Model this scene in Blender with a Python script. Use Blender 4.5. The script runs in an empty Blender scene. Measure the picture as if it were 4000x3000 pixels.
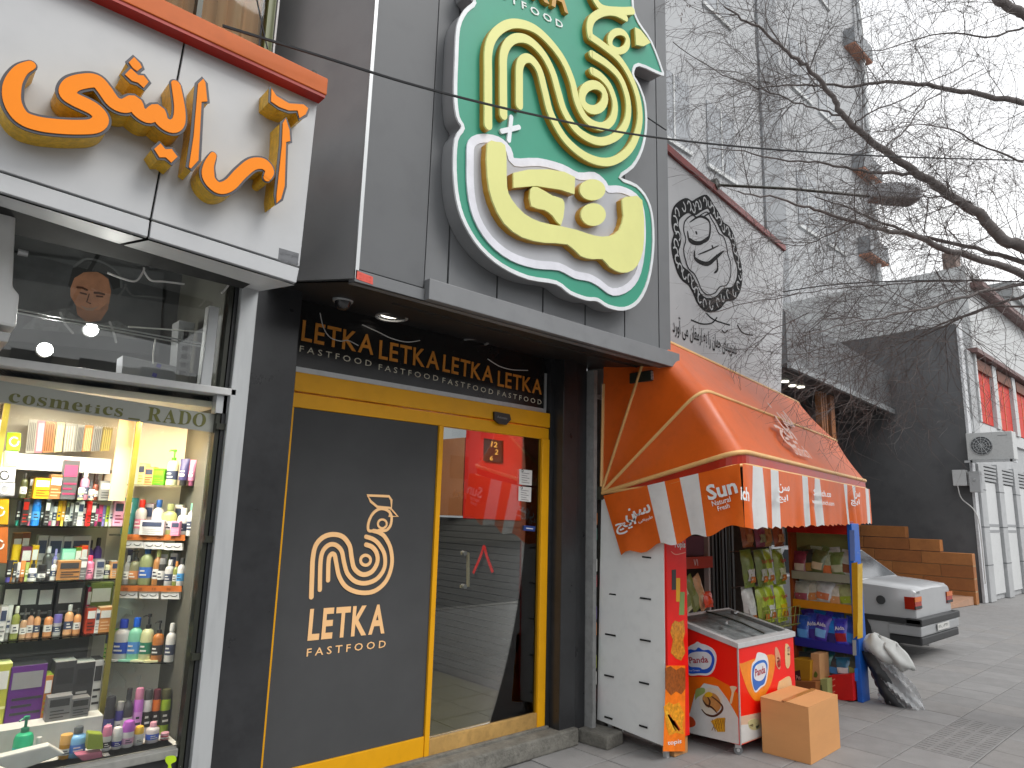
import bpy, bmesh, math, random
from mathutils import Vector, Matrix
from mathutils.geometry import tessellate_polygon
random.seed(7)
SC = bpy.context.scene
COL = SC.collection
K = 1.125            # layout units -> metres
RAD = math.radians

# ------------------------------------------------------------------ camera
F, PITCH, ROLL, YAW, HC = 2650.3, 0.186171, 0.028032, 0.735499, 1.6
cy_, sy_ = math.cos(YAW), math.sin(YAW)
FW = Vector((sy_*math.cos(PITCH), cy_*math.cos(PITCH), math.sin(PITCH)))
R0 = Vector((cy_, -sy_, 0)); U0 = R0.cross(FW)
RT = math.cos(ROLL)*R0 + math.sin(ROLL)*U0
UP = math.cos(ROLL)*U0 - math.sin(ROLL)*R0
cam = bpy.data.cameras.new('camera'); camo = bpy.data.objects.new('camera', cam); COL.objects.link(camo)
cam.sensor_fit = 'HORIZONTAL'; cam.sensor_width = 36; cam.lens = F/4000*36
cam.clip_start = .05; cam.clip_end = 2000
m = Matrix((RT, UP, -FW)).transposed().to_4x4(); m.translation = Vector((0, 0, HC*K))
camo.matrix_world = m
SC.camera = camo

# ------------------------------------------------------------------ overcast daylight
SUN_EL, SUN_ROT = 48, 158
W = bpy.data.worlds.new('World'); SC.world = W; W.use_nodes = True
nt = W.node_tree; nt.nodes.clear()
out = nt.nodes.new('ShaderNodeOutputWorld'); bg = nt.nodes.new('ShaderNodeBackground')
sky = nt.nodes.new('ShaderNodeTexSky'); sky.sky_type = 'NISHITA'; sky.sun_disc = False
sky.sun_elevation = RAD(SUN_EL); sky.sun_rotation = RAD(SUN_ROT); sky.air_density = 1.0; sky.dust_density = 6.0
hsv = nt.nodes.new('ShaderNodeHueSaturation'); hsv.inputs['Saturation'].default_value = .12
tc = nt.nodes.new('ShaderNodeTexCoord'); cn = nt.nodes.new('ShaderNodeTexNoise'); cn.inputs['Scale'].default_value = 2.2; cn.inputs['Detail'].default_value = 5
cr = nt.nodes.new('ShaderNodeValToRGB'); cr.color_ramp.elements[0].position = .3; cr.color_ramp.elements[0].color = (8.6, 8.8, 9.2, 1); cr.color_ramp.elements[1].position = .7; cr.color_ramp.elements[1].color = (12.2, 12.3, 12.4, 1)
mx = nt.nodes.new('ShaderNodeMixRGB'); mx.inputs[0].default_value = .8
nt.links.new(sky.outputs[0], hsv.inputs['Color']); nt.links.new(hsv.outputs[0], mx.inputs[1])
nt.links.new(tc.outputs['Generated'], cn.inputs['Vector']); nt.links.new(cn.outputs['Fac'], cr.inputs[0]); nt.links.new(cr.outputs[0], mx.inputs[2])
nt.links.new(mx.outputs[0], bg.inputs['Color']); bg.inputs['Strength'].default_value = .105
nt.links.new(bg.outputs[0], out.inputs['Surface'])
sl = bpy.data.lights.new('sun', 'SUN'); sl.energy = 1.1; sl.angle = RAD(24); sl.color = (1, .97, .93)
so = bpy.data.objects.new('sun', sl); COL.objects.link(so); so.rotation_euler = Vector((math.sin(RAD(SUN_ROT))*math.cos(RAD(SUN_EL)), math.cos(RAD(SUN_ROT))*math.cos(RAD(SUN_EL)), math.sin(RAD(SUN_EL)))).to_track_quat('Z', 'Y').to_euler(); so.location = (0, -20, 40)
SC.view_settings.view_transform = 'Standard'; SC.view_settings.look = 'None'; SC.view_settings.gamma = 1
SC.view_settings.use_curve_mapping = False; SC.view_settings.exposure = 0.46
SC.cycles.max_bounces = 8; SC.cycles.transparent_max_bounces = 16

# ------------------------------------------------------------------ measuring: a photo point on a real plane
def ray(x, y): return FW + RT*((x-2000)/F) - UP*((y-1500)/F)
O3 = Vector((0, 0, HC))
def oy(x, y, Y): d = ray(x, y); return O3 + d*(Y/d.y)
def ox(x, y, X): d = ray(x, y); return O3 + d*(X/d.x)
def oz(x, y, Z=0): d = ray(x, y); return O3 + d*((Z-HC)/d.z)
def opl(x, y, P, N): d = ray(x, y); return O3 + d*((P-O3).dot(N)/d.dot(N))
def od(x, y, dist): d = ray(x, y); return O3 + d*(dist/math.hypot(d.x, d.y))
class Plane:
    def __init__(s, P, N, u):
        s.P, s.N, s.u = Vector(P), Vector(N).normalized(), Vector(u).normalized(); s.v = s.u.cross(s.N)*-1
        if s.v.z < 0: s.v = -s.v
    def __call__(s, x, y): return opl(x, y, s.P, s.N)
def PY(Y): return Plane((0, Y, 0), (0, -1, 0), (1, 0, 0))
def PX(X): return Plane((X, 0, 0), (-1, 0, 0), (0, -1, 0))

# ------------------------------------------------------------------ materials
def lin(c): return c/12.92 if c <= .04045 else ((c+.055)/1.055)**2.4
def hx(h):
    h = h.lstrip('#'); return tuple(lin(int(h[i:i+2], 16)/255) for i in (0, 2, 4))
_M = {}
def mat(name, col, rough=.5, metal=0, var=.12, vs=6, bump=0, bs=80, emit=0, spec=.5, stretch=None, dirt=0, alpha=None):
    if name in _M: return _M[name]
    c = hx(col) if isinstance(col, str) else col
    mt = bpy.data.materials.new(name); mt.use_nodes = True; n = mt.node_tree; b = n.nodes['Principled BSDF']
    b.inputs['Roughness'].default_value = rough; b.inputs['Metallic'].default_value = metal; b.inputs['Specular IOR Level'].default_value = spec
    tcn = n.nodes.new('ShaderNodeTexCoord'); src = tcn.outputs['Object']
    if stretch:
        mp = n.nodes.new('ShaderNodeMapping'); mp.inputs['Scale'].default_value = stretch; n.links.new(src, mp.inputs[0]); src = mp.outputs[0]
    nz = n.nodes.new('ShaderNodeTexNoise'); nz.inputs['Scale'].default_value = vs; nz.inputs['Detail'].default_value = 6; nz.inputs['Roughness'].default_value = .65
    n.links.new(src, nz.inputs['Vector'])
    rp = n.nodes.new('ShaderNodeValToRGB'); e = rp.color_ramp.elements
    e[0].position = .28; e[0].color = tuple(max(0, x*(1-var)) for x in c)+(1,)
    e[1].position = .72; e[1].color = tuple(min(1, x*(1+var)) for x in c)+(1,)
    n.links.new(nz.outputs['Fac'], rp.inputs[0]); last = rp.outputs[0]
    if dirt:
        n2 = n.nodes.new('ShaderNodeTexNoise'); n2.inputs['Scale'].default_value = vs*4.3; n2.inputs['Detail'].default_value = 8; n.links.new(src, n2.inputs['Vector'])
        r2 = n.nodes.new('ShaderNodeValToRGB'); r2.color_ramp.elements[0].position = .5; r2.color_ramp.elements[1].position = .75
        mm = n.nodes.new('ShaderNodeMixRGB'); mm.blend_type = 'MULTIPLY'; mm.inputs[2].default_value = (1-dirt, 1-dirt, 1-dirt*.95, 1)
        n.links.new(n2.outputs['Fac'], r2.inputs[0]); n.links.new(r2.outputs[0], mm.inputs[0]); n.links.new(last, mm.inputs[1]); last = mm.outputs[0]
    n.links.new(last, b.inputs['Base Color'])
    rr = n.nodes.new('ShaderNodeMath'); rr.operation = 'MULTIPLY_ADD'; rr.inputs[1].default_value = .16; rr.inputs[2].default_value = max(0, rough-.08)
    n.links.new(nz.outputs['Fac'], rr.inputs[0]); n.links.new(rr.outputs[0], b.inputs['Roughness'])
    if bump:
        nb = n.nodes.new('ShaderNodeTexNoise'); nb.inputs['Scale'].default_value = bs; nb.inputs['Detail'].default_value = 4; n.links.new(src, nb.inputs['Vector'])
        bp = n.nodes.new('ShaderNodeBump'); bp.inputs['Strength'].default_value = bump; bp.inputs['Distance'].default_value = .01
        n.links.new(nb.outputs['Fac'], bp.inputs['Height']); n.links.new(bp.outputs[0], b.inputs['Normal'])
    if emit:
        b.inputs['Emission Color'].default_value = c+(1,); b.inputs['Emission Strength'].default_value = emit
    _M[name] = mt; return mt
def col(h, rough=.4, spec=.5):
    return mat('print_'+h.strip('#')+('' if rough == .4 else '_m'), h, rough=rough, var=.06, vs=14, spec=spec)
def glass(name, tint=(.95, .97, .96), refl=1.0, rough=.01):
    if name in _M: return _M[name]
    mt = bpy.data.materials.new(name); mt.use_nodes = True; n = mt.node_tree; n.nodes.clear()
    o = n.nodes.new('ShaderNodeOutputMaterial'); tr = n.nodes.new('ShaderNodeBsdfTransparent'); gl = n.nodes.new('ShaderNodeBsdfGlossy')
    tr.inputs[0].default_value = tint+(1,); gl.inputs['Roughness'].default_value = rough; gl.inputs[0].default_value = (refl, refl, refl, 1)
    fr = n.nodes.new('ShaderNodeFresnel'); fr.inputs[0].default_value = 1.45; ms = n.nodes.new('ShaderNodeMixShader')
    n.links.new(fr.outputs[0], ms.inputs[0]); n.links.new(tr.outputs[0], ms.inputs[1]); n.links.new(gl.outputs[0], ms.inputs[2]); n.links.new(ms.outputs[0], o.inputs[0])
    _M[name] = mt; return mt
def film(name, c, a, rough=.5):
    if name in _M: return _M[name]
    mt = bpy.data.materials.new(name); mt.use_nodes = True; b = mt.node_tree.nodes['Principled BSDF']
    b.inputs['Base Color'].default_value = hx(c)+(1,); b.inputs['Alpha'].default_value = a; b.inputs['Roughness'].default_value = rough
    _M[name] = mt; return mt

# ------------------------------------------------------------------ meshes
def rootof(o):
    while o.parent: o = o.parent
    return o
class MB:
    def __init__(s): s.v = []; s.f = []; s.fm = []; s.cur = 0
    def add(s, vs, fs):
        b = len(s.v); s.v += [Vector(x) for x in vs]; s.f += [[b+i for i in f] for f in fs]; s.fm += [s.cur]*len(fs); return s
    def box(s, x0, x1, y0, y1, z0, z1):
        return s.add([(x, y, z) for z in (z0, z1) for y in (y0, y1) for x in (x0, x1)],
                     [(0, 2, 3, 1), (4, 5, 7, 6), (0, 1, 5, 4), (2, 6, 7, 3), (0, 4, 6, 2), (1, 3, 7, 5)])
    def obox(s, P, a, b, c):
        P, a, b, c = map(Vector, (P, a, b, c))
        vs = [P+a*i+b*j+c*k for k in (0, 1) for j in (0, 1) for i in (0, 1)]
        fs = [(0, 2, 3, 1), (4, 5, 7, 6), (0, 1, 5, 4), (2, 6, 7, 3), (0, 4, 6, 2), (1, 3, 7, 5)]
        if a.cross(b).dot(c) < 0: fs = [f[::-1] for f in fs]
        return s.add(vs, fs)
    def cbox(s, C, h, yaw=0):
        ca, sa = math.cos(yaw), math.sin(yaw); ex = Vector((ca, sa, 0)); ey = Vector((-sa, ca, 0)); ez = Vector((0, 0, 1))
        C = Vector(C); return s.obox(C-ex*h[0]-ey*h[1]-ez*h[2], ex*2*h[0], ey*2*h[1], ez*2*h[2])
    def prism(s, pts, N, d, back=0):
        """a flat outline (points on a plane) given thickness: front at +d along N, back at -back"""
        N = Vector(N).normalized(); pts = [Vector(p) for p in pts]
        nn = Vector((0, 0, 0))
        for i in range(len(pts)): nn += pts[i].cross(pts[(i+1) % len(pts)])
        if nn.dot(N) < 0: pts = pts[::-1]
        n = len(pts); tri = tessellate_polygon([pts]); b = len(s.v)
        s.v += [p+N*d for p in pts]+[p-N*back for p in pts]
        for t in tri:
            a, bb, c = (pts[i] for i in t)
            t = t if (bb-a).cross(c-a).dot(N) > 0 else t[::-1]
            s.f.append([b+i for i in t]); s.f.append([b+n+i for i in t[::-1]]); s.fm += [s.cur, s.cur]
        for i in range(n):
            j = (i+1) % n; s.f.append([b+i, b+n+i, b+n+j, b+j]); s.fm.append(s.cur)
        return s
    def tube(s, pts, r, n=6, caps=True):
        pts = [Vector(p) for p in pts]; m_ = len(pts)
        rs = r if isinstance(r, (list, tuple)) else [r]*m_
        b = len(s.v); prev = None
        for i, p in enumerate(pts):
            t = (pts[min(i+1, m_-1)]-pts[max(i-1, 0)])
            t = t.normalized() if t.length > 1e-9 else Vector((0, 0, 1))
            a = prev if prev is not None else (Vector((0, 0, 1)) if abs(t.z) < .9 else Vector((1, 0, 0)))
            a = (a-t*a.dot(t))
            a = a.normalized() if a.length > 1e-6 else t.orthogonal().normalized()
            prev = a; c = t.cross(a)
            s.v += [p+(a*math.cos(2*math.pi*k/n)+c*math.sin(2*math.pi*k/n))*rs[i] for k in range(n)]
        for i in range(m_-1):
            for k in range(n):
                k2 = (k+1) % n; s.f.append([b+i*n+k, b+i*n+k2, b+(i+1)*n+k2, b+(i+1)*n+k]); s.fm.append(s.cur)
        if caps:
            s.f.append([b+k for k in range(n)][::-1]); s.f.append([b+(m_-1)*n+k for k in range(n)]); s.fm += [s.cur]*2
        return s
    def lathe(s, C, prof, n=14, sy=1.0, yaw=0, axis=None):
        """prof: (radius, height) pairs up the axis"""
        C = Vector(C); ez = Vector(axis).normalized() if axis else Vector((0, 0, 1))
        ex = Vector((math.cos(yaw), math.sin(yaw), 0)) if not axis else ez.orthogonal().normalized(); ey = ez.cross(ex)
        b = len(s.v)
        for r, z in prof:
            s.v += [C+ez*z+ex*(r*math.cos(2*math.pi*k/n))+ey*(r*sy*math.sin(2*math.pi*k/n)) for k in range(n)]
        for i in range(len(prof)-1):
            for k in range(n):
                k2 = (k+1) % n; s.f.append([b+i*n+k, b+i*n+k2, b+(i+1)*n+k2, b+(i+1)*n+k]); s.fm.append(s.cur)
        s.f.append([b+k for k in range(n)][::-1]); s.f.append([b+(len(prof)-1)*n+k for k in range(n)]); s.fm += [s.cur]*2
        return s
    def grid(s, P, nu, nv):
        b = len(s.v); s.v += [Vector(P(i, j)) for j in range(nv+1) for i in range(nu+1)]
        for j in range(nv):
            for i in range(nu):
                a = b+j*(nu+1)+i; s.f.append([a, a+1, a+nu+2, a+nu+1]); s.fm.append(s.cur)
        return s
    def build(s, name, mats, parent=None, bevel=0, smooth=None, seg=2):
        off = rootof(parent).location if parent else Vector((0, 0, 0))
        me = bpy.data.meshes.new(name); me.from_pydata([tuple(x*K-off) for x in s.v], [], s.f)
        mats = mats if isinstance(mats, (list, tuple)) else [mats]
        for mm in mats: me.materials.append(mm)
        if len(mats) > 1: me.polygons.foreach_set('material_index', s.fm)
        if bevel:
            bm = bmesh.new(); bm.from_mesh(me); bmesh.ops.remove_doubles(bm, verts=bm.verts, dist=1e-5)
            ed = [e for e in bm.edges if len(e.link_faces) == 2 and e.calc_face_angle(0) > .6]
            bmesh.ops.bevel(bm, geom=ed, offset=bevel*K, segments=seg, affect='EDGES', profile=.6, clamp_overlap=True); bm.to_mesh(me); bm.free()
        if smooth: me.shade_smooth(); me.set_sharp_from_angle(angle=RAD(smooth))
        o = bpy.data.objects.new(name, me); COL.objects.link(o)
        if parent: o.parent = parent
        return o
def tag(o, label, cat, group=None, kind=None):
    o['label'] = label; o['category'] = cat
    if group: o['group'] = group
    if kind: o['kind'] = kind
    return o
def thing(name, label, cat, loc=(0, 0, 0), group=None):
    o = bpy.data.objects.new(name, None); COL.objects.link(o); o.location = Vector(loc)*K; o.empty_display_size = .1
    return tag(o, label, cat, group)
def struct(o): o['kind'] = 'structure'; return o
def dup(src, delta=None, label=None, parent=None):
    c = src.copy(); COL.objects.link(c); c.parent = parent
    if parent is None and delta is not None: c.location = src.location+Vector(delta)*K
    if label: c['label'] = label
    for ch in list(src.children): dup(ch, parent=c)
    return c
def cat_rom(pts, n=6, closed=False):
    pts = [Vector(p) for p in pts]; out_ = []; L = len(pts)
    for i in range(L if closed else L-1):
        p0 = pts[(i-1) % L] if closed or i > 0 else pts[0]; p1 = pts[i]; p2 = pts[(i+1) % L]
        p3 = pts[(i+2) % L] if closed or i+2 < L else pts[-1]
        for k in range(n):
            t = k/n; out_.append(.5*((2*p1)+(p2-p0)*t+(2*p0-5*p1+4*p2-p3)*t*t+(3*p1-p0-3*p2+p3)*t**3))
    if not closed: out_.append(pts[-1])
    return out_
def stroke(mb, pts, w, N, d, back=0, closed=False, rnd=True, taper=None):
    """a thick band along a line on a plane, rounded ends, given thickness"""
    N = Vector(N).normalized(); n = len(pts); L = []; Rr = []
    for i, p in enumerate(pts):
        a = pts[(i-1) % n] if closed else pts[max(i-1, 0)]; b = pts[(i+1) % n] if closed else pts[min(i+1, n-1)]
        t = (b-a).normalized(); sd = N.cross(t); h = (w if not taper else taper(i/(n-1))*w)/2
        e_ = N*(2e-5*i); L.append(p+sd*h+e_); Rr.append(p-sd*h+e_)
    b0 = len(mb.v); rng = n if closed else n-1
    for p in (L, Rr):
        mb.v += [q+N*d for q in p]
    for p in (L, Rr):
        mb.v += [q-N*back for q in p]
    for i in range(rng):
        j = (i+1) % n
        for f in ((b0+i, b0+n+i, b0+n+j, b0+j), (b0+2*n+i, b0+2*n+j, b0+3*n+j, b0+3*n+i), (b0+i, b0+j, b0+2*n+j, b0+2*n+i), (b0+n+i, b0+3*n+i, b0+3*n+j, b0+n+j)):
            mb.f.append(list(f)); mb.fm.append(mb.cur)
    if not closed:
        for i, sgn in ((0, -1), (n-1, 1)):
            t = (pts[1]-pts[0]).normalized() if i == 0 else (pts[-1]-pts[-2]).normalized(); sd = N.cross(t); h = (L[i]-Rr[i]).length/2
            if rnd:
                arc = [pts[i]+sd*h*math.cos(math.pi*k/8)+t*sgn*h*math.sin(math.pi*k/8) for k in range(9)]
                mb.prism(arc, N, d*.999, back*.999)
            else:
                q = (b0+i, b0+n+i, b0+3*n+i, b0+2*n+i); mb.f.append(list(q if sgn > 0 else q[::-1])); mb.fm.append(mb.cur)
    return mb
# Arabic-script shaping (isolated, final, initial, medial)
_AR = {'ا': 'ﺍﺎﺍﺎ', 'آ': 'ﺁﺂﺁﺂ', 'ب': 'ﺏﺐﺑﺒ', 'ت': 'ﺕﺖﺗﺘ', 'ج': 'ﺝﺞﺟﺠ', 'چ': 'ﭺﭻﭼﭽ', 'د': 'ﺩﺪﺩﺪ', 'ر': 'ﺭﺮﺭﺮ', 'س': 'ﺱﺲﺳﺴ', 'ش': 'ﺵﺶﺷﺸ', 'غ': 'ﻍﻎﻏﻐ', 'ک': 'ﮎﮏﮐﮑ', 'ل': 'ﻝﻞﻟﻠ',
       'م': 'ﻡﻢﻣﻤ', 'ن': 'ﻥﻦﻧﻨ', 'و': 'ﻭﻮﻭﻮ', 'ه': 'ﻩﻪﻫﻬ', 'ی': 'ﯼﯽﯾﯿ', 'ط': 'ﻁﻂﻃﻄ', 'ع': 'ﻉﻊﻋﻌ'}
_NOJ = set('اآدرو')
def shape(s):
    r = []
    for i, c in enumerate(s):
        if c not in _AR: r.append(c); continue
        p = i > 0 and s[i-1] in _AR and s[i-1] not in _NOJ; nx = i+1 < len(s) and s[i+1] in _AR and c not in _NOJ
        r.append(_AR[c][(3 if nx else 1) if p else (2 if nx else 0)])
    return ''.join(r[::-1])
_TX = {}
def textmesh(s, bold=0, res=2):
    k_ = (s, bold)
    if k_ not in _TX:
        c = bpy.data.curves.new('lettering', 'FONT'); c.body = s; c.resolution_u = res; c.offset = bold
        o = bpy.data.objects.new('lettering', c); COL.objects.link(o); bpy.context.view_layer.update()
        me = bpy.data.meshes.new_from_object(o.evaluated_get(bpy.context.evaluated_depsgraph_get()))
        _TX[k_] = ([v.co.copy() for v in me.vertices], [list(p.vertices) for p in me.polygons])
        bpy.data.objects.remove(o); bpy.data.curves.remove(c); bpy.data.meshes.remove(me)
    return _TX[k_]
def lettering(mb, s, A, B, h, N, lift=.002, bold=0, depth=0):
    """flat (or slightly raised) lettering from baseline start A to end B, full height h, on a plane with normal N"""
    vs, fs = textmesh(s, bold)
    if not vs: return mb
    A, B, N = Vector(A), Vector(B), Vector(N).normalized()
    x0 = min(v.x for v in vs); x1 = max(v.x for v in vs); y0 = min(v.y for v in vs); y1 = max(v.y for v in vs)
    yb = 0 if y0 > -.05 else y0
    u = (B-A)/max(1e-6, (x1-x0)); up = N.cross(B-A).normalized(); sc = h/max(1e-6, (y1-yb))
    P = [A+u*(v.x-x0)+up*((v.y-yb)*sc)+N*lift for v in vs]
    good = [f for f in fs]
    flip = 1
    f0 = good[0]; nn = (P[f0[1]]-P[f0[0]]).cross(P[f0[2]]-P[f0[1]])
    if nn.dot(N) < 0: flip = -1
    mb.add(P, [f[::flip] for f in good])
    if depth:
        from collections import Counter
        ec = Counter()
        for f in good:
            for i in range(len(f)): ec[(f[i], f[(i+1) % len(f)])] += 1
        b = len(mb.v); mb.v += [p-N*depth for p in P]; b1 = b-len(P)
        for (i, j) in list(ec):
            if (j, i) not in ec: mb.f.append([b1+j, b1+i, b+i, b+j] if flip > 0 else [b1+i, b1+j, b+j, b+i]); mb.fm.append(mb.cur)
    return mb
def px_text(mb, s, pl, a, b, cap, bold=0, lift=.002, depth=0):
    """lettering placed by its baseline ends as measured in the photo, on the plane pl"""
    A, B = pl(*a), pl(*b); h = (pl(a[0], a[1]-cap)-A).length
    return lettering(mb, s, A, B, h, pl.N, lift, bold, depth)
def px_letters(s, pl, a, b, cap, m_, parent, bold=0, lift=.002, depth=0, name='letter'):
    """a word as separate letters, placed by its baseline ends on the plane pl"""
    A, B = pl(*a), pl(*b); h = (pl(a[0], a[1]-cap)-A).length
    adv = []; x = 0
    for ch in s:
        w = 0
        if ch != ' ':
            v = textmesh(ch, bold)[0]; lo = min(q.x for q in v); w = max(q.x for q in v)-lo
        adv.append((ch, x, w)); x += (w+.09) if ch != ' ' else .2
    tot = x-.09
    for ch, p, w in adv:
        if ch == ' ': continue
        lettering(MB(), ch, A+(B-A)*(p/tot), A+(B-A)*((p+w)/tot), h, pl.N, lift, bold, depth).build(name, m_, parent)
def pts_on(pl, pts): return [pl(x, y) for x, y in pts]
def zm(pts, sc, ox_, oy_): return [(ox_+x/sc, oy_+y/sc) for x, y in pts]

# ------------------------------------------------------------------ shared materials
m_board = mat('grey_composite_panel', '#717375', .5, spec=.3, var=.05, vs=1.5, bump=.02, bs=30, dirt=.06)
m_board2 = mat('dark_grey_cladding', '#606264', .5, spec=.3, var=.06, vs=1.2, dirt=.1)
m_black = mat('black_cladding', '#2e2f31', .3, var=.25, vs=4, dirt=.2)
m_soffit = mat('black_soffit', '#242526', .45, var=.2, vs=3)
m_groove = mat('dark_groove', '#141516', .8)
m_white = mat('white_composite_panel', '#b2b4b6', .38, var=.035, vs=2, dirt=.05)
m_alu = mat('pale_aluminium', '#b9bcbd', .36, metal=.35, var=.08, vs=5, stretch=(1, 1, .15), dirt=.12)
m_dalu = mat('dark_aluminium_frame', '#35372f', .35, metal=.3, var=.15)
m_gold = mat('gold_anodised_frame', '#dfa010', .42, metal=.05, spec=.3, var=.07, vs=3, stretch=(1, 1, 1), dirt=.06)
m_goldd = mat('gold_frame_edge', '#8a6a10', .35, metal=.5)
m_stone = mat('rough_grey_stone', '#6f6d66', .85, var=.35, vs=9, bump=.7, bs=45, dirt=.3)
m_conc = mat('grey_paving', '#838281', .85, var=.13, vs=3.2, bump=.25, bs=120, dirt=.18)
m_steel = mat('brushed_steel', '#a8a9aa', .3, metal=.8, var=.1)
m_cable = mat('dull_black_cable', '#26272a', .6)
m_wcable = mat('pale_cable', '#c4c4c2', .5)
m_glass = glass('window_glass')
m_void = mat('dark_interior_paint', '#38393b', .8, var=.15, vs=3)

# ------------------------------------------------------------------ the ground
g = struct(MB().box(-60, 120, -60, 120, -.5, -.14).build('ground', mat('asphalt', '#505050', .9, var=.2, vs=2, bump=.4)))
rd = struct(MB().add([(-60, -22, -.135), (120, -22, -.135), (120, -2.2, -.135), (-60, -2.2, -.135)], [(0, 1, 2, 3)]).build('road', mat('asphalt_road', '#4a4a4b', .9, var=.2, vs=1.5, bump=.5, bs=200)))
pv = struct(MB().box(-30, 60, -2.0, 40, -.4, -.008).build('pavement', m_conc))
struct(MB().box(-30, 60, -2.18, -2.0, -.4, .0).build('kerb', mat('kerb_concrete', '#8c8a86', .85, var=.15, bump=.3)))
slab_m = [mat('paving_slab_%d' % i, c, .85, var=.14, vs=3+i, bump=.3, bs=130, dirt=.12) for i, c in enumerate(('#828180', '#858483', '#7f7e7d', '#848280'))]
def slab_mesh(i):
    mb = MB(); a = .1975; z = [random.uniform(-.0012, .0012) for _ in range(4)]
    mb.add([(-a, -a, -.02), (a, -a, -.02), (a, a, -.02), (-a, a, -.02), (-a, -a, z[0]-.002), (a, -a, z[1]-.002), (a, a, z[2]-.002), (-a, a, z[3]-.002),
            (-a+.006, -a+.006, z[0]), (a-.006, -a+.006, z[1]), (a-.006, a-.006, z[2]), (-a+.006, a-.006, z[3])],
           [(0, 1, 5, 4), (1, 2, 6, 5), (2, 3, 7, 6), (3, 0, 4, 7), (4, 5, 9, 8), (5, 6, 10, 9), (6, 7, 11, 10), (7, 4, 8, 11), (8, 9, 10, 11)])
    return mb
def tactile_mesh():
    mb = slab_mesh(0)
    for i in range(6):
        x = -.15+i*.06
        for j in range(4):
            y = -.15+j*.1; mb.cbox((x, y, .0012), (.018, .036, .0015))
    return mb
slabs = [slab_mesh(i).build('paving_slab', slab_m[i], pv) for i in range(4)]
tact = tactile_mesh().build('tactile_slab', slab_m[2], pv)
first = set(); n_s = 0
for ix in range(26):
    for iy in range(9):
        x = 3.6+ix*.4; y = .15+iy*.4
        src = tact if (iy == 4 and ix in (6, 7, 8)) else slabs[random.randrange(4)]
        o = src
        if src.name in first: o = src.copy(); COL.objects.link(o); o.parent = pv
        first.add(src.name); o.location = (x*K, y*K, random.uniform(-.0012, .0008)); o.rotation_euler.z = random.choice((0, math.pi/2)) if src is not tact else 0

# ------------------------------------------------------------------ fast-food shop front
fs = thing('shop_building', 'dark grey clad fast food shop front with gold sliding door', 'building', (2.8, 3.7, 0))
PP = PY(2.88)
# cladding panels of the upper wall, gaps between them
xs = [oy(p, 1150, 2.88).x for p in (1650, 1745, 1940, 2120, 2285, 2438, 2571, 2617)]
MB().box(1.9, 4.2, 2.9, 3.1, 2.7, 8).build('upper_wall', m_groove, fs)
for a, b in zip(xs, xs[1:]):
    for z0, z1 in ((2.79, 4.62), (4.632, 6.4), (6.412, 8)):
        MB().box(a+.006, b-.006, 2.876, 2.9, z0, z1).build('cladding_panel', m_board, fs, bevel=.003)
# projecting case beside the sign and its splayed end wall
MB().box(1.526, 1.93, 2.845, 2.9, 2.74, 8).build('case_panel', m_board2, fs, bevel=.004)
MB().box(1.526, 1.935, 2.838, 2.9, 2.672, 2.734).build('case_trim', m_board, fs, bevel=.003)
MB().prism([(1.526, 2.85, 2.69), (1.526, 2.85, 8), (1.27, 3.6, 8), (1.27, 3.6, 2.78)], (-.946, -.32, 0), 0, .03).build('end_wall', mat('glossy_end_wall', '#8a8b8c', .3, var=.08, vs=1.2, dirt=.1), fs)
MB().box(1.526, 1.545, 2.838, 2.85, 2.69, 8).build('corner_trim', m_alu, fs)
MB().box(1.936, 4.2, 2.80, 2.9, 2.672, 2.785).build('canopy_band', mat('canopy_edge', '#76787a', .45, var=.06, vs=2, dirt=.12), fs, bevel=.004)
MB().add([(1.53, 2.845, 2.67), (4.2, 2.82, 2.67), (4.2, 3.66, 2.78), (1.25, 3.66, 2.78)], [(0, 3, 2, 1)]).build('soffit', m_soffit, fs)
# pilasters and recess
MB().box(1.262, 1.53, 3.42, 3.8, 0, 2.78).build('pilaster', m_black, fs, bevel=.004)
MB().box(3.70, 3.858, 3.5, 3.9, 0, 2.8).build('pilaster', m_black, fs, bevel=.004)
MB().box(3.868, 3.985, 3.52, 3.9, 0, 2.8).build('pilaster', m_black, fs, bevel=.004)
MB().box(3.992, 4.03, 3.45, 3.53, 0, 2.72).build('edge_post', mat('weathered_grey_post', '#8d8e8d', .6, var=.2, dirt=.2), fs)
MB().box(1.3, 4.02, 3.66, 3.9, 2.385, 4).build('transom_wall', m_black, fs)
MB().box(1.53, 1.612, 3.6, 3.9, 0, 2.8).build('jamb', m_black, fs)
MB().box(3.662, 3.70, 3.6, 3.9, 0, 2.8).build('jamb', m_black, fs)
MB().box(1.61, 3.645, 3.63, 3.66, 2.348, 2.38).build('transom_strip', m_alu, fs)
MB().box(3.63, 3.652, 3.635, 3.66, 2.38, 2.66).build('transom_strip', m_alu, fs)
tb = MB().box(1.613, 3.628, 3.642, 3.66, 2.382, 2.79).build('transom_board', mat('black_sign_vinyl', '#1a1a1a', .25, var=.2), fs)
PT = PY(3.642)
m_brass = mat('orange_brass_lettering', '#e89a40', .35, metal=.2, var=.15); m_cream = mat('cream_lettering', '#dcd8c4', .5)
for a, b in (((1175, 1329), (1456, 1386)), ((1478, 1400), (1713, 1444)), ((1727, 1449), (1923, 1495)), ((1942, 1507), (2114, 1541))):
    px_letters('LETKA', PT, a, b, 80-(a[0]-1175)*.027, m_brass, tb, .012, .006, .004)
for a, b in (((1169, 1373), (1450, 1432)), ((1478, 1444), (1711, 1489)), ((1727, 1495), (1925, 1541)), ((1942, 1544), (2114, 1581))):
    px_text(MB(), 'F A S T F O O D', PT, a, b, 24-(a[0]-1175)*.006).build('lettering', m_cream, tb)
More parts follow.
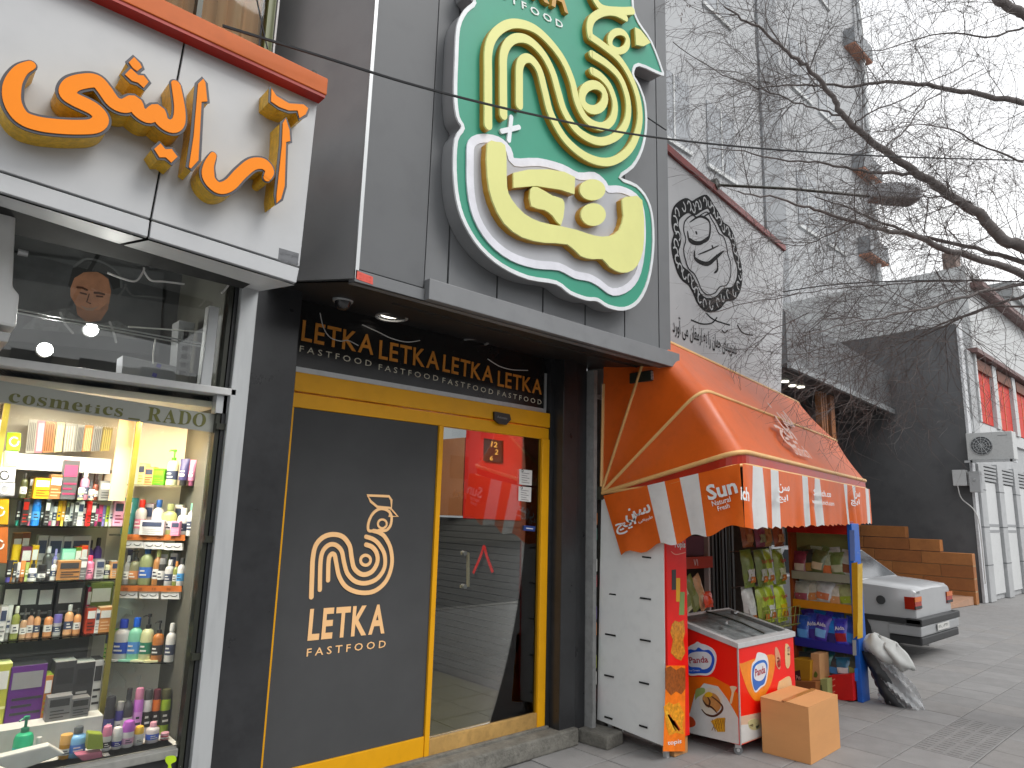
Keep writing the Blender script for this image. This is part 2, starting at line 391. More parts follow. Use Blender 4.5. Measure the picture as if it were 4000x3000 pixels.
# step
MB().box(1.55, 3.86, 3.46, 3.85, 0, .115).build('stone_step', m_stone, fs, bevel=.012)
MB().box(1.55, 3.68, 3.58, 3.9, .11, .132).build('stone_sill', m_stone, fs, bevel=.006)
# sticker on the case trim
px_text(MB().prism(pts_on(PY(2.838), [(1395, 1058), (1456, 1082), (1456, 1112), (1392, 1090)]), (0, -1, 0), .002), '2112', PY(2.838), (1402, 1086), (1450, 1102), 20, .01, .004).build('red_sticker', col('#d85040'), fs)
# downlights under the canopy
def soff(x, y): return opl(x, y, Vector((1.53, 2.845, 2.67)), Vector((0, -.11, .83)).normalized())
m_lamp = mat('lit_lamp', '#fff6e6', .5, emit=2.2, var=0)
m_refl = mat('ribbed_reflector', '#d8d8d4', .25, metal=.7)
for i, (x, y, lab) in enumerate(((1530, 1237, 'round ribbed downlight in the black soffit above the first sign words'), (1855, 1335, 'round ribbed downlight in the black soffit above the middle sign words'), (2240, 1452, 'thin edge-on downlight in the black soffit above the dark pilaster'))):
    p = soff(x, y)
    t = thing('ceiling_downlight', lab, 'downlight', p, 'downlights in the soffit')
    mb = MB()
    for k in range(24):
        a = 2*math.pi*k/24; mb.tube([p+Vector((.085*math.cos(a), .085*math.sin(a), .006)), p+Vector((.06*math.cos(a), .06*math.sin(a), .022))], .006, 4)
    mb.build('reflector', m_refl, t)
    mb = MB()
    for k in range(28):
        a, b = 2*math.pi*k/28, 2*math.pi*(k+1)/28
        q = [p+Vector((r*math.cos(c), r*math.sin(c), -.004)) for r, c in ((.085, a), (.1, a), (.1, b), (.085, b))]
        mb.prism(q, (0, 0, -1), .004, .004)
    mb.build('rim', m_alu, t)
    MB().lathe(p+Vector((0, 0, .006)), [(.066, 0), (.066, .01)], 20).build('lamp', m_lamp, t)
p = soff(1340, 1172); t = thing('security_camera', 'small smoked dome camera under the canopy corner', 'camera', p)
MB().lathe(p+Vector((0, 0, -.012)), [(.055, 0), (.06, .02)], 20).build('base', m_alu, t, smooth=40)
MB().lathe(p+Vector((0, 0, -.06)), [(.004, 0), (.025, .006), (.04, .02), (.046, .048)], 20).build('dome', mat('smoked_dome', '#2a2a2c', .08, spec=.8), t, smooth=60)
# loose wires hanging in front of the transom
def wire(name, lab, pts, r=.0035, m_=None, cat='cable', n=6):
    return tag(MB().tube(cat_rom(pts, n), r, 5).build(name, m_ or m_wcable), lab, cat)
wire('hanging_wire', 'thin pale wire drooping before the first sign letters', [oy(x, y, 3.5) for x, y in ((1250, 1222), (1264, 1280), (1290, 1318), (1330, 1332), (1360, 1330), (1400, 1350))], .003)
wire('hanging_wire', 'thin pale wire drooping between the two soffit lamps', [oy(x, y, 3.3) for x, y in ((1415, 1268), (1480, 1298), (1530, 1322), (1590, 1336), (1640, 1330))], .003)
wire('hanging_wire', 'thin pale wire sagging under the soffit beside the dark pilaster', [oy(x, y, 3.4) for x, y in ((1905, 1402), (1950, 1430), (2000, 1444), (2062, 1447))], .003)

# gold framed sliding door
Y0 = 3.60
dr = thing('sliding_door', 'gold framed sliding glass door with a dark logo panel beside it', 'door', (2.64, 3.62, .13))
MB().box(1.612, 3.66, Y0, 3.66, 2.235, 2.345).build('header', m_gold, dr, bevel=.006)
MB().box(1.612, 3.66, Y0+.012, 3.66, 2.145, 2.228).build('header_rail', m_gold, dr, bevel=.004)
MB().box(1.612, 1.626, Y0+.01, 3.66, .13, 2.145).build('side_frame', m_gold, dr)
MB().box(3.585, 3.66, Y0, 3.66, .13, 2.145).build('side_frame', m_gold, dr, bevel=.006)
MB().box(3.572, 3.584, Y0+.02, 3.64, .2, 2.145).build('frame_edge', m_goldd, dr)
MB().box(2.632, 2.668, Y0+.005, 3.65, .13, 2.145).build('meeting_post', m_gold, dr, bevel=.005)
MB().box(1.626, 2.632, Y0+.012, 3.65, .13, .245).build('bottom_rail', m_gold, dr, bevel=.004)
MB().box(2.668, 3.585, Y0+.006, 3.65, .13, .225).build('bottom_rail', mat('worn_gold_rail', '#c8a060', .35, metal=.4, var=.2, vs=5, dirt=.2), dr, bevel=.004)
pan = MB().box(1.627, 2.631, 3.622, 3.64, .246, 2.144).build('logo_panel', mat('black_glass_panel', '#474849', .12, var=.1, vs=2, spec=.45), dr)
gl = MB().box(2.669, 3.571, 3.628, 3.634, .226, 2.144).build('glass_pane', m_glass, dr)
PL = PY(3.622); NL = Vector((0, -1, 0))
def zd(pts): return [PL(*q) for q in zm(pts, .8729, 900, 1100)]
m_vin = mat('peach_vinyl_logo', '#f6c48a', .45, var=.04); m_vinb = mat('brown_vinyl_edge', '#8a4a20', .5)
ROO = {
 's1': [(275, 1075), (277, 1010), (280, 945), (290, 900), (315, 872), (348, 862), (382, 870), (405, 900), (412, 940), (420, 975), (440, 995), (462, 998), (485, 985), (500, 955), (497, 925), (482, 905), (462, 897)],
 's2': [(304, 1050), (306, 960), (314, 920), (335, 898), (358, 898), (378, 918), (386, 955), (398, 995), (425, 1022), (462, 1028), (500, 1012), (524, 975), (524, 930), (505, 895), (485, 878), (462, 870)],
 's3': [(332, 1018), (334, 950), (343, 930), (354, 932), (360, 960), (370, 1005), (395, 1042), (440, 1060), (490, 1055), (530, 1020), (549, 965), (545, 910), (525, 870), (505, 855), (488, 850)],
}
mb = MB()
for k_, wd in (('s1', 15), ('s2', 14), ('s3', 14)): stroke(mb, cat_rom(zd(ROO[k_]), 5), wd/.8729*.00158, NL, .004)
def ring(mb, c, r, w, d=.004, back=0, pl=None, n=24, sy=1):
    q = [(c[0]+r*math.cos(2*math.pi*k/n), c[1]+r*sy*math.sin(2*math.pi*k/n)) for k in range(n)]
    return stroke(mb, pl(q), w, NL, d, back, closed=True)
ring(mb, (460, 950), 17, .018, pl=zd)
stroke(mb, cat_rom(zd([(488, 850), (470, 848), (470, 822), (484, 792), (508, 775), (535, 780), (548, 800), (545, 830), (530, 848), (505, 848)]), 4), .017, NL, .004)
ring(mb, (517, 826), 15, .013, pl=zd)
stroke(mb, zd([(465, 729), (540, 732), (548, 745), (548, 772), (500, 768), (478, 750)]), .015, NL, .004, closed=True)
stroke(mb, zd([(545, 772), (570, 801), (540, 800)]), .013, NL, .004, closed=True)
lg = mb.build('rooster_logo', m_vin, pan)
px_letters('LETKA', PL, (1200, 2498), (1501, 2469), 118, m_vin, pan, .03, .003)
mb = MB(); px_text(mb, 'F A S T F O O D', PL, (1196, 2564), (1505, 2528), 30, .01, .003); mb.build('lettering', m_vin, pan)
mb = MB(); px_text(mb, 'Automatic', PY(Y0-.002), (1936, 1632), (1975, 1640), 9, .01, .018).build('sensor_print', col('#8a8a8a'), MB().prism([PY(Y0)(*q) for q in ((1925, 1608), (1985, 1619), (1990, 1640), (1972, 1660), (1945, 1656), (1926, 1640))], NL, .018).build('sensor', col('#20201f'), dr))
# notes and tags stuck on the glass
PG = PY(3.626)
for lab, q in (('white printed notice on the door glass, upper of two', ((2029, 1832), (2078, 1838), (2076, 1897), (2027, 1892))), ('white printed notice on the door glass, lower of two', ((2026, 1899), (2075, 1904), (2073, 1961), (2024, 1956)))):
    o = MB().prism(pts_on(PG, q), NL, .002).build('paper_notice', mat('paper', '#c9cac8', .7, var=.05)); tag(o, lab, 'notice', 'notices on the door glass')
    mb = MB(); x0, y0 = q[0]; x1, y1 = q[2]
    for k in range(5): mb.prism(pts_on(PG, [(x0+8, y0+14+k*9), (x0+38-k % 2*8, y0+18+k*9), (x0+38-k % 2*8, y0+20+k*9), (x0+8, y0+16+k*9)]), NL, .0028, -.002)
    mb.build('print', col('#55565a'), o)
    mb = MB(); stroke(mb, cat_rom(pts_on(PG, [(x0+6, y0+4), (x0+12, y0+3), (x0+14, y0+9), (x0+8, y0+11)]), 4), .005, NL, .003); mb.build('stamp', col('#3c3c40'), o)
o = MB().prism(pts_on(PG, [(2046, 2052), (2090, 2056), (2088, 2076), (2044, 2072)]), NL, .003).build('door_tag', col('#1c3c78')); tag(o, 'small blue sticker with white arrow on the door glass', 'sticker')
mb = MB(); stroke(mb, pts_on(PG, [(2055, 2063), (2080, 2066)]), .005, NL, .004); mb.build('arrow', col('#e8e8e8'), o)
# pull handle of the inner glass door
o = thing('pull_bar', 'pale square pull handle on the inner glass door', 'handle', oy(1812, 2300, 3.9))
PH = PY(3.9); mb = MB(); stroke(mb, pts_on(PH, [(1800, 2160), (1826, 2160), (1826, 2290), (1796, 2290)]), .02, NL, .012, rnd=False); mb.build('bracket', mat('pale_gold_metal', '#b8b090', .3, metal=.5), o)
for q in ((1808, 2160), (1808, 2290)): MB().lathe(PH(*q)-NL*.01, [(.016, 0), (.016, .04)], 12, axis=NL).build('fixing', m_steel, o)

# inside the fast food shop
ins = thing('shop_interior', 'red and grey shop interior seen through the sliding door glass', 'interior', (3, 4.6, .13))
m_red = mat('red_wall_paint', '#a81408', .5, var=.08, vs=1.2)
MB().box(1.3, 4.1, 3.9, 6.4, .06, .13).build('inner_floor', mat('olive_floor_tile', '#3e3e24', .5, var=.2, vs=4), ins)
MB().box(4.0, 4.1, 3.9, 5.05, 1.53, 2.9).build('red_wall', m_red, ins)
MB().box(4.03, 4.12, 3.9, 6.4, .13, 1.53).build('slat_backing', mat('slat_backing', '#3e3f40', .7), ins)
for k in range(24):
    z = .16+k*.057; MB().box(3.995, 4.03, 3.9, 5.6, z, z+.05).build('wall_slat', mat('grey_slat', '#343638', .4, var=.1, vs=3), ins)
MB().box(2.0, 4.0, 5.6, 5.7, .13, 1.55).build('counter_front', mat('grey_counter', '#57585a', .45, var=.15), ins)
MB().box(1.3, 4.1, 6.3, 6.4, .13, 3).build('back_wall', mat('tan_back_wall', '#8a5830', .6, var=.2, vs=1.5), ins)
MB().prism([(4.0, 5.05, 1.55), (4.0, 5.05, 2.28), (3.45, 6.2, 2.2), (3.45, 6.2, 1.55)], (-.9, -.43, 0), .02, .02).build('menu_panel', mat('tan_menu_panel', '#744828', .4, var=.15, vs=2), ins)
MB().box(1.3, 4.1, 3.9, 6.4, 2.75, 2.9).build('inner_ceiling', mat('maroon_ceiling', '#4a1210', .6), ins)
MB().box(1.3, 1.4, 3.9, 6.4, .13, 2.9).build('side_wall', mat('inner_side_wall', '#504a46', .7), ins)
PC = PX(3.998); o = thing('wall_clock', 'square black number clock on the red inner wall', 'clock', PC(1930, 1800))
MB().prism(pts_on(PC, [(1896, 1712), (1966, 1722), (1966, 1808), (1894, 1800)]), (-1, 0, 0), .02, .0).build('clock_face', col('#3a1a12'), o)
mb = MB(); NX = Vector((-1, 0, 0))
px_text(mb, '12', PC, (1925, 1745), (1950, 1749), 20, .02, .022); px_text(mb, '6', PC, (1920, 1798), (1932, 1800), 18, .02, .022); px_text(mb, '2', PC, (1940, 1775), (1953, 1777), 20, .02, .022)
mb.build('numerals', mat('gold_numerals', '#d8a050', .4), o)
o = thing('red_ribbon', 'glossy red crossed ribbon hanging on the inner wall', 'ribbon', PX(3.97)(1890, 2240))
PR = PX(3.97)
mb = MB()
stroke(mb, cat_rom(pts_on(PR, [(1850, 2240), (1880, 2170), (1892, 2135), (1902, 2170), (1926, 2236)]), 5), .028, NX, .006, rnd=False); mb.build('ribbon', mat('red_ribbon', '#c01008', .35), o)
for x, y, e in ((2.2, 4.4, 5), (3.1, 4.5, 5)):
    l = bpy.data.lights.new('shop_lamp', 'AREA'); l.energy = 30; l.size = .4; l.color = (1, .9, .75)
    lo = bpy.data.objects.new('shop_lamp', l); COL.objects.link(lo); lo.location = (x*K, y*K, 2.72*K)

# ------------------------------------------------------------------ the green 3D sign
YS = 2.76; PS = PY(YS)
def z2(pts): return [PS(*q) for q in zm(pts, 1.2759, 1000, 0)]
gs = thing('shop_sign', 'large green cut-out shop sign with raised cream rooster and lettering', 'sign', PS(2200, 1100))
EDGE = [(1085, 15), (1040, 60), (1003, 140), (993, 300), (988, 470), (1000, 585), (1026, 640), (992, 700), (985, 850), (1000, 1000), (1040, 1120), (1115, 1235), (1220, 1325), (1350, 1385), (1490, 1410), (1560, 1460), (1640, 1490), (1695, 1495), (1750, 1528), (1830, 1540), (1900, 1500), (1948, 1400), (1972, 1250), (1970, 1100), (1945, 1000), (1890, 930), (1806, 888), (1870, 832), (1915, 750), (1937, 640), (1932, 520), (1902, 430), (1872, 372), (1900, 325), (2012, 372), (2016, 350), (1962, 210), (1902, 120), (1872, 40), (1850, -120), (1700, -260), (1450, -320), (1230, -290), (1120, -180), (1050, -60)]
edge = cat_rom(z2(EDGE), 3, True)
m_side = mat('pale_sign_return', '#8a8c8e', .4, var=.05, vs=2, dirt=.08); m_green = mat('green_sign_face', '#3a947a', .42, spec=.3, var=.1, vs=1.1)
MB().prism(edge, NL, 0, .112).build('sign_case', m_side, gs, smooth=30)
mb = MB(); stroke(mb, edge, .024, NL, .012, 0, closed=True); mb.build('white_rim', mat('white_rim', '#d8dcde', .35), gs)
cen = sum(edge, Vector())/len(edge)
MB().prism(edge, NL, .006, -.001).build('sign_face', m_green, gs)
m_cr = mat('cream_raised_face', '#dcdc8e', .4, spec=.3, var=.05, vs=2); m_ye = mat('mustard_letter_side', '#b98a2a', .4, var=.1)
def raised(name, mb_fn, d0, d1, top=m_cr, side=m_ye, parent=gs):
    a = MB(); mb_fn(a, d1-.012, -d0); o = a.build(name, side, parent)
    b = MB(); mb_fn(b, d1, -(d1-.0125)); b.build(name+'_face', top, o); return o
RS = {
 'rooster_band': [[(1130, 640), (1130, 400), (1132, 270), (1160, 195), (1218, 147), (1285, 138), (1365, 165), (1440, 232), (1505, 320), (1548, 420), (1575, 530), (1620, 610), (1690, 645), (1745, 615), (1762, 540), (1738, 455), (1695, 400), (1650, 372)],
            [(1206, 590), (1205, 400), (1208, 285), (1240, 225), (1290, 208), (1345, 228), (1405, 290), (1450, 375), (1478, 470), (1512, 575), (1580, 670), (1680, 718), (1768, 692), (1820, 620), (1827, 520), (1792, 412), (1730, 342), (1648, 288)],
            [(1285, 540), (1285, 430), (1287, 350), (1308, 312), (1345, 315), (1385, 370), (1412, 470), (1445, 590), (1520, 715), (1630, 800), (1740, 818), (1835, 755), (1882, 640), (1880, 520), (1842, 405), (1782, 310), (1705, 245), (1640, 200)],
            [(1640, 200), (1636, 150), (1655, 105), (1705, 78), (1760, 78), (1815, 105)],
            [(1640, -60), (1660, 10), (1705, 62), (1790, 72), (1850, 70)]]}
for q in RS['rooster_band']:
    L = cat_rom(z2(q), 5); raised('rooster_band', lambda mb, d, b: stroke(mb, L, .057, NL, d, b), .006, .05)
L = z2([(1655+58*math.cos(a*math.pi/12), 500+62*math.sin(a*math.pi/12)) for a in range(24)]); raised('rooster_ring', lambda mb, d, b: stroke(mb, L, .062, NL, d, b, closed=True), .006, .05)
L2 = z2([(1782+45*math.cos(a*math.pi/12), 222+48*math.sin(a*math.pi/12)) for a in range(24)]); raised('rooster_eye', lambda mb, d, b: stroke(mb, L2, .05, NL, d, b, closed=True), .006, .05)
L3 = z2([(1862, 152), (1890, 165), (1940, 228), (1905, 246), (1868, 240)]); raised('beak', lambda mb, d, b: mb.prism(L3, NL, d, b), .006, .05)
# grey and white plate under the lower word
PLT = [(1066, 720), (1120, 694), (1200, 706), (1250, 750), (1278, 812), (1400, 812), (1520, 842), (1600, 882), (1680, 880), (1730, 920), (1745, 946), (1810, 948), (1885, 985), (1916, 1055), (1922, 1200), (1900, 1350), (1850, 1430), (1770, 1458), (1700, 1412), (1650, 1386), (1580, 1372), (1500, 1332), (1380, 1320), (1260, 1280), (1160, 1200), (1092, 1090), (1062, 960), (1058, 800)]
plt = cat_rom(z2(PLT), 3, True); MB().prism(plt, NL, .012, -.006).build('word_plate', mat('grey_word_plate', '#a9abb0', .4, var=.05), gs)
mb = MB(); stroke(mb, plt, .05, NL, .016, -.006, closed=True); mb.build('word_outline', mat('white_outline', '#d9dae2', .35), gs)
WORD = [
 [(1117, 737), (1160, 728), (1205, 745), (1212, 850), (1214, 950), (1236, 1010), (1300, 1082), (1380, 1122), (1470, 1140), (1560, 1160), (1650, 1188), (1720, 1190), (1772, 1160), (1794, 1090), (1788, 1010), (1830, 994), (1888, 1012), (1897, 1200), (1880, 1300), (1840, 1358), (1782, 1370), (1725, 1342), (1690, 1304), (1640, 1304), (1580, 1288), (1516, 1232), (1400, 1224), (1290, 1198), (1200, 1130), (1142, 1020), (1117, 900)],
 [(1245, 880), (1320, 864), (1420, 862), (1500, 874), (1553, 900), (1550, 984), (1480, 962), (1360, 944), (1246, 954)],
 [(1330, 962), (1365, 950), (1440, 992), (1490, 1008), (1500, 1050), (1482, 1138), (1440, 1090), (1400, 1062), (1335, 1044)],
 [(1640+64*math.cos(a*math.pi/10), 962+52*math.sin(a*math.pi/10)) for a in range(20)],
 [(1644+62*math.cos(a*math.pi/10), 1084+56*math.sin(a*math.pi/10)) for a in range(20)]]
for i, q in enumerate(WORD):
    Q = cat_rom(z2(q), 2, True) if i != 1 else z2(q); raised('raised_letter', lambda mb, d, b: mb.prism(Q, NL, d, b), .012, .065)
mb = MB()
for q in (((1215, 660), (1300, 640)), ((1262, 590), (1250, 705))):
    stroke(mb, z2([q[0], ((q[0][0]+q[1][0])/2, (q[0][1]+q[1][1])/2), q[1]]), .03, NL, .02, -.006)
mb.build('white_cross', mat('white_cross', '#dfe3e8', .35), gs)
mb = MB(); A, B = z2([(1110, -62), (1525, 148)]); lettering(mb, 'F A S T F O O D', A, B, .048, NL, .012, .015, .006); mb.build('small_lettering', col('#dde4e0'), gs)
px_letters('LETKA', PS, (1886, -94), (2203, 61), 125, m_ye, gs, .03, .04, .034, 'raised_letter')

# ------------------------------------------------------------------ cosmetics shop on the other side of the pilaster
cs = thing('shop_building', 'cosmetics shop front with white sign box and lit display window', 'building', (.4, 3.5, 0))
PF = PY(3.40)
MB().box(-3, 1.19, 3.40, 3.5, 0, .50).build('base_wall', mat('dark_base_wall', '#3a3b3c', .5, var=.15, dirt=.2), cs)
MB().box(-3, 1.12, 3.36, 3.52, .50, .535).build('window_ledge', mat('worn_ledge', '#7f7f7a', .5, var=.2, dirt=.2), cs, bevel=.004)
MB().box(1.172, 1.258, 3.33, 3.42, 0, 2.70).build('pole', m_alu, cs, bevel=.004)
MB().box(1.130, 1.150, 3.37, 3.43, .0, 2.70).build('window_jamb', m_dalu, cs); MB().box(1.153, 1.170, 3.36, 3.42, 0, 2.70).build('window_jamb', mat('black_jamb', '#26282a', .4), cs)
for z in (.9, 1.42, 1.95): MB().box(1.131, 1.171, 3.35, 3.37, z, z+.03).build('hinge_plate', m_dalu, cs)
MB().box(1.05, 1.10, 3.40, 3.46, 2.16, 2.56).build('upper_jamb', m_alu, cs, bevel=.004)
MB().box(-3, 1.20, 3.33, 3.42, 2.118, 2.152).build('transom_bar', mat('white_transom_bar', '#c9cac9', .4, var=.05, dirt=.1), cs, bevel=.004)
MB().box(1.12, 1.20, 3.36, 3.42, 2.03, 2.118).build('bar_end', m_alu, cs)
pane = MB().box(-3, 1.13, 3.405, 3.411, .535, 2.118).build('glass_pane', m_glass, cs)
MB().box(-3, 1.13, 3.405, 3.411, 2.152, 2.70).build('glass_pane', m_glass, cs)
for z in (2.352, 2.366): MB().tube([(-2, 3.42, z+.03), (1.04, 3.42, z)], .004, 5).build('glazing_wire', m_steel, cs)
# film band with lettering
bnd = MB().prism([PF(*q) for q in ((-900, 1400), (0, 1487), (795, 1612), (880, 1622), (832, 1690), (790, 1684), (0, 1572), (-900, 1480))], NL, .004, -.0015).build('film_band', mat('grey_film', '#8f9188', .45, var=.06), cs)
m_ol = mat('olive_lettering', '#5a5a22', .45, var=.15)
def bold_serif(s): return ''.join(chr(0x1D41A+ord(c)-97) if c.islower() else (chr(0x1D400+ord(c)-65) if c.isupper() else c) for c in s)
px_letters(bold_serif('cosmetics'), PF, (30, 1570), (476, 1629), 36, m_ol, bnd, 0, .006, .002)
px_letters(bold_serif('RADO'), PF, (572, 1643), (800, 1668), 54, m_ol, bnd, 0, .006, .002)
mb = MB(); stroke(mb, pts_on(PF, [(500, 1634), (545, 1640)]), .006, NL, .006, rnd=False); mb.build('underscore', m_ol, bnd)
# interior shell of the display window
MB().box(-3, 1.14, 3.42, 4.3, .40, .535).build('display_floor', mat('white_display_cloth', '#c9c9c6', .7, var=.05), cs)
MB().box(-3, 1.3, 4.02, 4.1, .5, 2.12).build('display_back', mat('pale_display_back', '#d2cec6', .6, var=.05), cs)
MB().box(-3, 1.14, 3.42, 4.1, 2.06, 2.118).build('display_ceiling', mat('display_ceiling', '#cfcac0', .6), cs)
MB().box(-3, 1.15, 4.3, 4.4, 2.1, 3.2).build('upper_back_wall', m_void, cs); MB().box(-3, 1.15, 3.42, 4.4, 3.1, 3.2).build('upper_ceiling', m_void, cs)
MB().box(1.15, 1.3, 3.44, 4.4, .5, 3.2).build('side_wall', mat('shop_side_wall', '#55554e', .7), cs)
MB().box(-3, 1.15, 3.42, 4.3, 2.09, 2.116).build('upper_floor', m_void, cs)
# strip lamps that light the window
m_strip = mat('strip_lamp_glow', '#fff4e0', .5, emit=9, var=0)
for i, (x0, x1, lab) in enumerate(((.45, .72, 'lit white strip lamp above the colour swatch boards'), (.02, .30, 'lit white strip lamp above the green and round-logo packets'))):
    t = thing('strip_lamp', lab, 'lamp', (x0, 3.7, 2.03))
    MB().box(x0, x1, 3.66, 3.70, 2.035, 2.058).build('housing', m_white, t); MB().box(x0+.01, x1-.01, 3.664, 3.696, 2.026, 2.0345).build('tube', m_strip, t)
    l = bpy.data.lights.new('strip_light', 'AREA'); l.shape = 'RECTANGLE'; l.size = .28; l.size_y = .06; l.energy = 5.5; l.color = (1, .86, .62)
    lo = bpy.data.objects.new('strip_light', l); COL.objects.link(lo); lo.location = ((x0+x1)/2*K, 3.62*K, 2.02*K); lo.rotation_euler = (RAD(8), 0, 0)
t = thing('corner_lamp', 'lit warm spot lamp in the top corner above the lotion bottles', 'lamp', (.88, 3.72, 2.03))
MB().lathe((.88, 3.76, 2.0), [(.03, .055), (.034, .03), (.03, .02)], 14).build('housing', m_alu, t); MB().lathe((.88, 3.76, 2.012), [(.026, 0), (.026, .006)], 14).build('lamp', m_strip, t)
l = bpy.data.lights.new('corner_light', 'AREA'); l.size = .12; l.energy = 5; l.color = (1, .68, .36)
lo = bpy.data.objects.new('corner_light', l); COL.objects.link(lo); lo.location = (.96*K, 3.62*K, 1.99*K); lo.rotation_euler = (RAD(14), RAD(0), 0)
l = bpy.data.lights.new('added_fill_light', 'AREA'); l.shape = 'RECTANGLE'; l.size = .9; l.size_y = .08; l.energy = 16; l.color = (1, .97, .93)  # unseen fill added to brighten the lower shelves, belongs to no lamp
lo = bpy.data.objects.new('added_fill_light', l); COL.objects.link(lo); lo.location = (.55*K, 3.50*K, 1.93*K); lo.rotation_euler = (RAD(-14), 0, 0)

# --- shelf unit facing the street
m_post = mat('gold_shelf_post', '#8c8236', .35, metal=.4, var=.12); m_shelf = glass('shelf_glass', (.86, .93, .89), .8, .02)
ua = thing('display_shelf', 'glass shelved display unit with gold posts full of small cosmetics', 'shelf', (.6, 3.9, .53))
for x in (.335, .868): MB().box(x, x+.022, 3.70, 3.72, .535, 2.05).build('post', m_post, ua)
MB().box(.358, .868, 4.0, 4.018, .66, 2.04).build('back_panel', mat('grey_back_panel', '#a09c94', .4, var=.1), ua)
MB().box(.80, .868, 3.74, 3.755, 1.60, 2.04).build('side_panel', mat('warm_lit_side_panel', '#d8b48c', .5, var=.06), ua)  # light wood with the warm lamplight's peach put into its colour
SH = {'a1': 1.600, 'a2': 1.480, 'a3': 1.238, 'a4': .993}
for k_ in ('a1', 'a2', 'a3', 'a4'):
    MB().box(.35, .875, 3.72, 4.0, SH[k_]-.008, SH[k_]).build('glass_shelf', m_shelf, ua)
MB().box(.355, .80, 3.80, 4.0, 1.728, 1.80).build('valance_board', mat('white_valance', '#bfc0c0', .45), ua)
MB().box(-1, .868, 3.62, 4.0, .535, .655).build('riser', mat('white_riser', '#c6c6c4', .6), ua)
# --- diagonal corner unit
Db = Vector((.87, 3.9, 0)); Dd = Vector((.742, -.670, 0)); Dn = Vector((-.670, -.742, 0))
PD = Plane(Db, Dn, Dd)
ub = thing('display_shelf', 'pale corner display unit with three glass shelves of lotions', 'shelf', (1.0, 3.78, .53))
def dq(t, off, z): return Db+Dd*t+Dn*off+Vector((0, 0, z))
mb = MB(); mb.obox(dq(-.03, -.16, .535), Dd*.44, Dn*.012, Vector((0, 0, 1.5))); mb.build('back_panel', mat('white_corner_panel', '#d0ccc6', .5, var=.04), ub)
MB().prism([dq(.40, -.15, .535), dq(.40, -.15, 2.04), (1.128, 3.43, 2.04), (1.128, 3.43, .535)], (-1, -.1, 0), .0, .01).build('end_panel', mat('pale_end_panel', '#d0d0ce', .5, var=.05), ub)
SB = {'b1': PD(640, 1895).z, 'b2': PD(620, 2090).z, 'b3': PD(600, 2284).z, 'b4': PD(560, 2580).z}
for k_, z in SB.items(): MB().obox(dq(.0, -.14, z-.008), Dd*.375, Dn*.17, Vector((0, 0, .008))).build('glass_shelf', m_shelf, ub)
PB = Plane(dq(0, -.147, 0), Dn, Dd)
for q in ([(-8, 1055), (60, 985), (100, 960), (160, 1010), (110, 1060), (60, 1100), (40, 1180), (20, 1120)], [(380, 890), (430, 870), (480, 900), (540, 880), (560, 960), (530, 1030), (480, 1010), (500, 940), (430, 920)],
          [(330, 1040), (380, 1000), (420, 1010), (410, 1060), (350, 1050)], [(240, 960), (300, 970), (410, 1000), (330, 1060), (240, 1180), (200, 1090)]):
    MB().prism([PB(380+x/3.017, 2050+y/3.017) for x, y in q], Dn, .008).build('scroll_cutout', mat('white_scroll', '#cfcfcc', .5), ub)
for q in ([(370, 250), (440, 300), (530, 400), (500, 500), (430, 460), (370, 500), (220, 500), (330, 420)], [(540, 270), (600, 170), (680, 220), (660, 280), (590, 310)], [(430, 195), (520, 190), (480, 240)], [(640, 370), (740, 310), (720, 480), (690, 400)], [(200, 590), (300, 570), (330, 620), (250, 700), (190, 690)], [(250, 270), (295, 290), (270, 350), (230, 385)]):
    MB().prism([PB(350+x/3.686, 2550+y/3.686) for x, y in q], Dn, .008).build('scroll_cutout', mat('white_scroll', '#cfcfcc', .5), ub)
# price strips
for k_, (x0, x1, y) in {'b2': (495, 735, 2086), 'b3': (478, 722, 2284)}.items():
    o = MB().prism([PD(x0, y), PD(x1, y+2), PD(x1, y+25), PD(x0, y+22)], Dn, .034, -.031).build('price_strip', mat('brown_price_strip', '#b0622a', .4, var=.2, vs=20), ub)
    mb = MB()
    for x in range(x0+20, x1-20, 55): lettering(mb, random.choice(('50', '20', '10')), PD(x, y+18), PD(x+16, y+19), .012, Dn, .036)
    mb.build('price_print', col('#2a1a10'), o)

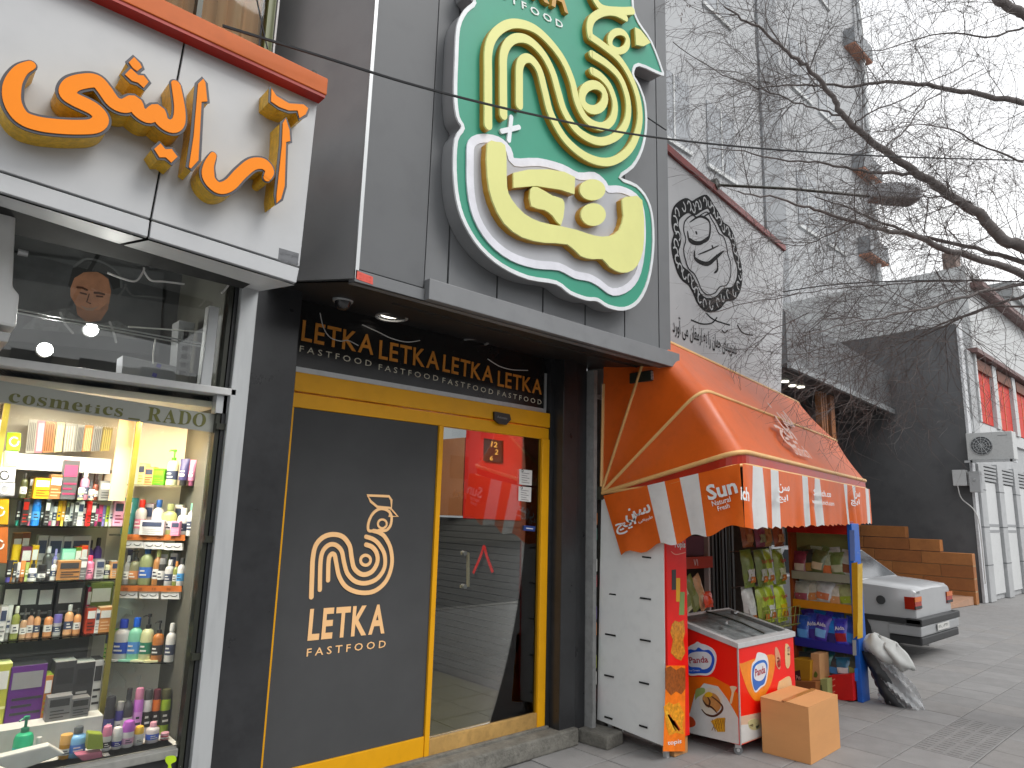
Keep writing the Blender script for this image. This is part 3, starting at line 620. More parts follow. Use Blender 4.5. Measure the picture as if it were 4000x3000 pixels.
# ------------------------------------------------------------------ goods in the window
NOUN = {'bottle': 'bottle', 'pump': 'pump bottle', 'box': 'box', 'tube': 'tube', 'can': 'spray can', 'jar': 'jar', 'roll': 'roll-on stick', 'dropper': 'dropper bottle'}
def goods(row, shelf_name, pl, z0, group, items, depth=.03, dy=0.0):
    N = pl.N; U = Vector((0, 0, 1)).cross(N)*-1
    if U.dot(pl.u) < 0: U = -U
    pl2 = Plane(pl.P-N*dy, N, pl.u)
    yaw = math.atan2(U.y, U.x)
    for i, it in enumerate(items):
        kind, x0, x1, top, c1, c2, adj = it[:7]; c3 = it[7] if len(it) > 7 else None
        ym = (top+(it[8] if len(it) > 8 else top+60))/2
        A = pl2(x0, ym); B = pl2(x1, ym); w = (B-A).dot(U); w = abs(w)*1.12; C = (A+B)/2; h = max(.03, pl2((x0+x1)/2, top).z-z0); C.z = z0
        nb = items[i-1] if i > 0 else (items[1] if len(items) > 1 else None)
        nm = NOUN[kind]
        lab = adj+' '+nm
        if nb: lab += ' beside the '+' '.join(nb[6].split()[:2])+' '+NOUN[nb[0]].split()[-1]
        lab += ' on '+shelf_name
        r = w/2; t = thing(nm.replace(' ', '_').replace('-', '_'), lab, nm.split()[-1] if nm != 'spray can' else 'can', C, group)
        sy = min(1.0, depth/max(r, .001)) if r > depth else 1.0
        m1, m2 = col(c1), col(c2)
        lb = col(c3) if c3 else (col('#d8d8d6') if sum(hx(c1)) < 1.0 else col('#3c4660'))
        if kind == 'box':
            o = MB().obox(C-U*r+N*-depth, U*w, N*depth*2, Vector((0, 0, h))).build('carton', m1, t, bevel=.0015, seg=1)
            Fp = C+N*(depth+.0006)
            mb = MB(); mb.obox(Fp-U*r*.8+Vector((0, 0, h*.58)), U*w*.8, N*.0008, Vector((0, 0, h*.3))); mb.build('label', lb, t)
            mb = MB()
            for q in range(3): mb.obox(Fp-U*r*.7+Vector((0, 0, h*(.12+.13*q))), U*w*(.55+.25*((i+q) % 2)), N*.0008, Vector((0, 0, h*.045)))
            mb.build('print', m2, t)
            if h > w*1.2: mb = MB(); mb.obox(C-U*r*.995+N*-depth*.99+Vector((0, 0, h*.999)), U*w*.99, N*depth*1.98, Vector((0, 0, .0015))); mb.build('lid', m2, t)
        elif kind in ('bottle', 'pump', 'dropper', 'jar', 'roll', 'can', 'tube'):
            if kind == 'tube':
                ch = h*.2
                MB().lathe(C, [(r*.72, 0), (r*.74, ch)], 12, sy, yaw).build('cap', m2, t, smooth=40)
                mb = MB(); n = 12; b = []
                prof = [(1, 1, ch), (1, .96, ch+h*.2), (1.0, .6, h*.7), (1.02, .1, h*.97), (1.02, .08, h)]
                for a, bb, z in prof: b.append([C+U*(r*a*math.cos(2*math.pi*k/n))+N*(min(r, depth)*bb*math.sin(2*math.pi*k/n))+Vector((0, 0, z)) for k in range(n)])
                mb.v = [p for ring_ in b for p in ring_]
                for j in range(len(b)-1):
                    for k in range(n): mb.f.append([j*n+k, j*n+(k+1) % n, (j+1)*n+(k+1) % n, (j+1)*n+k]); mb.fm.append(0)
                mb.build('body', m1, t, smooth=50)
                mb = MB(); mb.obox(C-U*r*.55+N*(min(r, depth)*.9)+Vector((0, 0, h*.34)), U*r*1.1, N*.002, Vector((0, 0, h*.09))); mb.obox(C-U*r*.45+N*(min(r, depth)*.72)+Vector((0, 0, h*.5)), U*r*.9, N*.002, Vector((0, 0, h*.05))); mb.build('print', lb, t)
                continue
            if kind == 'bottle': prof = [(r*.94, 0), (r, h*.03), (r, h*.62), (r*.86, h*.7), (r*.42, h*.76), (r*.42, h*.79)]; cap = [(r*.5, h*.785), (r*.5, h*.97), (r*.44, h)]
            elif kind == 'pump': prof = [(r*.94, 0), (r, h*.03), (r, h*.56), (r*.84, h*.64), (r*.36, h*.69)]; cap = [(r*.42, h*.68), (r*.42, h*.77), (r*.16, h*.78), (r*.16, h*.93), (r*.32, h*.94), (r*.32, h)]
            elif kind == 'dropper': prof = [(r*.94, 0), (r, h*.04), (r, h*.5), (r*.8, h*.58), (r*.4, h*.62)]; cap = [(r*.5, h*.61), (r*.5, h*.8), (r*.3, h*.82), (r*.26, h)]
            elif kind == 'jar': prof = [(r*.9, 0), (r, h*.08), (r, h*.6)]; cap = [(r*1.02, h*.6), (r*1.02, h*.96), (r*.95, h)]
            elif kind == 'roll': prof = [(r*.86, 0), (r*.95, h*.04), (r, h*.5), (r*.94, h*.58)]; cap = [(r*.98, h*.58), (r*.98, h*.8), (r*.8, h*.95), (r*.4, h)]
            else: prof = [(r*.95, 0), (r, h*.02), (r, h*.74), (r*.9, h*.78)]; cap = [(r*.9, h*.775), (r*.9, h*.95), (r*.75, h)]
            MB().lathe(C, prof, 14, sy, yaw).build('body', m1, t, smooth=40)
            MB().lathe(C, cap, 12, sy, yaw).build('cap', m2, t, smooth=40)
            if kind == 'pump': MB().tube([C+Vector((0, 0, h*.97)), C+Vector((0, 0, h*.97))-U*r*.5+N*r*.4, C+Vector((0, 0, h*.94))-U*r*.75+N*r*.6], r*.11, 6).build('spout', m2, t)
            z1 = prof[2][1] if kind not in ('jar',) else prof[-1][1]
            MB().lathe(C, [(r*1.012, z1*.28), (r*1.012, z1*.72)], 14, sy, yaw).build('label', lb, t, smooth=40)
            mb = MB()
            for q in range(2): mb.obox(C-U*r*.5+N*(r*sy*.93)+Vector((0, 0, z1*(.38+.16*q))), U*r*(1.0-.3*q), N*r*.1, Vector((0, 0, z1*.06)))
            mb.build('print', col('#2c3040') if sum(lb.node_tree.nodes['Color Ramp'].color_ramp.elements[0].color[:3]) > 1 else col('#d8d8d6'), t)
P38 = PY(3.80)
goods('a1', 'the top glass shelf', P38, SH['a1'], 'cosmetics on the glass shelves', [
 ('bottle', 84, 110, 1848, '#3c4020', '#1c1c18', 'slim dark green'), ('box', 134, 190, 1868, '#c4920c', '#7a4a10', 'squat mustard yellow'), ('box', 194, 238, 1856, '#8c5a30', '#c8a070', 'brown'),
 ('box', 246, 302, 1800, '#4a4a4c', '#8c2c50', 'tall striped charcoal', '#9a3c5c'), ('bottle', 318, 350, 1840, '#c87c94', '#d8d0d0', 'dusty pink'), ('dropper', 366, 388, 1852, '#6c3420', '#2c1c18', 'small dark brown'), ('box', 388, 432, 1880, '#7c7c78', '#3c3c3c', 'low grey')])
goods('a1back', 'the top glass shelf, back row', P38, SH['a1'], 'cosmetics on the glass shelves', [('box', 112, 132, 1862, '#5a5430', '#a09050', 'olive carton'), ('box', 314, 334, 1822, '#b87890', '#e8d8dc', 'rose carton'), ('box', 338, 362, 1828, '#8c8c8c', '#c8c8c8', 'grey carton'), ('box', 366, 396, 1830, '#9a6848', '#e0c8b0', 'copper carton'), ('box', 400, 430, 1836, '#707276', '#b8b8bc', 'slate carton')], dy=.09)
goods('a1b', 'the top glass shelf', P38, SH['a1'], 'cosmetics on the glass shelves', [('jar', 304, 326, 1905, '#a8aa80', '#d8d8c8', 'small pale olive'), ('jar', 346, 366, 1912, '#c0a890', '#e0e0d8', 'small clear tan')], dy=-.05)
goods('a2', 'the second glass shelf', P38, SH['a2'], 'cosmetics on the glass shelves', [
 ('tube', 66, 84, 1955, '#2c2c2e', '#1a8a7c', 'teal capped black'), ('box', 88, 110, 1948, '#303032', '#b02010', 'red banded black', '#b82414'), ('tube', 110, 126, 1968, '#707074', '#a8586c', 'narrow grey'), ('can', 128, 160, 1950, '#1278d4', '#3c8cf0', 'bright blue', '#5aa8f0'),
 ('tube', 160, 174, 1960, '#3a3c34', '#202020', 'olive black'), ('box', 175, 192, 1952, '#28282a', '#8a8a8a', 'plain black'), ('tube', 193, 208, 1962, '#9a9a9c', '#c05a80', 'pink capped grey'), ('can', 209, 225, 1958, '#c8c8c8', '#242426', 'black capped white'),
 ('tube', 226, 241, 1955, '#e4b410', '#6c1c3c', 'maroon capped yellow'), ('tube', 242, 256, 1956, '#c89430', '#f0d060', 'amber'), ('bottle', 257, 273, 1960, '#4a4c4c', '#b8c488', 'lime capped charcoal'), ('tube', 274, 288, 1966, '#d0d0d0', '#3c3c3e', 'slim white'),
 ('box', 288, 302, 1962, '#545456', '#808082', 'dark grey'), ('box', 302, 322, 1958, '#d4d4d2', '#b0b0b0', 'wide white'), ('can', 322, 337, 1966, '#d8d8d8', '#2a2a2c', 'short white'), ('box', 337, 353, 1958, '#d01c1c', '#5a2c10', 'scarlet', '#e84040'),
 ('box', 353, 369, 1964, '#2e3030', '#c8c8c8', 'black script'), ('can', 370, 385, 1968, '#c03c78', '#262628', 'black capped magenta'), ('tube', 386, 401, 1972, '#dc4a80', '#2a2a2c', 'hot pink'), ('tube', 401, 413, 1974, '#8078b8', '#a090e0', 'lilac'), ('tube', 414, 427, 1976, '#b4c830', '#e8f0d0', 'lime'),
 ('tube', 428, 443, 1972, '#d8d8d8', '#f0f0f0', 'clear white'), ('box', 445, 478, 1955, '#e0a0bc', '#882848', 'tall pink')])
goods('a3back', 'the third glass shelf, back row', P38, SH['a3'], 'cosmetics on the glass shelves', [
 ('box', 50, 82, 2082, '#6a4418', '#c87c30', 'tall brown gold'), ('box', 84, 112, 2080, '#7a3c14', '#d89040', 'tall copper'), ('box', 145, 180, 2090, '#b8b8b8', '#8a8a8a', 'pale grey'), ('box', 190, 238, 2092, '#bcbcbc', '#7a7a7a', 'broad pale grey'), ('box', 244, 275, 2094, '#c0c0c0', '#888888', 'light grey printed'), ('box', 278, 345, 2092, '#b4b4b2', '#7c7c7c', 'wide silver grey'), ('bottle', 368, 400, 2100, '#5a3c8c', '#222224', 'black capped purple'), ('bottle', 340, 366, 2110, '#5a3c8c', '#2a2a30', 'squat purple')], dy=.10)
goods('a3mid', 'the third glass shelf, middle row', P38, SH['a3'], 'cosmetics on the glass shelves', [
 ('tube', 48, 80, 2126, '#e8c018', '#d88c10', 'broad yellow'), ('box', 82, 118, 2134, '#702840', '#3c1420', 'maroon'), ('box', 122, 145, 2130, '#c8a008', '#e8c040', 'mustard'), ('bottle', 172, 206, 2134, '#484848', '#c8c8c8', 'charcoal'), ('bottle', 208, 226, 2144, '#8880c0', '#b0a8e8', 'lilac grey'), ('box', 240, 286, 2143, '#90d4bc', '#4a9c84', 'mint green', '#a8e0cc'), ('box', 290, 312, 2136, '#5a7810', '#e04818', 'green orange'), ('box', 313, 336, 2130, '#d84018', '#c87c10', 'orange red')], dy=.05)
goods('a3', 'the third glass shelf, front row', P38, SH['a3'], 'cosmetics on the glass shelves', [
 ('tube', 25, 48, 2188, '#242426', '#5048a0', 'purple capped black'), ('tube', 50, 65, 2200, '#3a3a3c', '#888888', 'dark grey'), ('tube', 66, 79, 2196, '#c8c8c8', '#404040', 'white'), ('tube', 80, 97, 2190, '#c88040', '#8a5020', 'tan'), ('tube', 98, 112, 2196, '#90a050', '#c0d080', 'pale olive'), ('dropper', 113, 145, 2188, '#cccccc', '#303032', 'clear white'), ('jar', 147, 178, 2205, '#3c3c3e', '#1a1a1c', 'dark'), ('tube', 180, 199, 2190, '#484a4c', '#202022', 'charcoal'), ('bottle', 200, 223, 2186, '#c4c4c4', '#9a9a9c', 'milky white'),
 ('box', 226, 306, 2188, '#a07040', '#343436', 'broad brown palette', '#3a3a3c'), ('box', 310, 333, 2182, '#6a6a6c', '#a0a0a0', 'slim grey'), ('bottle', 335, 368, 2170, '#d87898', '#e83c5c', 'rose pink', '#f0a0b8'), ('box', 371, 401, 2184, '#a8a8a8', '#5a5a5c', 'ash grey'), ('bottle', 404, 430, 2190, '#c8ccac', '#38383a', 'olive white'), ('box', 431, 453, 2192, '#d09a68', '#b8b8b0', 'light tan')], dy=-.02)
goods('a4back', 'the fourth glass shelf, back row', P38, SH['a4'], 'cosmetics on the glass shelves', [
 ('box', 15, 75, 2275, '#303030', '#787878', 'wide black photo'), ('box', 80, 145, 2278, '#363636', '#8c8c8c', 'black brush'), ('box', 150, 205, 2280, '#2c2c2e', '#6a6a6a', 'dark printed'), ('box', 225, 320, 2275, '#3a3a3c', '#707070', 'broad charcoal'), ('box', 338, 352, 2290, '#b8305a', '#2c9c88', 'narrow crimson'), ('box', 352, 432, 2275, '#6a7434', '#828c48', 'large olive')], dy=.12)
goods('a4', 'the fourth glass shelf, front row', P38, SH['a4'], 'cosmetics on the glass shelves', [
 ('box', 0, 24, 2366, '#d4d4d4', '#808080', 'white printed'), ('tube', 27, 48, 2364, '#c4c4c4', '#8a8a8a', 'pale white'), ('bottle', 51, 80, 2368, '#8a9048', '#d0d0c0', 'olive'), ('dropper', 85, 109, 2378, '#b89474', '#4a4a4c', 'beige'), ('bottle', 110, 134, 2380, '#c09070', '#222224', 'black capped beige'), ('bottle', 136, 160, 2384, '#c89468', '#3a3a3a', 'caramel'), ('bottle', 176, 207, 2385, '#c08050', '#333335', 'amber brown'), ('jar', 210, 240, 2400, '#a8a8a8', '#6a60a8', 'lilac capped'), ('bottle', 257, 288, 2362, '#d09c70', '#b8b8b8', 'grey capped tan'), ('bottle', 290, 318, 2376, '#c88c5c', '#343436', 'dark capped tan'),
 ('box', 336, 368, 2372, '#a83418', '#4a1c10', 'brick red'), ('box', 369, 384, 2382, '#d8d8d8', '#a0a0a0', 'thin white'), ('box', 386, 432, 2370, '#c88850', '#e0b890', 'orange tan')], dy=-.02)
goods('riser', 'the white riser', PY(3.72), .655, 'cartons on the white riser', [
 ('box', -60, 34, 2588, '#b4b440', '#e0e0a0', 'lime printed'), ('box', 40, 168, 2590, '#5a1c78', '#303034', 'purple hair dryer', '#8c8c90'), ('box', 170, 196, 2630, '#b87028', '#90a030', 'orange olive'), ('box', 212, 285, 2576, '#343436', '#9a9a9a', 'black windowed', '#202022'), ('box', 291, 358, 2580, '#2e2e30', '#a8a8a8', 'tall black windowed', '#1c1c1e'), ('box', 362, 392, 2570, '#c0c0c0', '#242426', 'slim white trimmer', '#2c2c2e')], depth=.05, dy=.06)
goods('riser2', 'the white riser, front', PY(3.72), .655, 'cartons on the white riser', [('box', 186, 270, 2714, '#7c7c7e', '#3c3c3e', 'grey patterned', '#363638'), ('box', 276, 340, 2720, '#707072', '#343436', 'dark patterned', '#2c2c2e')], depth=.03, dy=-.04)
o = thing('box', 'long black appliance box with pale printed text behind the purple carton', 'box', (.25, 3.93, .66))
p0 = oy(-80, 2500, 3.93); p1 = oy(344, 2490, 3.93)
MB().box(p0.x, p1.x, 3.90, 3.98, .80, .975).build('carton', col('#353537'), o, bevel=.002)
mb = MB()
for k in range(4): mb.box(.16, .26, 3.8985, 3.9, .845+k*.012, .852+k*.012)
mb.build('print', col('#b8b8b8'), o); MB().box(.30, .46, 3.898, 3.9, .845, .855).build('stripe', col('#8a2c4c'), o)
MB().box(p0.x, p1.x, 3.92, 3.98, .655, .80).build('stand', col('#48484a'), o)
goods('ledge', 'the white window floor', PY(3.52), .536, 'toiletries on the window floor', [
 ('pump', 66, 136, 2798, '#24b080', '#2c8c6c', 'emerald green', '#18b8c0'), ('jar', 140, 160, 2880, '#8c2440', '#d0d0d0', 'little maroon'), ('jar', 236, 280, 2868, '#c08a14', '#d8a860', 'orange amber'), ('bottle', 272, 338, 2838, '#78b0e0', '#565a5e', 'pale blue lotion', '#4a80d8'), ('roll', 402, 436, 2832, '#cfcfcf', '#dc84a8', 'pink capped', '#303034'), ('roll', 440, 477, 2838, '#d4d4d4', '#e0e0e0', 'white capped', '#2a2a90'), ('roll', 480, 524, 2812, '#d8d4d8', '#b860c8', 'violet capped', '#d0a0c0'), ('roll', 526, 560, 2834, '#cccccc', '#e8b838', 'yellow rimmed', '#d8d8d0'), ('bottle', 574, 620, 2820, '#d0c8cc', '#e8a8bc', 'pink white', '#3c60c8'), ('jar', 626, 654, 2872, '#b01840', '#d8a0b0', 'crimson')], depth=.035)
goods('ledgeback', 'the window floor, back row', PY(3.62), .536, 'toiletries on the window floor', [
 ('can', 414, 452, 2720, '#28282e', '#303036', 'navy black', '#404080'), ('can', 453, 484, 2740, '#3a3480', '#909090', 'indigo'), ('bottle', 486, 524, 2688, '#3c3c40', '#303034', 'charcoal'), ('can', 528, 562, 2688, '#c070d0', '#c47c9c', 'tall violet', '#d898e0'), ('can', 564, 596, 2692, '#c8c8c8', '#48484a', 'silver letter', '#1c1c1e'), ('can', 598, 628, 2692, '#d86c18', '#5c2030', 'orange letter', '#2a1c1c'), ('can', 630, 668, 2692, '#88a418', '#48482c', 'lime letter', '#242820')], depth=.04)
goods('b1', 'the top corner shelf', PD, SB['b1'], 'lotions on the corner shelves', [
 ('box', 552, 574, 1812, '#c8cc94', '#909c50', 'pale green'), ('box', 576, 606, 1826, '#d8a870', '#c83c28', 'red striped'), ('box', 608, 648, 1832, '#58b010', '#80d808', 'bright green', '#70c818'), ('pump', 662, 700, 1756, '#cfd4a8', '#40d020', 'green capped cream'), ('tube', 706, 738, 1792, '#38386c', '#28282a', 'curved navy'), ('tube', 742, 766, 1796, '#b07090', '#783858', 'mauve')], depth=.025)
goods('b2', 'the second corner shelf', PD, SB['b2'], 'lotions on the corner shelves', [
 ('box', 496, 528, 1945, '#3c8c90', '#4c4c50', 'teal striped'), ('bottle', 536, 574, 1952, '#a8a8a8', '#b82414', 'red capped grey', '#c07088'), ('bottle', 602, 640, 1952, '#c0bcc0', '#1c4c8c', 'blue capped white', '#80b4e0'), ('bottle', 642, 690, 1968, '#a8b070', '#808858', 'pale olive'), ('bottle', 700, 736, 1984, '#d8d8d8', '#f0f0f0', 'glossy white'), ('bottle', 738, 766, 1966, '#d0d0d0', '#70b8a0', 'mint capped')], depth=.025)
goods('b2f', 'the second corner shelf, front', PD, SB['b2'], 'lotions on the corner shelves', [('box', 556, 640, 2032, '#d0d0d0', '#a0a0a0', 'low wide white'), ('box', 674, 704, 2036, '#e090b0', '#f0b8cc', 'small pink')], depth=.015, dy=-.03)
goods('b3', 'the third corner shelf', PD, SB['b3'], 'lotions on the corner shelves', [
 ('bottle', 490, 514, 2170, '#909090', '#c8c8c8', 'dull grey'), ('pump', 516, 552, 2150, '#707258', '#3c3c3e', 'olive brown', '#c08050'), ('bottle', 556, 600, 2130, '#8a9468', '#1c5088', 'navy capped olive', '#3c6cc0'), ('bottle', 606, 634, 2145, '#a07040', '#98a060', 'amber olive'), ('can', 622, 648, 2180, '#2a2a2c', '#808080', 'slim black'), ('bottle', 650, 680, 2186, '#b8b8b8', '#d0d0d0', 'translucent white'), ('bottle', 680, 700, 2192, '#7c8440', '#c08040', 'slim olive'), ('bottle', 698, 724, 2180, '#c8c8c8', '#424244', 'dark capped white', '#4c9cd8')], depth=.025)
goods('b3back', 'the third corner shelf, back row', PD, SB['b3'], 'lotions on the corner shelves', [('box', 506, 530, 2128, '#a8a8a0', '#585858', 'silver slim'), ('box', 570, 596, 2150, '#c0b080', '#806838', 'straw'), ('box', 636, 664, 2148, '#98a078', '#4c5838', 'sage'), ('box', 672, 696, 2160, '#b8b4b0', '#606060', 'chalk')], depth=.02, dy=.05)
goods('b2back', 'the second corner shelf, back row', PD, SB['b2'], 'lotions on the corner shelves', [('box', 574, 604, 1968, '#b4a8a8', '#a04860', 'blush'), ('box', 690, 716, 1972, '#c8c0b4', '#7c9c90', 'ivory')], depth=.02, dy=.05)
goods('b4', 'the lowest corner shelf', PD, SB['b4'], 'lotions on the corner shelves', [
 ('box', 426, 448, 2460, '#b8c870', '#30a020', 'leaf green'), ('bottle', 456, 512, 2418, '#b8b8bc', '#2840a8', 'large blue topped', '#1848b0'), ('bottle', 513, 558, 2412, '#80c4ac', '#1c60d0', 'mint blue', '#5090d8'), ('pump', 562, 604, 2398, '#c0c498', '#2c2c2e', 'black pumped cream', '#2c7c60'), ('pump', 606, 642, 2424, '#a86830', '#343436', 'dark orange', '#303032'), ('bottle', 656, 688, 2434, '#cfcfcf', '#d8d8d8', 'tall white')], depth=.03)
for i, (x0, x1, y0) in enumerate(((488, 572, 2112), (574, 650, 2116), (652, 722, 2120), (474, 548, 2306), (556, 630, 2308), (640, 710, 2310))):
    o = thing('lash_box', ('first', 'second', 'third')[i % 3]+' white eyelash box from the gold post under the '+('upper' if i < 3 else 'lower')+' price strip', 'box', PD(x0, y0+28), 'eyelash boxes under the price strips')
    MB().prism([PD(x0, y0), PD(x1, y0+1), PD(x1, y0+28), PD(x0, y0+27)], Dn, .028, -.012).build('carton', col('#d2d2d2'), o)
    mb = MB()
    for cx in (.28, .72):
        X = x0+(x1-x0)*cx; stroke(mb, [p+Dn*.028 for p in cat_rom([PD(X-13, y0+12), PD(X-5, y0+17), PD(X+6, y0+17), PD(X+13, y0+11)], 3)], .003, Dn, .0012)
    mb.build('lash', col('#2a2a2a'), o)
for i, (x0, x1, y0, y1, c, lab) in enumerate(((26, 80, 1690, 1762, '#8cc410', 'bright lime green packet hanging left of the gold post'), (14, 70, 1762, 1825, '#b4bc84', 'pale leafy packet below the lime green one'), (-30, 60, 1828, 1885, '#d4d4d4', 'white script packet above the round-logo box'), (-30, 58, 1884, 1938, '#8c8c90', 'grey box with pale round logo beside the gold post'), (-40, 34, 1945, 2050, '#b8860c', 'mustard panel box below the round-logo box'), (-40, 30, 2052, 2200, '#a85a20', 'large orange brown box under the mustard panel'), (-10, 20, 1640, 1690, '#b0a8e0', 'lilac white packet at the window edge'))):
    PQ = PY(3.74); o = thing('packet', lab, 'packet', PQ((x0+x1)/2, y1))
    MB().prism(pts_on(PQ, [(x0, y0), (x1, y0+3), (x1-5, y1), (x0-5, y1-3)]), NL, .02).build('wrapper', col(c), o, bevel=.003)
    mb = MB(); cx, cy = (x0+x1)/2, (y0+y1)/2
    stroke(mb, pts_on(PQ, [(cx+17*math.cos(a*.5), cy+17*math.sin(a*.5)) for a in range(12)]), .006, NL, .0215); mb.build('logo', col('#dcdcdc' if i != 2 else '#3a3a3c'), o)
o = thing('rear_panel', 'warm peach panel behind the hanging packets beside the gold post', 'panel', (.1, 3.85, .66)); MB().box(-1, .33, 3.84, 3.86, .66, 2.04).build('board', mat('peach_board', '#d8a070', .5, var=.08), o)
# colour swatch boards in the top compartment
for i, (x0, x1, c) in enumerate(((112, 146, '#8c8c8c'), (148, 176, '#b06c84'), (178, 218, '#9c6a44'), (222, 252, '#b8a880'), (256, 300, '#7c7c7e'), (302, 330, '#8a8c8c'), (332, 364, '#b07848'), (366, 400, '#969698'), (402, 440, '#7c7048'))):
    PQ = PY(3.9); o = thing('swatch_board', ('%s colour swatch board, number %s from the gold post in the top compartment' % (('silver grey', 'dusty rose', 'warm brown', 'cream beige', 'ash grey', 'cool grey', 'copper', 'pale silver', 'dark olive')[i], ('one', 'two', 'three', 'four', 'five', 'six', 'seven', 'eight', 'nine')[i])), 'board', PQ((x0+x1)/2, 1765), 'colour swatch boards')
    MB().prism(pts_on(PQ, [(x0, 1628+x0*.1), (x1, 1628+x1*.1), (x1-14, 1772-x0*.03), (x0-14, 1774-x0*.03)]), NL, .012).build('board', col(c), o)
    mb = MB()
    for k in range(4):
        xx = x0+3+(x1-x0-6)*k/4
        mb.prism(pts_on(PQ, [(xx, 1640+x0*.1), (xx+4, 1640+x0*.1), (xx-8, 1762), (xx-12, 1762)]), NL, .0135, -.012)
    mb.build('swatch', col(('#5c5c5e', '#e0a8b8', '#5a3014', '#d8cca0', '#a8a8a8', '#505052', '#d8b088', '#5e5e60', '#a8a060')[i]), o)
# flat packets and pads on the lower fronts
for lab, q, c in (('flat pink pad packet lying at the front of the window floor', [(290, 2945), (395, 2930), (398, 2968), (330, 2978)], '#b86880'), ('clear tray lying under the roll-on sticks', [(400, 2948), (470, 2944), (455, 2972), (395, 2976)], '#8c8c8c'), ('white flat dish at the front corner of the window floor', [(-60, 2965), (190, 2905), (250, 2940), (60, 3010)], '#d0d0ce'), ('lime green sponge beside the pale blue lotion', [(342, 2858), (398, 2862), (400, 2922), (336, 2925)], '#98a838')):
    PQ = PY(3.46)
    o = MB().prism(pts_on(PQ, q), NL, .02, .03).build('flat_pack', col(c), None, bevel=.006); tag(o, lab, 'packet')
for i, (x0, c, lab) in enumerate(((432, '#d0d0d0', 'white sachet lying under the blue topped bottle'), (484, '#8cc8b4', 'mint sachet lying on the lowest corner shelf'), (530, '#d0d4b0', 'cream sachet lying under the black pumped bottle'), (580, '#c8c89c', 'olive sachet lying on the lowest corner shelf edge'))):
    p = PD(x0+20, 2575); p.z = SB['b4']+.004; o = MB().cbox(p+Dn*.02, (.03, .02, .004), math.atan2(Dd.y, Dd.x)+.2*(i-1.5)).build('sachet', col(c)); tag(o, lab, 'sachet')

# ------------------------------------------------------------------ upper window: poster, boxes, lamps
PO = PY(4.28); o = thing('poster', 'large dark poster of a smiling man with a headband behind the upper glass', 'poster', PO(320, 1290))
MB().prism(pts_on(PO, [(40, 985), (640, 1065), (620, 1390), (20, 1330)]), NL, .004).build('sheet', mat('poster_sheet', '#45474a', .5, var=.35, vs=6), o)
def zp(pts): return pts_on(PO, zm(pts, 1.659, 0, 1000))
m_skin = mat('poster_skin', '#a07258', .5, var=.35, vs=7)
MB().prism(zp([(455, 200), (480, 140), (540, 105), (640, 105), (700, 150), (718, 230), (705, 310), (670, 360), (610, 385), (550, 378), (490, 320), (455, 260)]), NL, .006).build('face', m_skin, o)
MB().prism(zp([(490, 320), (550, 355), (640, 350), (700, 300), (700, 345), (650, 420), (560, 430), (500, 380)]), NL, .0065).build('beard', mat('poster_beard', '#8a6450', .6, var=.3, vs=20), o)
MB().prism(zp([(440, 190), (470, 80), (560, 30), (680, 40), (770, 110), (790, 200), (730, 220), (700, 140), (620, 100), (540, 108), (480, 145), (455, 210)]), NL, .0068).build('hair', mat('poster_hair', '#2e2f31', .6), o)
mb = MB(); stroke(mb, cat_rom(zp([(480, 70), (560, 20), (680, 50), (770, 120), (785, 200)]), 4), .012, NL, .008); mb.build('headband', col('#5c5e60'), o)
mb = MB()
for a, b in (((500, 205), (560, 222)), ((612, 240), (672, 250))): stroke(mb, zp([a, ((a[0]+b[0])/2, a[1]+2), b]), .012, NL, .0085)
for a, b in (((520, 240), (556, 250)), ((625, 262), (662, 266))): stroke(mb, zp([a, b]), .009, NL, .0085)
stroke(mb, zp([(575, 250), (560, 300), (585, 310)]), .006, NL, .0085); mb.build('features', col('#4a2a1c'), o)
mb = MB(); mb.prism(zp([(520, 322), (560, 338), (600, 338), (640, 326), (600, 356), (555, 354)]), NL, .009); mb.build('smile', col('#8e7668'), o)
MB().prism(zp([(150, 460), (260, 370), (420, 340), (500, 400), (640, 440), (760, 420), (860, 480), (880, 540), (140, 470)]), NL, .0058).build('jacket', mat('poster_jacket', '#5e6062', .6, var=.4, vs=30), o)
mb = MB(); stroke(mb, cat_rom(zp([(390, 370), (420, 440), (470, 500)]), 4), .012, NL, .0075); stroke(mb, cat_rom(zp([(710, 430), (735, 500), (750, 560)]), 4), .012, NL, .0075); mb.build('zip', col('#9a9c9e'), o)
for lab, x, y, Y in (('glowing round spot lamp over the poster jacket', 355, 1288, 3.9), ('glowing round spot lamp nearer the white transom bar', 175, 1366, 3.9)):
    p = oy(x, y, Y); t = thing('spot_lamp', lab, 'lamp', p, 'spot lamps behind the upper glass')
    MB().lathe(p+Vector((0, .02, 0)), [(.034, 0), (.038, .012), (.034, .03)], 18, axis=(0, -1, 0)).build('rim', m_alu, t); l = bpy.data.lights.new('spot_light', 'POINT'); l.energy = 3.2; l.shadow_soft_size = .03; l.color = (1, .96, .9); lo = bpy.data.objects.new('spot_light', l); COL.objects.link(lo); lo.location = (p+Vector((0, -.06, .0)))*K
    MB().lathe(p+Vector((0, -.011, 0)), [(.03, 0), (.024, .006)], 18, axis=(0, -1, 0)).build('lamp', mat('spot_glow', '#ffffff', .5, emit=14, var=0), t)
PU = PY(3.75)
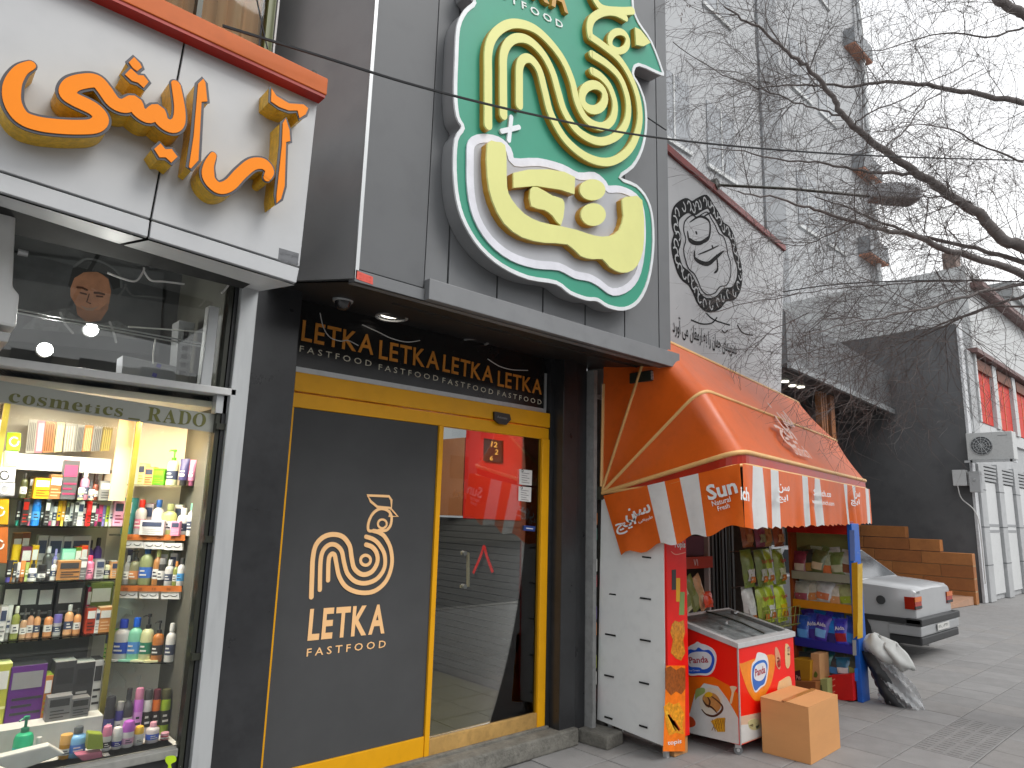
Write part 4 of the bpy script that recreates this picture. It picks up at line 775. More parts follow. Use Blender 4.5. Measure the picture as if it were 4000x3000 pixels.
for lab, q, c, nm in (('pale open carton with blue print on the upper shelf', [(480, 1388), (690, 1432), (690, 1500), (478, 1470)], '#8a8c92', 'carton'), ('tall narrow letter box standing behind the upper glass', [(700, 1250), (762, 1262), (735, 1510), (688, 1500)], '#7c7e80', 'tall_box'), ('small grey carton beside the upper aluminium jamb', [(742, 1455), (805, 1470), (800, 1520), (738, 1510)], '#747678', 'carton'), ('brown wooden crate at the edge above the lettered band', [(-60, 1400), (96, 1412), (96, 1490), (-60, 1478)], '#8a5226', 'crate')):
    zb = 2.117; P = [PU(*w_) for w_ in q]; P[2].z = zb; P[3].z = zb; o = thing(nm, lab, 'box', (P[2]+P[3])/2)
    MB().prism(P, NL, .0, .12).build('carton_body', col(c), o, bevel=.003)
    mb = MB()
    if 'blue' in lab:
        stroke(mb, pts_on(PU, [(612, 1425), (628, 1432)]), .02, NL, .002, rnd=False); stroke(mb, pts_on(PU, [(595, 1462), (612, 1468)]), .02, NL, .002, rnd=False); mb.build('print', col('#5a58a0'), o)
    elif 'letter' in lab:
        px_letters('R', PU, (716, 1335), (740, 1338), 44, col('#b8babc'), o, .02, .003, 0, 'letter')
        for k in range(4): mb.prism(pts_on(PU, [(712-k*4, 1350+k*32), (738-k*4, 1354+k*32), (736-k*4, 1372+k*32), (710-k*4, 1368+k*32)]), NL, .002)
        mb.build('print', col('#96989a'), o)
    elif 'crate' in lab:
        mb.prism(pts_on(PU, [(-60, 1440), (78, 1452), (78, 1486), (-60, 1476)]), NL, .003); mb.build('opening', col('#1c1a18'), o)
    else:
        mb.prism(pts_on(PU, [(770, 1490), (790, 1494), (784, 1512), (764, 1508)]), NL, .002); mb.build('print', col('#b0b2b4'), o)
for pts, lab in (([(500, 1276), (640, 1286), (835, 1300)], 'pale tangled wire behind the upper glass'), ([(608, 1318), (600, 1370), (598, 1420)], 'thin hanging wire above the pale carton'), ([(100, 1460), (230, 1480), (300, 1500), (380, 1545), (520, 1555), (640, 1585)], 'black cable looping along the lettered band')):
    wire('loose_wire', lab, [oy(x, y, 3.7) for x, y in pts], .004, m_cable if 'black' in lab else m_wcable)
p = oy(432, 1510, 3.7); p.z = 2.117; t = thing('flower_pot', 'tiny orange pot with green leaves behind the lettered band', 'plant', p)
MB().lathe(p, [(.016, 0), (.022, .04)], 10).build('pot', col('#b86a28'), t); mb = MB()
for k in range(9): a = k*.7; mb.add([p+Vector((0, 0, .04)), p+Vector((.03*math.cos(a), .03*math.sin(a), .07)), p+Vector((.02*math.cos(a+.4), .02*math.sin(a+.4), .085))], [(0, 1, 2)])
mb.build('leaves', col('#58682c'), t)

# ------------------------------------------------------------------ white sign box with orange Persian letters
YW = 2.6; PW = PY(YW)
ws = thing('shop_sign', 'white sign box with thick orange and gold raised Persian letters', 'sign', (.6, 2.9, 2.6))
def zt(x): return 3.352-.03*(x-1.15)
def zs(x): return 2.577-.046*(x-1.13)
def zb_(x): return 2.507-.05*(x-1.13)
XR = 1.14
for a, b in ((-1.6, -.58), (-.573, .565), (.572, XR)):
    tp = [(a, YW, zs(a)+.004), (b, YW, zs(b)+.004), (b+(.014 if b == XR else 0), YW, zt(b)), (a, YW, zt(a))]
    if b == .565: tp[2] = (.60, YW, zt(.6))
    if a == .572: tp[3] = (.607, YW, zt(.607))
    MB().prism(tp, NL, 0, .02).build('sign_panel', m_white, ws, bevel=.002, seg=1)
    MB().prism([(a, YW, zb_(a)), (b-(.008 if b == XR else 0), YW, zb_(b)), (b, YW, zs(b)-.004), (a, YW, zs(a)-.004)], NL, 0, .02).build('edge_panel', m_white, ws, bevel=.002, seg=1)
    def bk(x, y): return (x+(.14*(y-YW)/.78 if x > 1 else 0), y, zb_(x)-.01+(y-YW)*.235)
    MB().add([bk(a, YW+.012), bk(b-.01, YW+.012), bk(b-.01, 3.40), bk(a, 3.40)], [(0, 3, 2, 1)]).build('underside_panel', mat('grey_underside', '#c6c8ca', .4, var=.06, vs=1.5, dirt=.1), ws)
MB().box(-1.6, XR-.01, YW+.02, 3.2, 2.62, 3.34).build('sign_core', m_groove, ws)
m_or = mat('orange_letter_face', '#f0860a', .5, spec=.2, var=.04, vs=2); m_gl = mat('gold_glitter_side', '#dcae2c', .35, metal=.1, var=.3, vs=40, bump=.4, bs=300); m_ol2 = mat('dark_letter_rim', '#33343c', .4)
def zw(pts): return pts_on(PW, zm(pts, 1.508, 0, 0))
def wletter(fn):
    a = MB(); fn(a, .10, 0, 1.0); o = a.build('sign_letter', m_gl, ws)
    b = MB(); fn(b, .105, -.1005, 1.10); b.build('letter_rim', m_ol2, o)
    c = MB(); fn(c, .109, -.1055, .80); c.build('letter_face', m_or, o)
# px positions are those of the front faces; bring them onto a plane 8 cm in front of the board
PW2 = PY(YW-.105)
def zw(pts): return [q+Vector((0, .105, 0)) for q in pts_on(PW2, zm(pts, 1.508, 0, 0))]
def strk(pts, w, tp=None):
    L = cat_rom(zw(pts), 6); wletter(lambda mb, d, b, k: stroke(mb, L, w*k-(0 if k >= 1 else 0), NL, d, b, taper=tp))
def shrink(Q, k):
    c = sum(Q, Vector())/len(Q); n = len(Q); o_ = []
    for i in range(n):
        t = (Q[(i+1) % n]-Q[i-1]).normalized(); nn = NL.cross(t)
        o_.append(Q[i]+nn*(.0065 if k < 1 else (-.004 if k > 1 else 0))*sgn_of(Q))
    return o_
def sgn_of(Q):
    nn = Vector((0, 0, 0))
    for i in range(len(Q)): nn += Q[i].cross(Q[(i+1) % len(Q)])
    return 1 if nn.dot(NL) > 0 else -1
def polyl(pts):
    Q = zw(pts); wletter(lambda mb, d, b, k: mb.prism(shrink(Q, k), NL, d, b))
strk([(182, 385), (120, 420), (74, 500), (72, 600), (125, 690), (220, 730), (350, 748), (480, 752), (560, 742), (592, 700), (550, 645), (440, 590), (395, 555), (420, 505), (490, 482), (565, 482), (612, 530), (668, 605), (730, 628), (790, 605), (812, 655), (870, 690), (925, 655), (950, 715), (1005, 748), (1048, 722), (1055, 640), (1033, 500)], .060, lambda t: .55+.45*min(1, t*12) if t < .1 else (1 if t < .9 else 1-.35*(t-.9)/.1))
polyl([(745, 365), (785, 328), (832, 372), (846, 405), (812, 432), (775, 410)])
polyl([(722, 438), (765, 395), (815, 436), (850, 440), (886, 488), (850, 530), (808, 498), (770, 486)])
polyl([(895, 876), (940, 836), (975, 872), (1015, 872), (1055, 928), (1012, 970), (972, 938), (932, 936)])
polyl([(1155, 490), (1192, 456), (1218, 490), (1230, 604), (1196, 606), (1178, 950), (1130, 1004), (1100, 984), (1128, 800)])
strk([(1255, 915), (1228, 980), (1230, 1055), (1285, 1108), (1350, 1092), (1415, 1025), (1485, 970), (1550, 968), (1585, 1010), (1570, 1050)], .056, lambda t: .5+.5*min(1, t*6) if t < .2 else (1 if t < .8 else 1-.4*(t-.8)/.2))
polyl([(1655, 722), (1685, 694), (1712, 770), (1716, 838), (1692, 842), (1684, 1100), (1662, 1178), (1624, 1206), (1618, 1150), (1650, 850)])
polyl([(1590, 514), (1630, 560), (1700, 602), (1785, 608), (1822, 640), (1806, 682), (1762, 706), (1748, 660), (1700, 662), (1640, 640), (1586, 600)])
mb = MB(); px_text(mb, shape('تابلو سازی'), PW, (1095, 993), (1165, 1012), 18); px_text(mb, '۰۹۱۲۰۹۹۰۵۳', PW, (1092, 1024), (1164, 1044), 16); mb.prism(pts_on(PW, [(1090, 968), (1168, 990), (1163, 1036), (1086, 1016)]), NL, .0005); 
mb.build('maker_print', col('#5e6064'), ws)
# red ledge above the sign
rb = thing('red_ledge', 'red metal ledge running along the top of the white sign box', 'ledge', (.4, 2.6, 3.34))
MB().box(-1.6, 1.165, 2.535, 3.3, 3.352, 3.43).build('ledge_beam', mat('red_painted_metal', '#c0622c', .5, spec=.25, var=.12, vs=2, dirt=.12), rb, bevel=.004)
MB().box(-1.6, 1.16, 2.54, 2.60, 3.338, 3.352).build('ledge_underside', mat('shaded_red_metal', '#9c1c0c', .45, var=.1), rb)  # underside's shade put into a darker red than the lit beam
MB().lathe((1.11, 2.56, 3.43), [(.02, 0), (.014, .012), (.006, .025)], 8).build('bolt', m_dalu, rb)
# upper window with striped curtain
uw = thing('upper_window', 'upstairs window with tan curtain behind olive frame above the red ledge', 'window', (.6, 3.3, 3.5))
def cur(i, j): x = -.4+i*.0125; return (x, 3.40+.02*math.sin(x*60)+.008*math.sin(x*143), 3.45+j*.7)
MB().grid(cur, 124, 4).build('curtain', mat('tan_curtain', '#e4b880', .8, var=.16, vs=20, stretch=(1, 1, .05)), uw, smooth=60)
for x0, x1 in ((1.145, 1.185), (.80, .825)): MB().box(x0, x1, 3.30, 3.36, 3.43, 6).build('frame', mat('olive_window_frame', '#5c6430', .4, var=.15) if x0 > 1 else m_dalu, uw)
MB().box(-1.5, 1.145, 3.325, 3.331, 3.43, 6).build('pane', glass('curtain_glass', (1, 1, 1), .12, .02), uw)
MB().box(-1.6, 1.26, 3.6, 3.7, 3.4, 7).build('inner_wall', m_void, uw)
wire('vertical_wire', 'straight pale wire running up the dark end wall from the red ledge', [(1.185, 3.27, 3.43), (1.187, 3.27, 5.5)], .006)
wire('slack_wire', 'thin dark wire slanting before the tan curtain', [oy(x, y, 3.2) for x, y in ((1000, -20), (1020, 80), (1045, 190))], .004, m_cable)
# white air conditioner hung at the left edge
ac = thing('air_conditioner', 'white air conditioner hung under the sign box at the window edge', 'air conditioner', (-.1, 3.0, 2.2))
pr = [(.16, 2.99), (.215, 2.64)]
MB().prism([(-.6, 3.0, 2.68), (.14, 3.0, 2.668), (.185, 3.0, 2.655), (.212, 3.0, 2.62), (.238, 3.0, 2.36), (.262, 3.0, 2.335), (.268, 3.0, 2.21), (-.6, 3.0, 2.24)], NL, .0, .3).build('casing', mat('white_plastic_case', '#cbccca', .35, var=.04), ac, bevel=.012)
MB().prism([(-.6, 3.0, 2.215), (.255, 3.0, 2.185), (.25, 3.0, 2.15), (-.6, 3.0, 2.18)], NL, .01, .25).build('louvre', mat('grey_louvre', '#9a9b9a', .4), ac, bevel=.004)
MB().lathe((.235, 2.99, 2.49), [(.012, 0), (.012, .03)], 8, axis=(1, 0, 0)).build('latch', m_steel, ac)
for pts in ([(420, 1065), (470, 1085), (530, 1098), (560, 1060), (562, 1045)], [(562, 1060), (590, 1095), (640, 1100), (720, 1110)], [(905, 1095), (880, 1130), (865, 1145)]):
    wire('dangling_wire', {420: 'white wire loop dangling under the white sign box', 562: 'second white wire loop under the white sign box joint', 905: 'short white wire end near the aluminium pole'}[pts[0][0]], [oy(x, y, 3.25) for x, y in pts], .0045)

# ------------------------------------------------------------------ kiosk: wall, tilted facade line
ED = Vector((.9886, .1508, 0)); EN = Vector((.1508, -.9886, 0))      # along the bent street line, and out of it
def kp(a, o, z): return Vector((4.06, 3.43, 0))+ED*a+EN*o+Vector((0, 0, z))
ks = thing('shop_building', 'small kiosk shop with open dark front under the orange awning', 'building', kp(1.8, 0, 0))
m_kw = mat('kiosk_dark_wall', '#5c5a56', .75, var=.25, dirt=.2)
MB().obox(kp(.1, 0, 2.55), ED*3.68, -EN*.2, Vector((0, 0, 2.3))).build('upper_wall', mat('pale_render', '#9a9a98', .7, var=.08), ks)
MB().obox(kp(.33, -1.6, 0), ED*3.4, -EN*.1, Vector((0, 0, 2.6))).build('back_wall', m_kw, ks)
MB().obox(kp(.33, 0, 2.5), ED*3.4, -EN*1.7, Vector((0, 0, .06))).build('ceiling', m_kw, ks)
MB().box(4.125, 4.15, 3.46, 5.2, 0, 2.5).build('side_wall', m_kw, ks)
MB().obox(kp(3.74, 0, 0), ED*.08, -EN*2.5, Vector((0, 0, 4.8))).build('side_wall', m_kw, ks)
MB().obox(kp(.33, .01, 0), ED*3.4, -EN*1.7, Vector((0, 0, .02))).build('shop_floor', mat('worn_kiosk_floor', '#5c5a56', .8, var=.2, dirt=.2), ks)
# wide grey sign board
SP = Vector((4.88, 3.3, 0)); PSG = Plane(SP, EN, ED)
sb = thing('sign_board', 'wide plain grey sign board with ornate black frame emblem and Persian slogan', 'sign', SP+ED*1.5+Vector((0, 0, 2.95)))
q = [SP-ED*1.2+Vector((0, 0, 2.86)), PSG(3051, 1562), PSG(3061, 982), PSG(2620, 612)]; v = (q[3]-q[2]).normalized(); q[3] = q[2]+v*4.3; q[0] = q[1]+(PSG(2640, 1420)-q[1]).normalized()*4.25
MB().prism(q, EN, 0, .2).build('board', mat('grey_sign_sheet', '#a6a7a9', .4, var=.04, vs=1.2, dirt=.08), sb, bevel=.003)
mb = MB(); d_ = (q[2]-q[3]).normalized()
mb.obox(q[3]+EN*.03, q[2]-q[3], -EN*.3, Vector((0, 0, .07))); mb.build('top_cap', mat('dark_red_cap', '#7a302c', .5, var=.3, vs=3), sb)
def zs3(pts): return pts_on(PSG, zm(pts, 1.106, 2500, 0))
m_bk = mat('black_emblem_print', '#1c1d1e', .8, spec=.15, var=.1)
RG = [(255, 885), (290, 872), (312, 905), (335, 940), (358, 985), (385, 1005), (402, 1045), (412, 1100), (428, 1150), (428, 1215), (405, 1265), (365, 1275), (335, 1308), (290, 1318), (255, 1290), (235, 1245), (212, 1205), (178, 1175), (158, 1120), (150, 1070), (162, 1020), (150, 970), (158, 920), (200, 888), (228, 900)]
mb = MB(); stroke(mb, cat_rom(zs3(RG), 4, True), .14, EN, .004, 0, closed=True); mb.build('ornate_frame', m_bk, sb)
mb = MB(); L = cat_rom(zs3(RG), 3, True)
for i in range(0, len(L), 2):
    t_ = (L[(i+1) % len(L)]-L[i]).normalized(); s_ = EN.cross(t_)
    stroke(mb, [L[i]+s_*(.045*math.cos(a))*(1 if i % 4 else -1)+t_*.04*math.sin(a) for a in (-1.4, -.6, .2, 1.0, 1.8, 2.6)], .016, EN, .007, -.003)
mb.build('frame_curl', col('#a8aaac'), sb)
mb = MB()
RI = [(x+(290-x)*.27, y+(1095-y)*.2) for x, y in RG]
stroke(mb, cat_rom(zs3(RI), 4, True), .010, EN, .004, 0, closed=True); mb.build('inner_line', m_bk, sb)
mb = MB()
for st, w in (([(215, 960), (260, 935), (300, 960), (295, 1030), (250, 1050), (215, 1030)], .02), ([(205, 1000), (215, 1040), (260, 1050), (300, 1020)], .03), ([(235, 1085), (240, 1120), (290, 1140), (330, 1110), (360, 1085)], .032), ([(330, 1100), (335, 1160), (320, 1180)], .02), ([(270, 940), (310, 920), (340, 960)], .014), ([(250, 1100), (300, 1080), (340, 1060)], .012), ([(310, 1060), (316, 1075)], .02), ([(240, 1000), (246, 1012)], .02)):
    stroke(mb, cat_rom(zs3(st), 5), w, EN, .004, taper=lambda t: .35+1.0*math.sin(math.pi*min(1, max(0, t)))**.7)
mb.build('calligraphy', m_bk, sb)
mb = MB(); A, B = PSG(2628, 1315), PSG(2878, 1402); lettering(mb, shape('بهترینهای جهان را به ارمغان می آورد'), A, B, .2, EN, .004, .006); mb.build('slogan', m_bk, sb)
mb = MB()
for st in ([(2700, 1250), (2740, 1265), (2780, 1262), (2800, 1240)], [(2760, 1225), (2790, 1250), (2850, 1270)], [(2820, 1290), (2830, 1300), (2842, 1290)], [(2880, 1270), (2900, 1300), (2940, 1310)]):
    stroke(mb, cat_rom(pts_on(PSG, st), 4), .012, EN, .004)
mb.build('calligraphy', m_bk, sb)

# ------------------------------------------------------------------ orange awning
aw = thing('awning', 'orange folding hood awning with pale piping and striped printed valance', 'awning', kp(1.8, .6, 1.7))
PL0 = Vector((4.06, 3.43, 1.76)); FL = Vector((4.04, 2.25, 2.03)); FR = Vector((7.817, 2.871, 2.03)); PR0 = Vector((7.68, 3.98, 1.76))
R2L = ox(2740, 1518, 4.05)
hz = (FL-PL0); hz.z = 0; hzr = (FR-PR0); hzr.z = 0
def rib(t, z): return (PL0+hz*t+Vector((0, 0, z-PL0.z)), PR0+hzr*t+Vector((0, 0, z-PR0.z)))
t2 = (PL0.y-R2L.y)/(PL0.y-FL.y); r2 = rib(t2, R2L.z)
CORN = [rib(.02, 2.97), rib(.42, 2.93), r2, (FL, FR)]
def hoop(a, b, rr=.16):
    P = [PL0, a, b, PR0]; out_ = []
    def seg(p, q, n): out_.extend([p+(q-p)*(i/n) for i in range(n)])
    d1 = (a-PL0).normalized(); d2 = (b-a).normalized(); d3 = (PR0-b).normalized()
    seg(PL0, a-d1*rr, 8)
    for (c, u, w) in ((a, d1, d2), (b, d2, d3)):
        for i in range(6):
            t = i/6; out_.append((c-u*rr)*(1-t)**2+c*2*t*(1-t)+(c+w*rr)*t*t)
        if c is a: seg(a+d2*rr, b-d2*rr, 16)
    seg(b+d3*rr, PR0, 8); out_.append(PR0); return out_
H = [hoop(*c) for c in CORN]
m_aw = mat('orange_vinyl_awning', '#dc600c', .42, spec=.8, var=.12, vs=2.5, bump=.06, bs=18, dirt=.12); 
def translucent(m_, c, f):
    n = m_.node_tree; o_ = [q for q in n.nodes if q.type == 'OUTPUT_MATERIAL'][0]; b_ = n.nodes['Principled BSDF']; tl = n.nodes.new('ShaderNodeBsdfTranslucent'); tl.inputs[0].default_value = hx(c)+(1,)
    ms = n.nodes.new('ShaderNodeMixShader'); ms.inputs[0].default_value = f; n.links.new(b_.outputs[0], ms.inputs[1]); n.links.new(tl.outputs[0], ms.inputs[2]); n.links.new(ms.outputs[0], o_.inputs[0])
translucent(m_aw, '#f08a4a', .22)
m_pip = mat('pale_piping', '#e0b070', .45)
mid = (kp(1.8, .4, 1.9))
for k in range(3):
    N_ = 7; rows = []
    for j in range(N_+1):
        t = j/N_; r = []
        for i in range(len(H[0])):
            p = H[k][i].lerp(H[k+1][i], t); w_ = math.sin(math.pi*t)
            r.append(p+((mid-p).normalized())*(.035*w_*min(1, i/8)*min(1, (len(H[0])-1-i)/8)+.005*math.sin(i*1.7+k)*w_))
        rows.append(r)
    MB().grid(lambda i, j: rows[j][i], len(H[0])-1, N_).build('hood_panel', m_aw, aw, smooth=45)
for k in (1, 2): MB().tube(H[k], .013, 6).build('piping', m_pip, aw, smooth=60)
MB().tube(H[3], .017, 8).build('front_bar', m_pip, aw, smooth=60)
low = [p+Vector((0, 0, -.085))*min(1, i/5)*min(1, (len(H[3])-1-i)/5) for i, p in enumerate(H[3])]
MB().grid(lambda i, j: H[3][i] if j == 0 else low[i], len(low)-1, 1).build('front_strip', mat('red_orange_strip', '#a82408', .4, var=.15), aw)
MB().tube(low, .012, 8).build('valance_bar', m_pip, aw, smooth=60)
MB().tube([PL0, PL0+Vector((-.0, -.02, .85))], .014, 6).build('wall_bar', m_pip, aw)
MB().cbox(PL0+Vector((0, .02, 0)), (.03, .03, .05)).build('pivot_bracket', m_dalu, aw, bevel=.005)
LA = FL+Vector((0, 0, -.085)); RA = FR+Vector((0, 0, -.085))
def vleft(s, t):
    p = (PL0+Vector((0, -.03, -.02))).lerp(LA, s); dr = Vector((0, -.17, -.43)).lerp(Vector((-.02, -.03, -.385)), s)
    return p+dr*t+Vector((-.012-.012*math.sin(s*19)*t, 0, .02*t*math.sin(s*23)))
fN = Vector((FR-FL).cross(Vector((0, 0, 1)))).normalized(); 
if fN.y > 0: fN = -fN
def vfront(s, t):
    p = LA.lerp(RA, s); tooth = .022*((s*26) % 1) if t > .95 else 0
    return p+Vector((0, 0, -.40+.05*s))*t+fN*(.012+.028*t*math.sin(s*82)*(.5+.5*math.sin(s*17+1)))+Vector((0, 0, -tooth))
m_vo = mat('orange_valance', '#e4640c', .45, var=.1, vs=4, dirt=.1); m_vw = mat('white_valance_stripe', '#e4e8e8', .5, var=.06, vs=4, dirt=.08)
translucent(m_vo, '#f08a4a', .2); translucent(m_vw, '#f4f4f4', .25)
def strip(fn, a, b, mt, nm, nu=8): MB().grid(lambda i, j: fn(a+(b-a)*i/nu, j/5), nu, 5).build(nm, mt, aw, smooth=50)
cuts = [0, .36, .49, .60, .73, 1]
for i in range(5): strip(vleft, cuts[i], cuts[i+1], m_vw if i in (1, 3) else m_vo, 'valance_stripe' if i in (1, 3) else 'valance_panel')
fc = [0, .05, .10, .145, .19, .345, .385, .44, .48, .70, .735, .79, .825, .945, .985, 1]
for i in range(len(fc)-1): strip(vfront, fc[i], fc[i+1], m_vw if i % 2 else m_vo, 'valance_stripe' if i % 2 else 'valance_panel', max(3, int((fc[i+1]-fc[i])*100)))
m_wl = col('#dde0e0')
PVL = Plane(Vector((4.005, 3, 1.5)), (-1, 0, 0), (0, -1, 0)); PVF = Plane(LA+fN*.045, fN, (FR-FL).normalized())
mb = MB(); px_text(mb, shape('سن'), PVL, (2448, 2046), (2548, 2016), 55, .02); px_text(mb, shape('ایچ'), PVL, (2412, 2094), (2492, 2066), 62, .02); px_text(mb, shape('طبیعی'), PVL, (2496, 2046), (2552, 2028), 18, .01); mb.build('valance_print', m_wl, aw)
mb = MB(); px_text(mb, 'Sun', PVL, (2768, 1954), (2884, 1922), 58, .03); px_text(mb, 'Natural', PVL, (2784, 1978), (2856, 1958), 20, .01); px_text(mb, 'Fresh', PVL, (2806, 1996), (2852, 1982), 18, .01); mb.build('valance_print', m_wl, aw)
mb = MB(); px_text(mb, 'ich', PVF, (2893, 1950), (2926, 1956), 52, .03); px_text(mb, shape('سن'), PVF, (3040, 1925), (3084, 1930), 36, .02); px_text(mb, shape('ایچ'), PVF, (3034, 1962), (3078, 1968), 36, .02); px_text(mb, 'Sunich.co', PVF, (3178, 1935), (3246, 1942), 24, .02); px_text(mb, 'www.sunich.com', PVF, (3172, 1966), (3258, 1976), 18, .01); px_text(mb, shape('سن'), PVF, (3338, 1948), (3360, 1950), 30, .02); px_text(mb, shape('ایچ'), PVF, (3324, 1975), (3358, 1980), 30, .02); mb.build('valance_print', m_wl, aw)
ht = (R2L-FL); hN = (FR-FL).cross(ht).normalized(); hN = hN if hN.z > 0 else -hN
PHD = Plane(FL+hN*.014, hN, (FR-FL).normalized())
mb = MB(); px_text(mb, shape('سن'), PHD, (3072, 1692), (3136, 1707), 42, .02, .003); px_text(mb, shape('ایچ'), PHD, (3080, 1745), (3144, 1760), 42, .02, .003); px_text(mb, 'Sunich', PHD, (3110, 1776), (3172, 1792), 18, .01, .003); mb.build('hood_print', mat('pale_hood_print', '#d4b0a2', .5), aw)
o = thing('motor_box', 'small dark grey box with striped end under the canopy tip', 'box', ox(2590, 1470, 4.06))
MB().cbox((4.10, 3.05, 2.62), (.05, .10, .04)).build('casing', m_dalu, o, bevel=.006); mb = MB()
for k in range(6): mb.box(4.048, 4.152, 2.945, 2.95, 2.59+k*.011, 2.596+k*.011)
mb.build('end_slot', m_alu, o)

# ------------------------------------------------------------------ rack with white back
rk = thing('display_rack', 'tall snack rack seen from its slotted white back with red printed side', 'rack', (4.2, 3.2, 0))
MB().prism([(4.10, 3.50, .12), (4.12, 2.91, .075), (4.105, 2.90, 1.66), (4.07, 3.44, 1.72)], (-1, 0, 0), .0, .02).build('back_board', mat('white_slotted_board', '#dcdedd', .45, var=.03, vs=3, dirt=.06), rk, bevel=.004)
PBk = Plane((4.098, 3.2, .6), Vector((-1, -.03, 0)), (0, -1, 0)); mb = MB(); mh = MB()
for x, y, x2, y2 in ((210, 268, 262, 276), (430, 290, 487, 297), (200, 528, 260, 536), (415, 556, 485, 566), (190, 790, 257, 802), (415, 826, 483, 838), (185, 1056, 245, 1070), (410, 1102, 472, 1116), (185, 1326, 235, 1342), (410, 1382, 462, 1398)):
    a, b = PBk(2250+x/1.659, 2000+y/1.659), PBk(2250+x2/1.659, 2000+y2/1.659); s_ = MB(); stroke(s_, [a, b], .011, (-1, 0, 0), .004, .002, rnd=False); s_.build('slot', m_groove, rk)
MB().box(4.118, 4.365, 2.885, 2.905, .115, 1.45).build('side_panel', mat('red_rack_panel', '#e01810', .3, var=.1, vs=3), rk, bevel=.003)
for z in (.15, .42, .72, 1.02, 1.32): MB().box(4.12, 4.36, 2.91, 3.48, z, z+.012).build('shelf', m_white, rk)
MB().box(4.34, 4.36, 3.46, 3.49, 0, 1.45).build('post', m_white, rk); MB().box(4.14, 4.17, 3.40, 3.43, 0, .13).build('foot', m_alu, rk); MB().box(4.14, 4.17, 2.92, 2.95, 0, .13).build('foot', m_alu, rk)
PRP = PY(2.885)
def pr(parent, pl, nm, q, c, d=.0015): return MB().prism(pts_on(pl, q), pl.N, d, 0).build(nm, col(c) if isinstance(c, str) else c, parent)
pr(rk, PRP, 'print', [(2602, 2600), (2676, 2600), (2676, 2935), (2590, 2935)], mat('orange_rack_print', '#ec740c', .35, var=.25, vs=12))
mb = MB(); px_text(mb, 'Topis', PRP, (2630, 2146), (2676, 2148), 34, .03, .003); mb.build('rack_logo', m_wl, rk); mb = MB(); stroke(mb, cat_rom(pts_on(PRP, [(2622, 2118), (2640, 2104), (2672, 2108)]), 4), .006, NL, .003); stroke(mb, cat_rom(pts_on(PRP, [(2622, 2155), (2640, 2166), (2676, 2158)]), 4), .006, NL, .003); mb.build('rack_logo', col('#e8a090'), rk)
pr(rk, PRP, 'print', [(2624, 2226), (2640, 2224), (2640, 2304), (2624, 2304)], '#303030'); pr(rk, PRP, 'print', [(2641, 2258), (2656, 2258), (2656, 2350), (2641, 2350)], '#d8a418'); pr(rk, PRP, 'print', [(2656, 2312), (2674, 2312), (2672, 2402), (2652, 2402)], '#7c9450')
pr(rk, PRP, 'print', [(2624, 2440), (2636, 2424), (2652, 2430), (2670, 2422), (2675, 2470), (2668, 2500), (2676, 2550), (2660, 2580), (2640, 2572), (2620, 2550), (2628, 2500), (2618, 2470)], mat('amber_snack_print', '#c07c20', .4, var=.5, vs=40), .002)
pr(rk, PRP, 'print', [(2598, 2610), (2618, 2602), (2640, 2618), (2660, 2606), (2676, 2612), (2676, 2690), (2660, 2712), (2640, 2700), (2620, 2716), (2598, 2690)], mat('brown_snack_print', '#8c4a18', .4, var=.5, vs=40), .003); pr(rk, PRP, 'print', [(2592, 2760), (2612, 2742), (2630, 2752), (2652, 2744), (2672, 2790), (2664, 2830), (2670, 2868), (2640, 2862), (2612, 2872), (2600, 2830)], mat('yellow_snack_print', '#d89018', .4, var=.45, vs=40), .003)
mb = MB(); px_text(mb, 'topis', PRP, (2606, 2916), (2660, 2908), 22, .01, .003); mb.build('rack_logo', m_wl, rk)
for k in range(4): pr(rk, PRP, 'print', [(2596+k*9, 2780+k*12), (2606+k*9, 2776+k*12), (2640+k*6, 2850), (2630+k*6, 2856)], ('#e8b030', '#c85810', '#e0a020', '#b8400c')[k], .004)
o = MB().box(4.20, 4.36, 2.90, 3.0, .0, .115).build('cardboard_scrap', mat('cardboard', '#b08050', .8, var=.1, vs=8, bump=.05), None, bevel=.003); tag(o, 'folded cardboard scrap wedged under the red rack side', 'cardboard')
o = thing('stone_block', 'pale chipped stone block on the paving behind the white rack back', 'block', (4.05, 3.40, 0)); MB().cbox((4.02, 3.40, .045), (.10, .13, .045), .1).build('block', m_stone, o, bevel=.012)

t = thing('sachet_strip', 'hanging strip of small bright sachets between the grey post and white rack back', 'sachet strip', (4.05, 3.53, 1.5))
MB().tube([(4.052, 3.50, .2), (4.052, 3.50, 1.75)], .002, 4).build('cord', m_wcable, t)
for k in range(13): MB().cbox((4.05+.004*(k % 3), 3.496, .30+k*.115), (.012, .022, .046), .3*math.sin(k*2)).build('sachet', col(('#c0283c', '#d8d8d0', '#98a428', '#2c8c7c', '#c87828', '#5a3c88', '#d0c040')[k % 7]), t, bevel=.003, seg=1)
PLM = PY(3.33); o = MB().prism(cat_rom(pts_on(PLM, [(648, 2956), (682, 2952), (686, 2972), (666, 2985), (676, 3020), (652, 3020), (656, 2990), (646, 2975)]), 3, True), NL, .006).build('tied_ribbon', mat('lime_ribbon', '#a8c818', .5, var=.15)); tag(o, 'lime green ribbon tied low on the dark jamb beside the aluminium pole', 'ribbon')

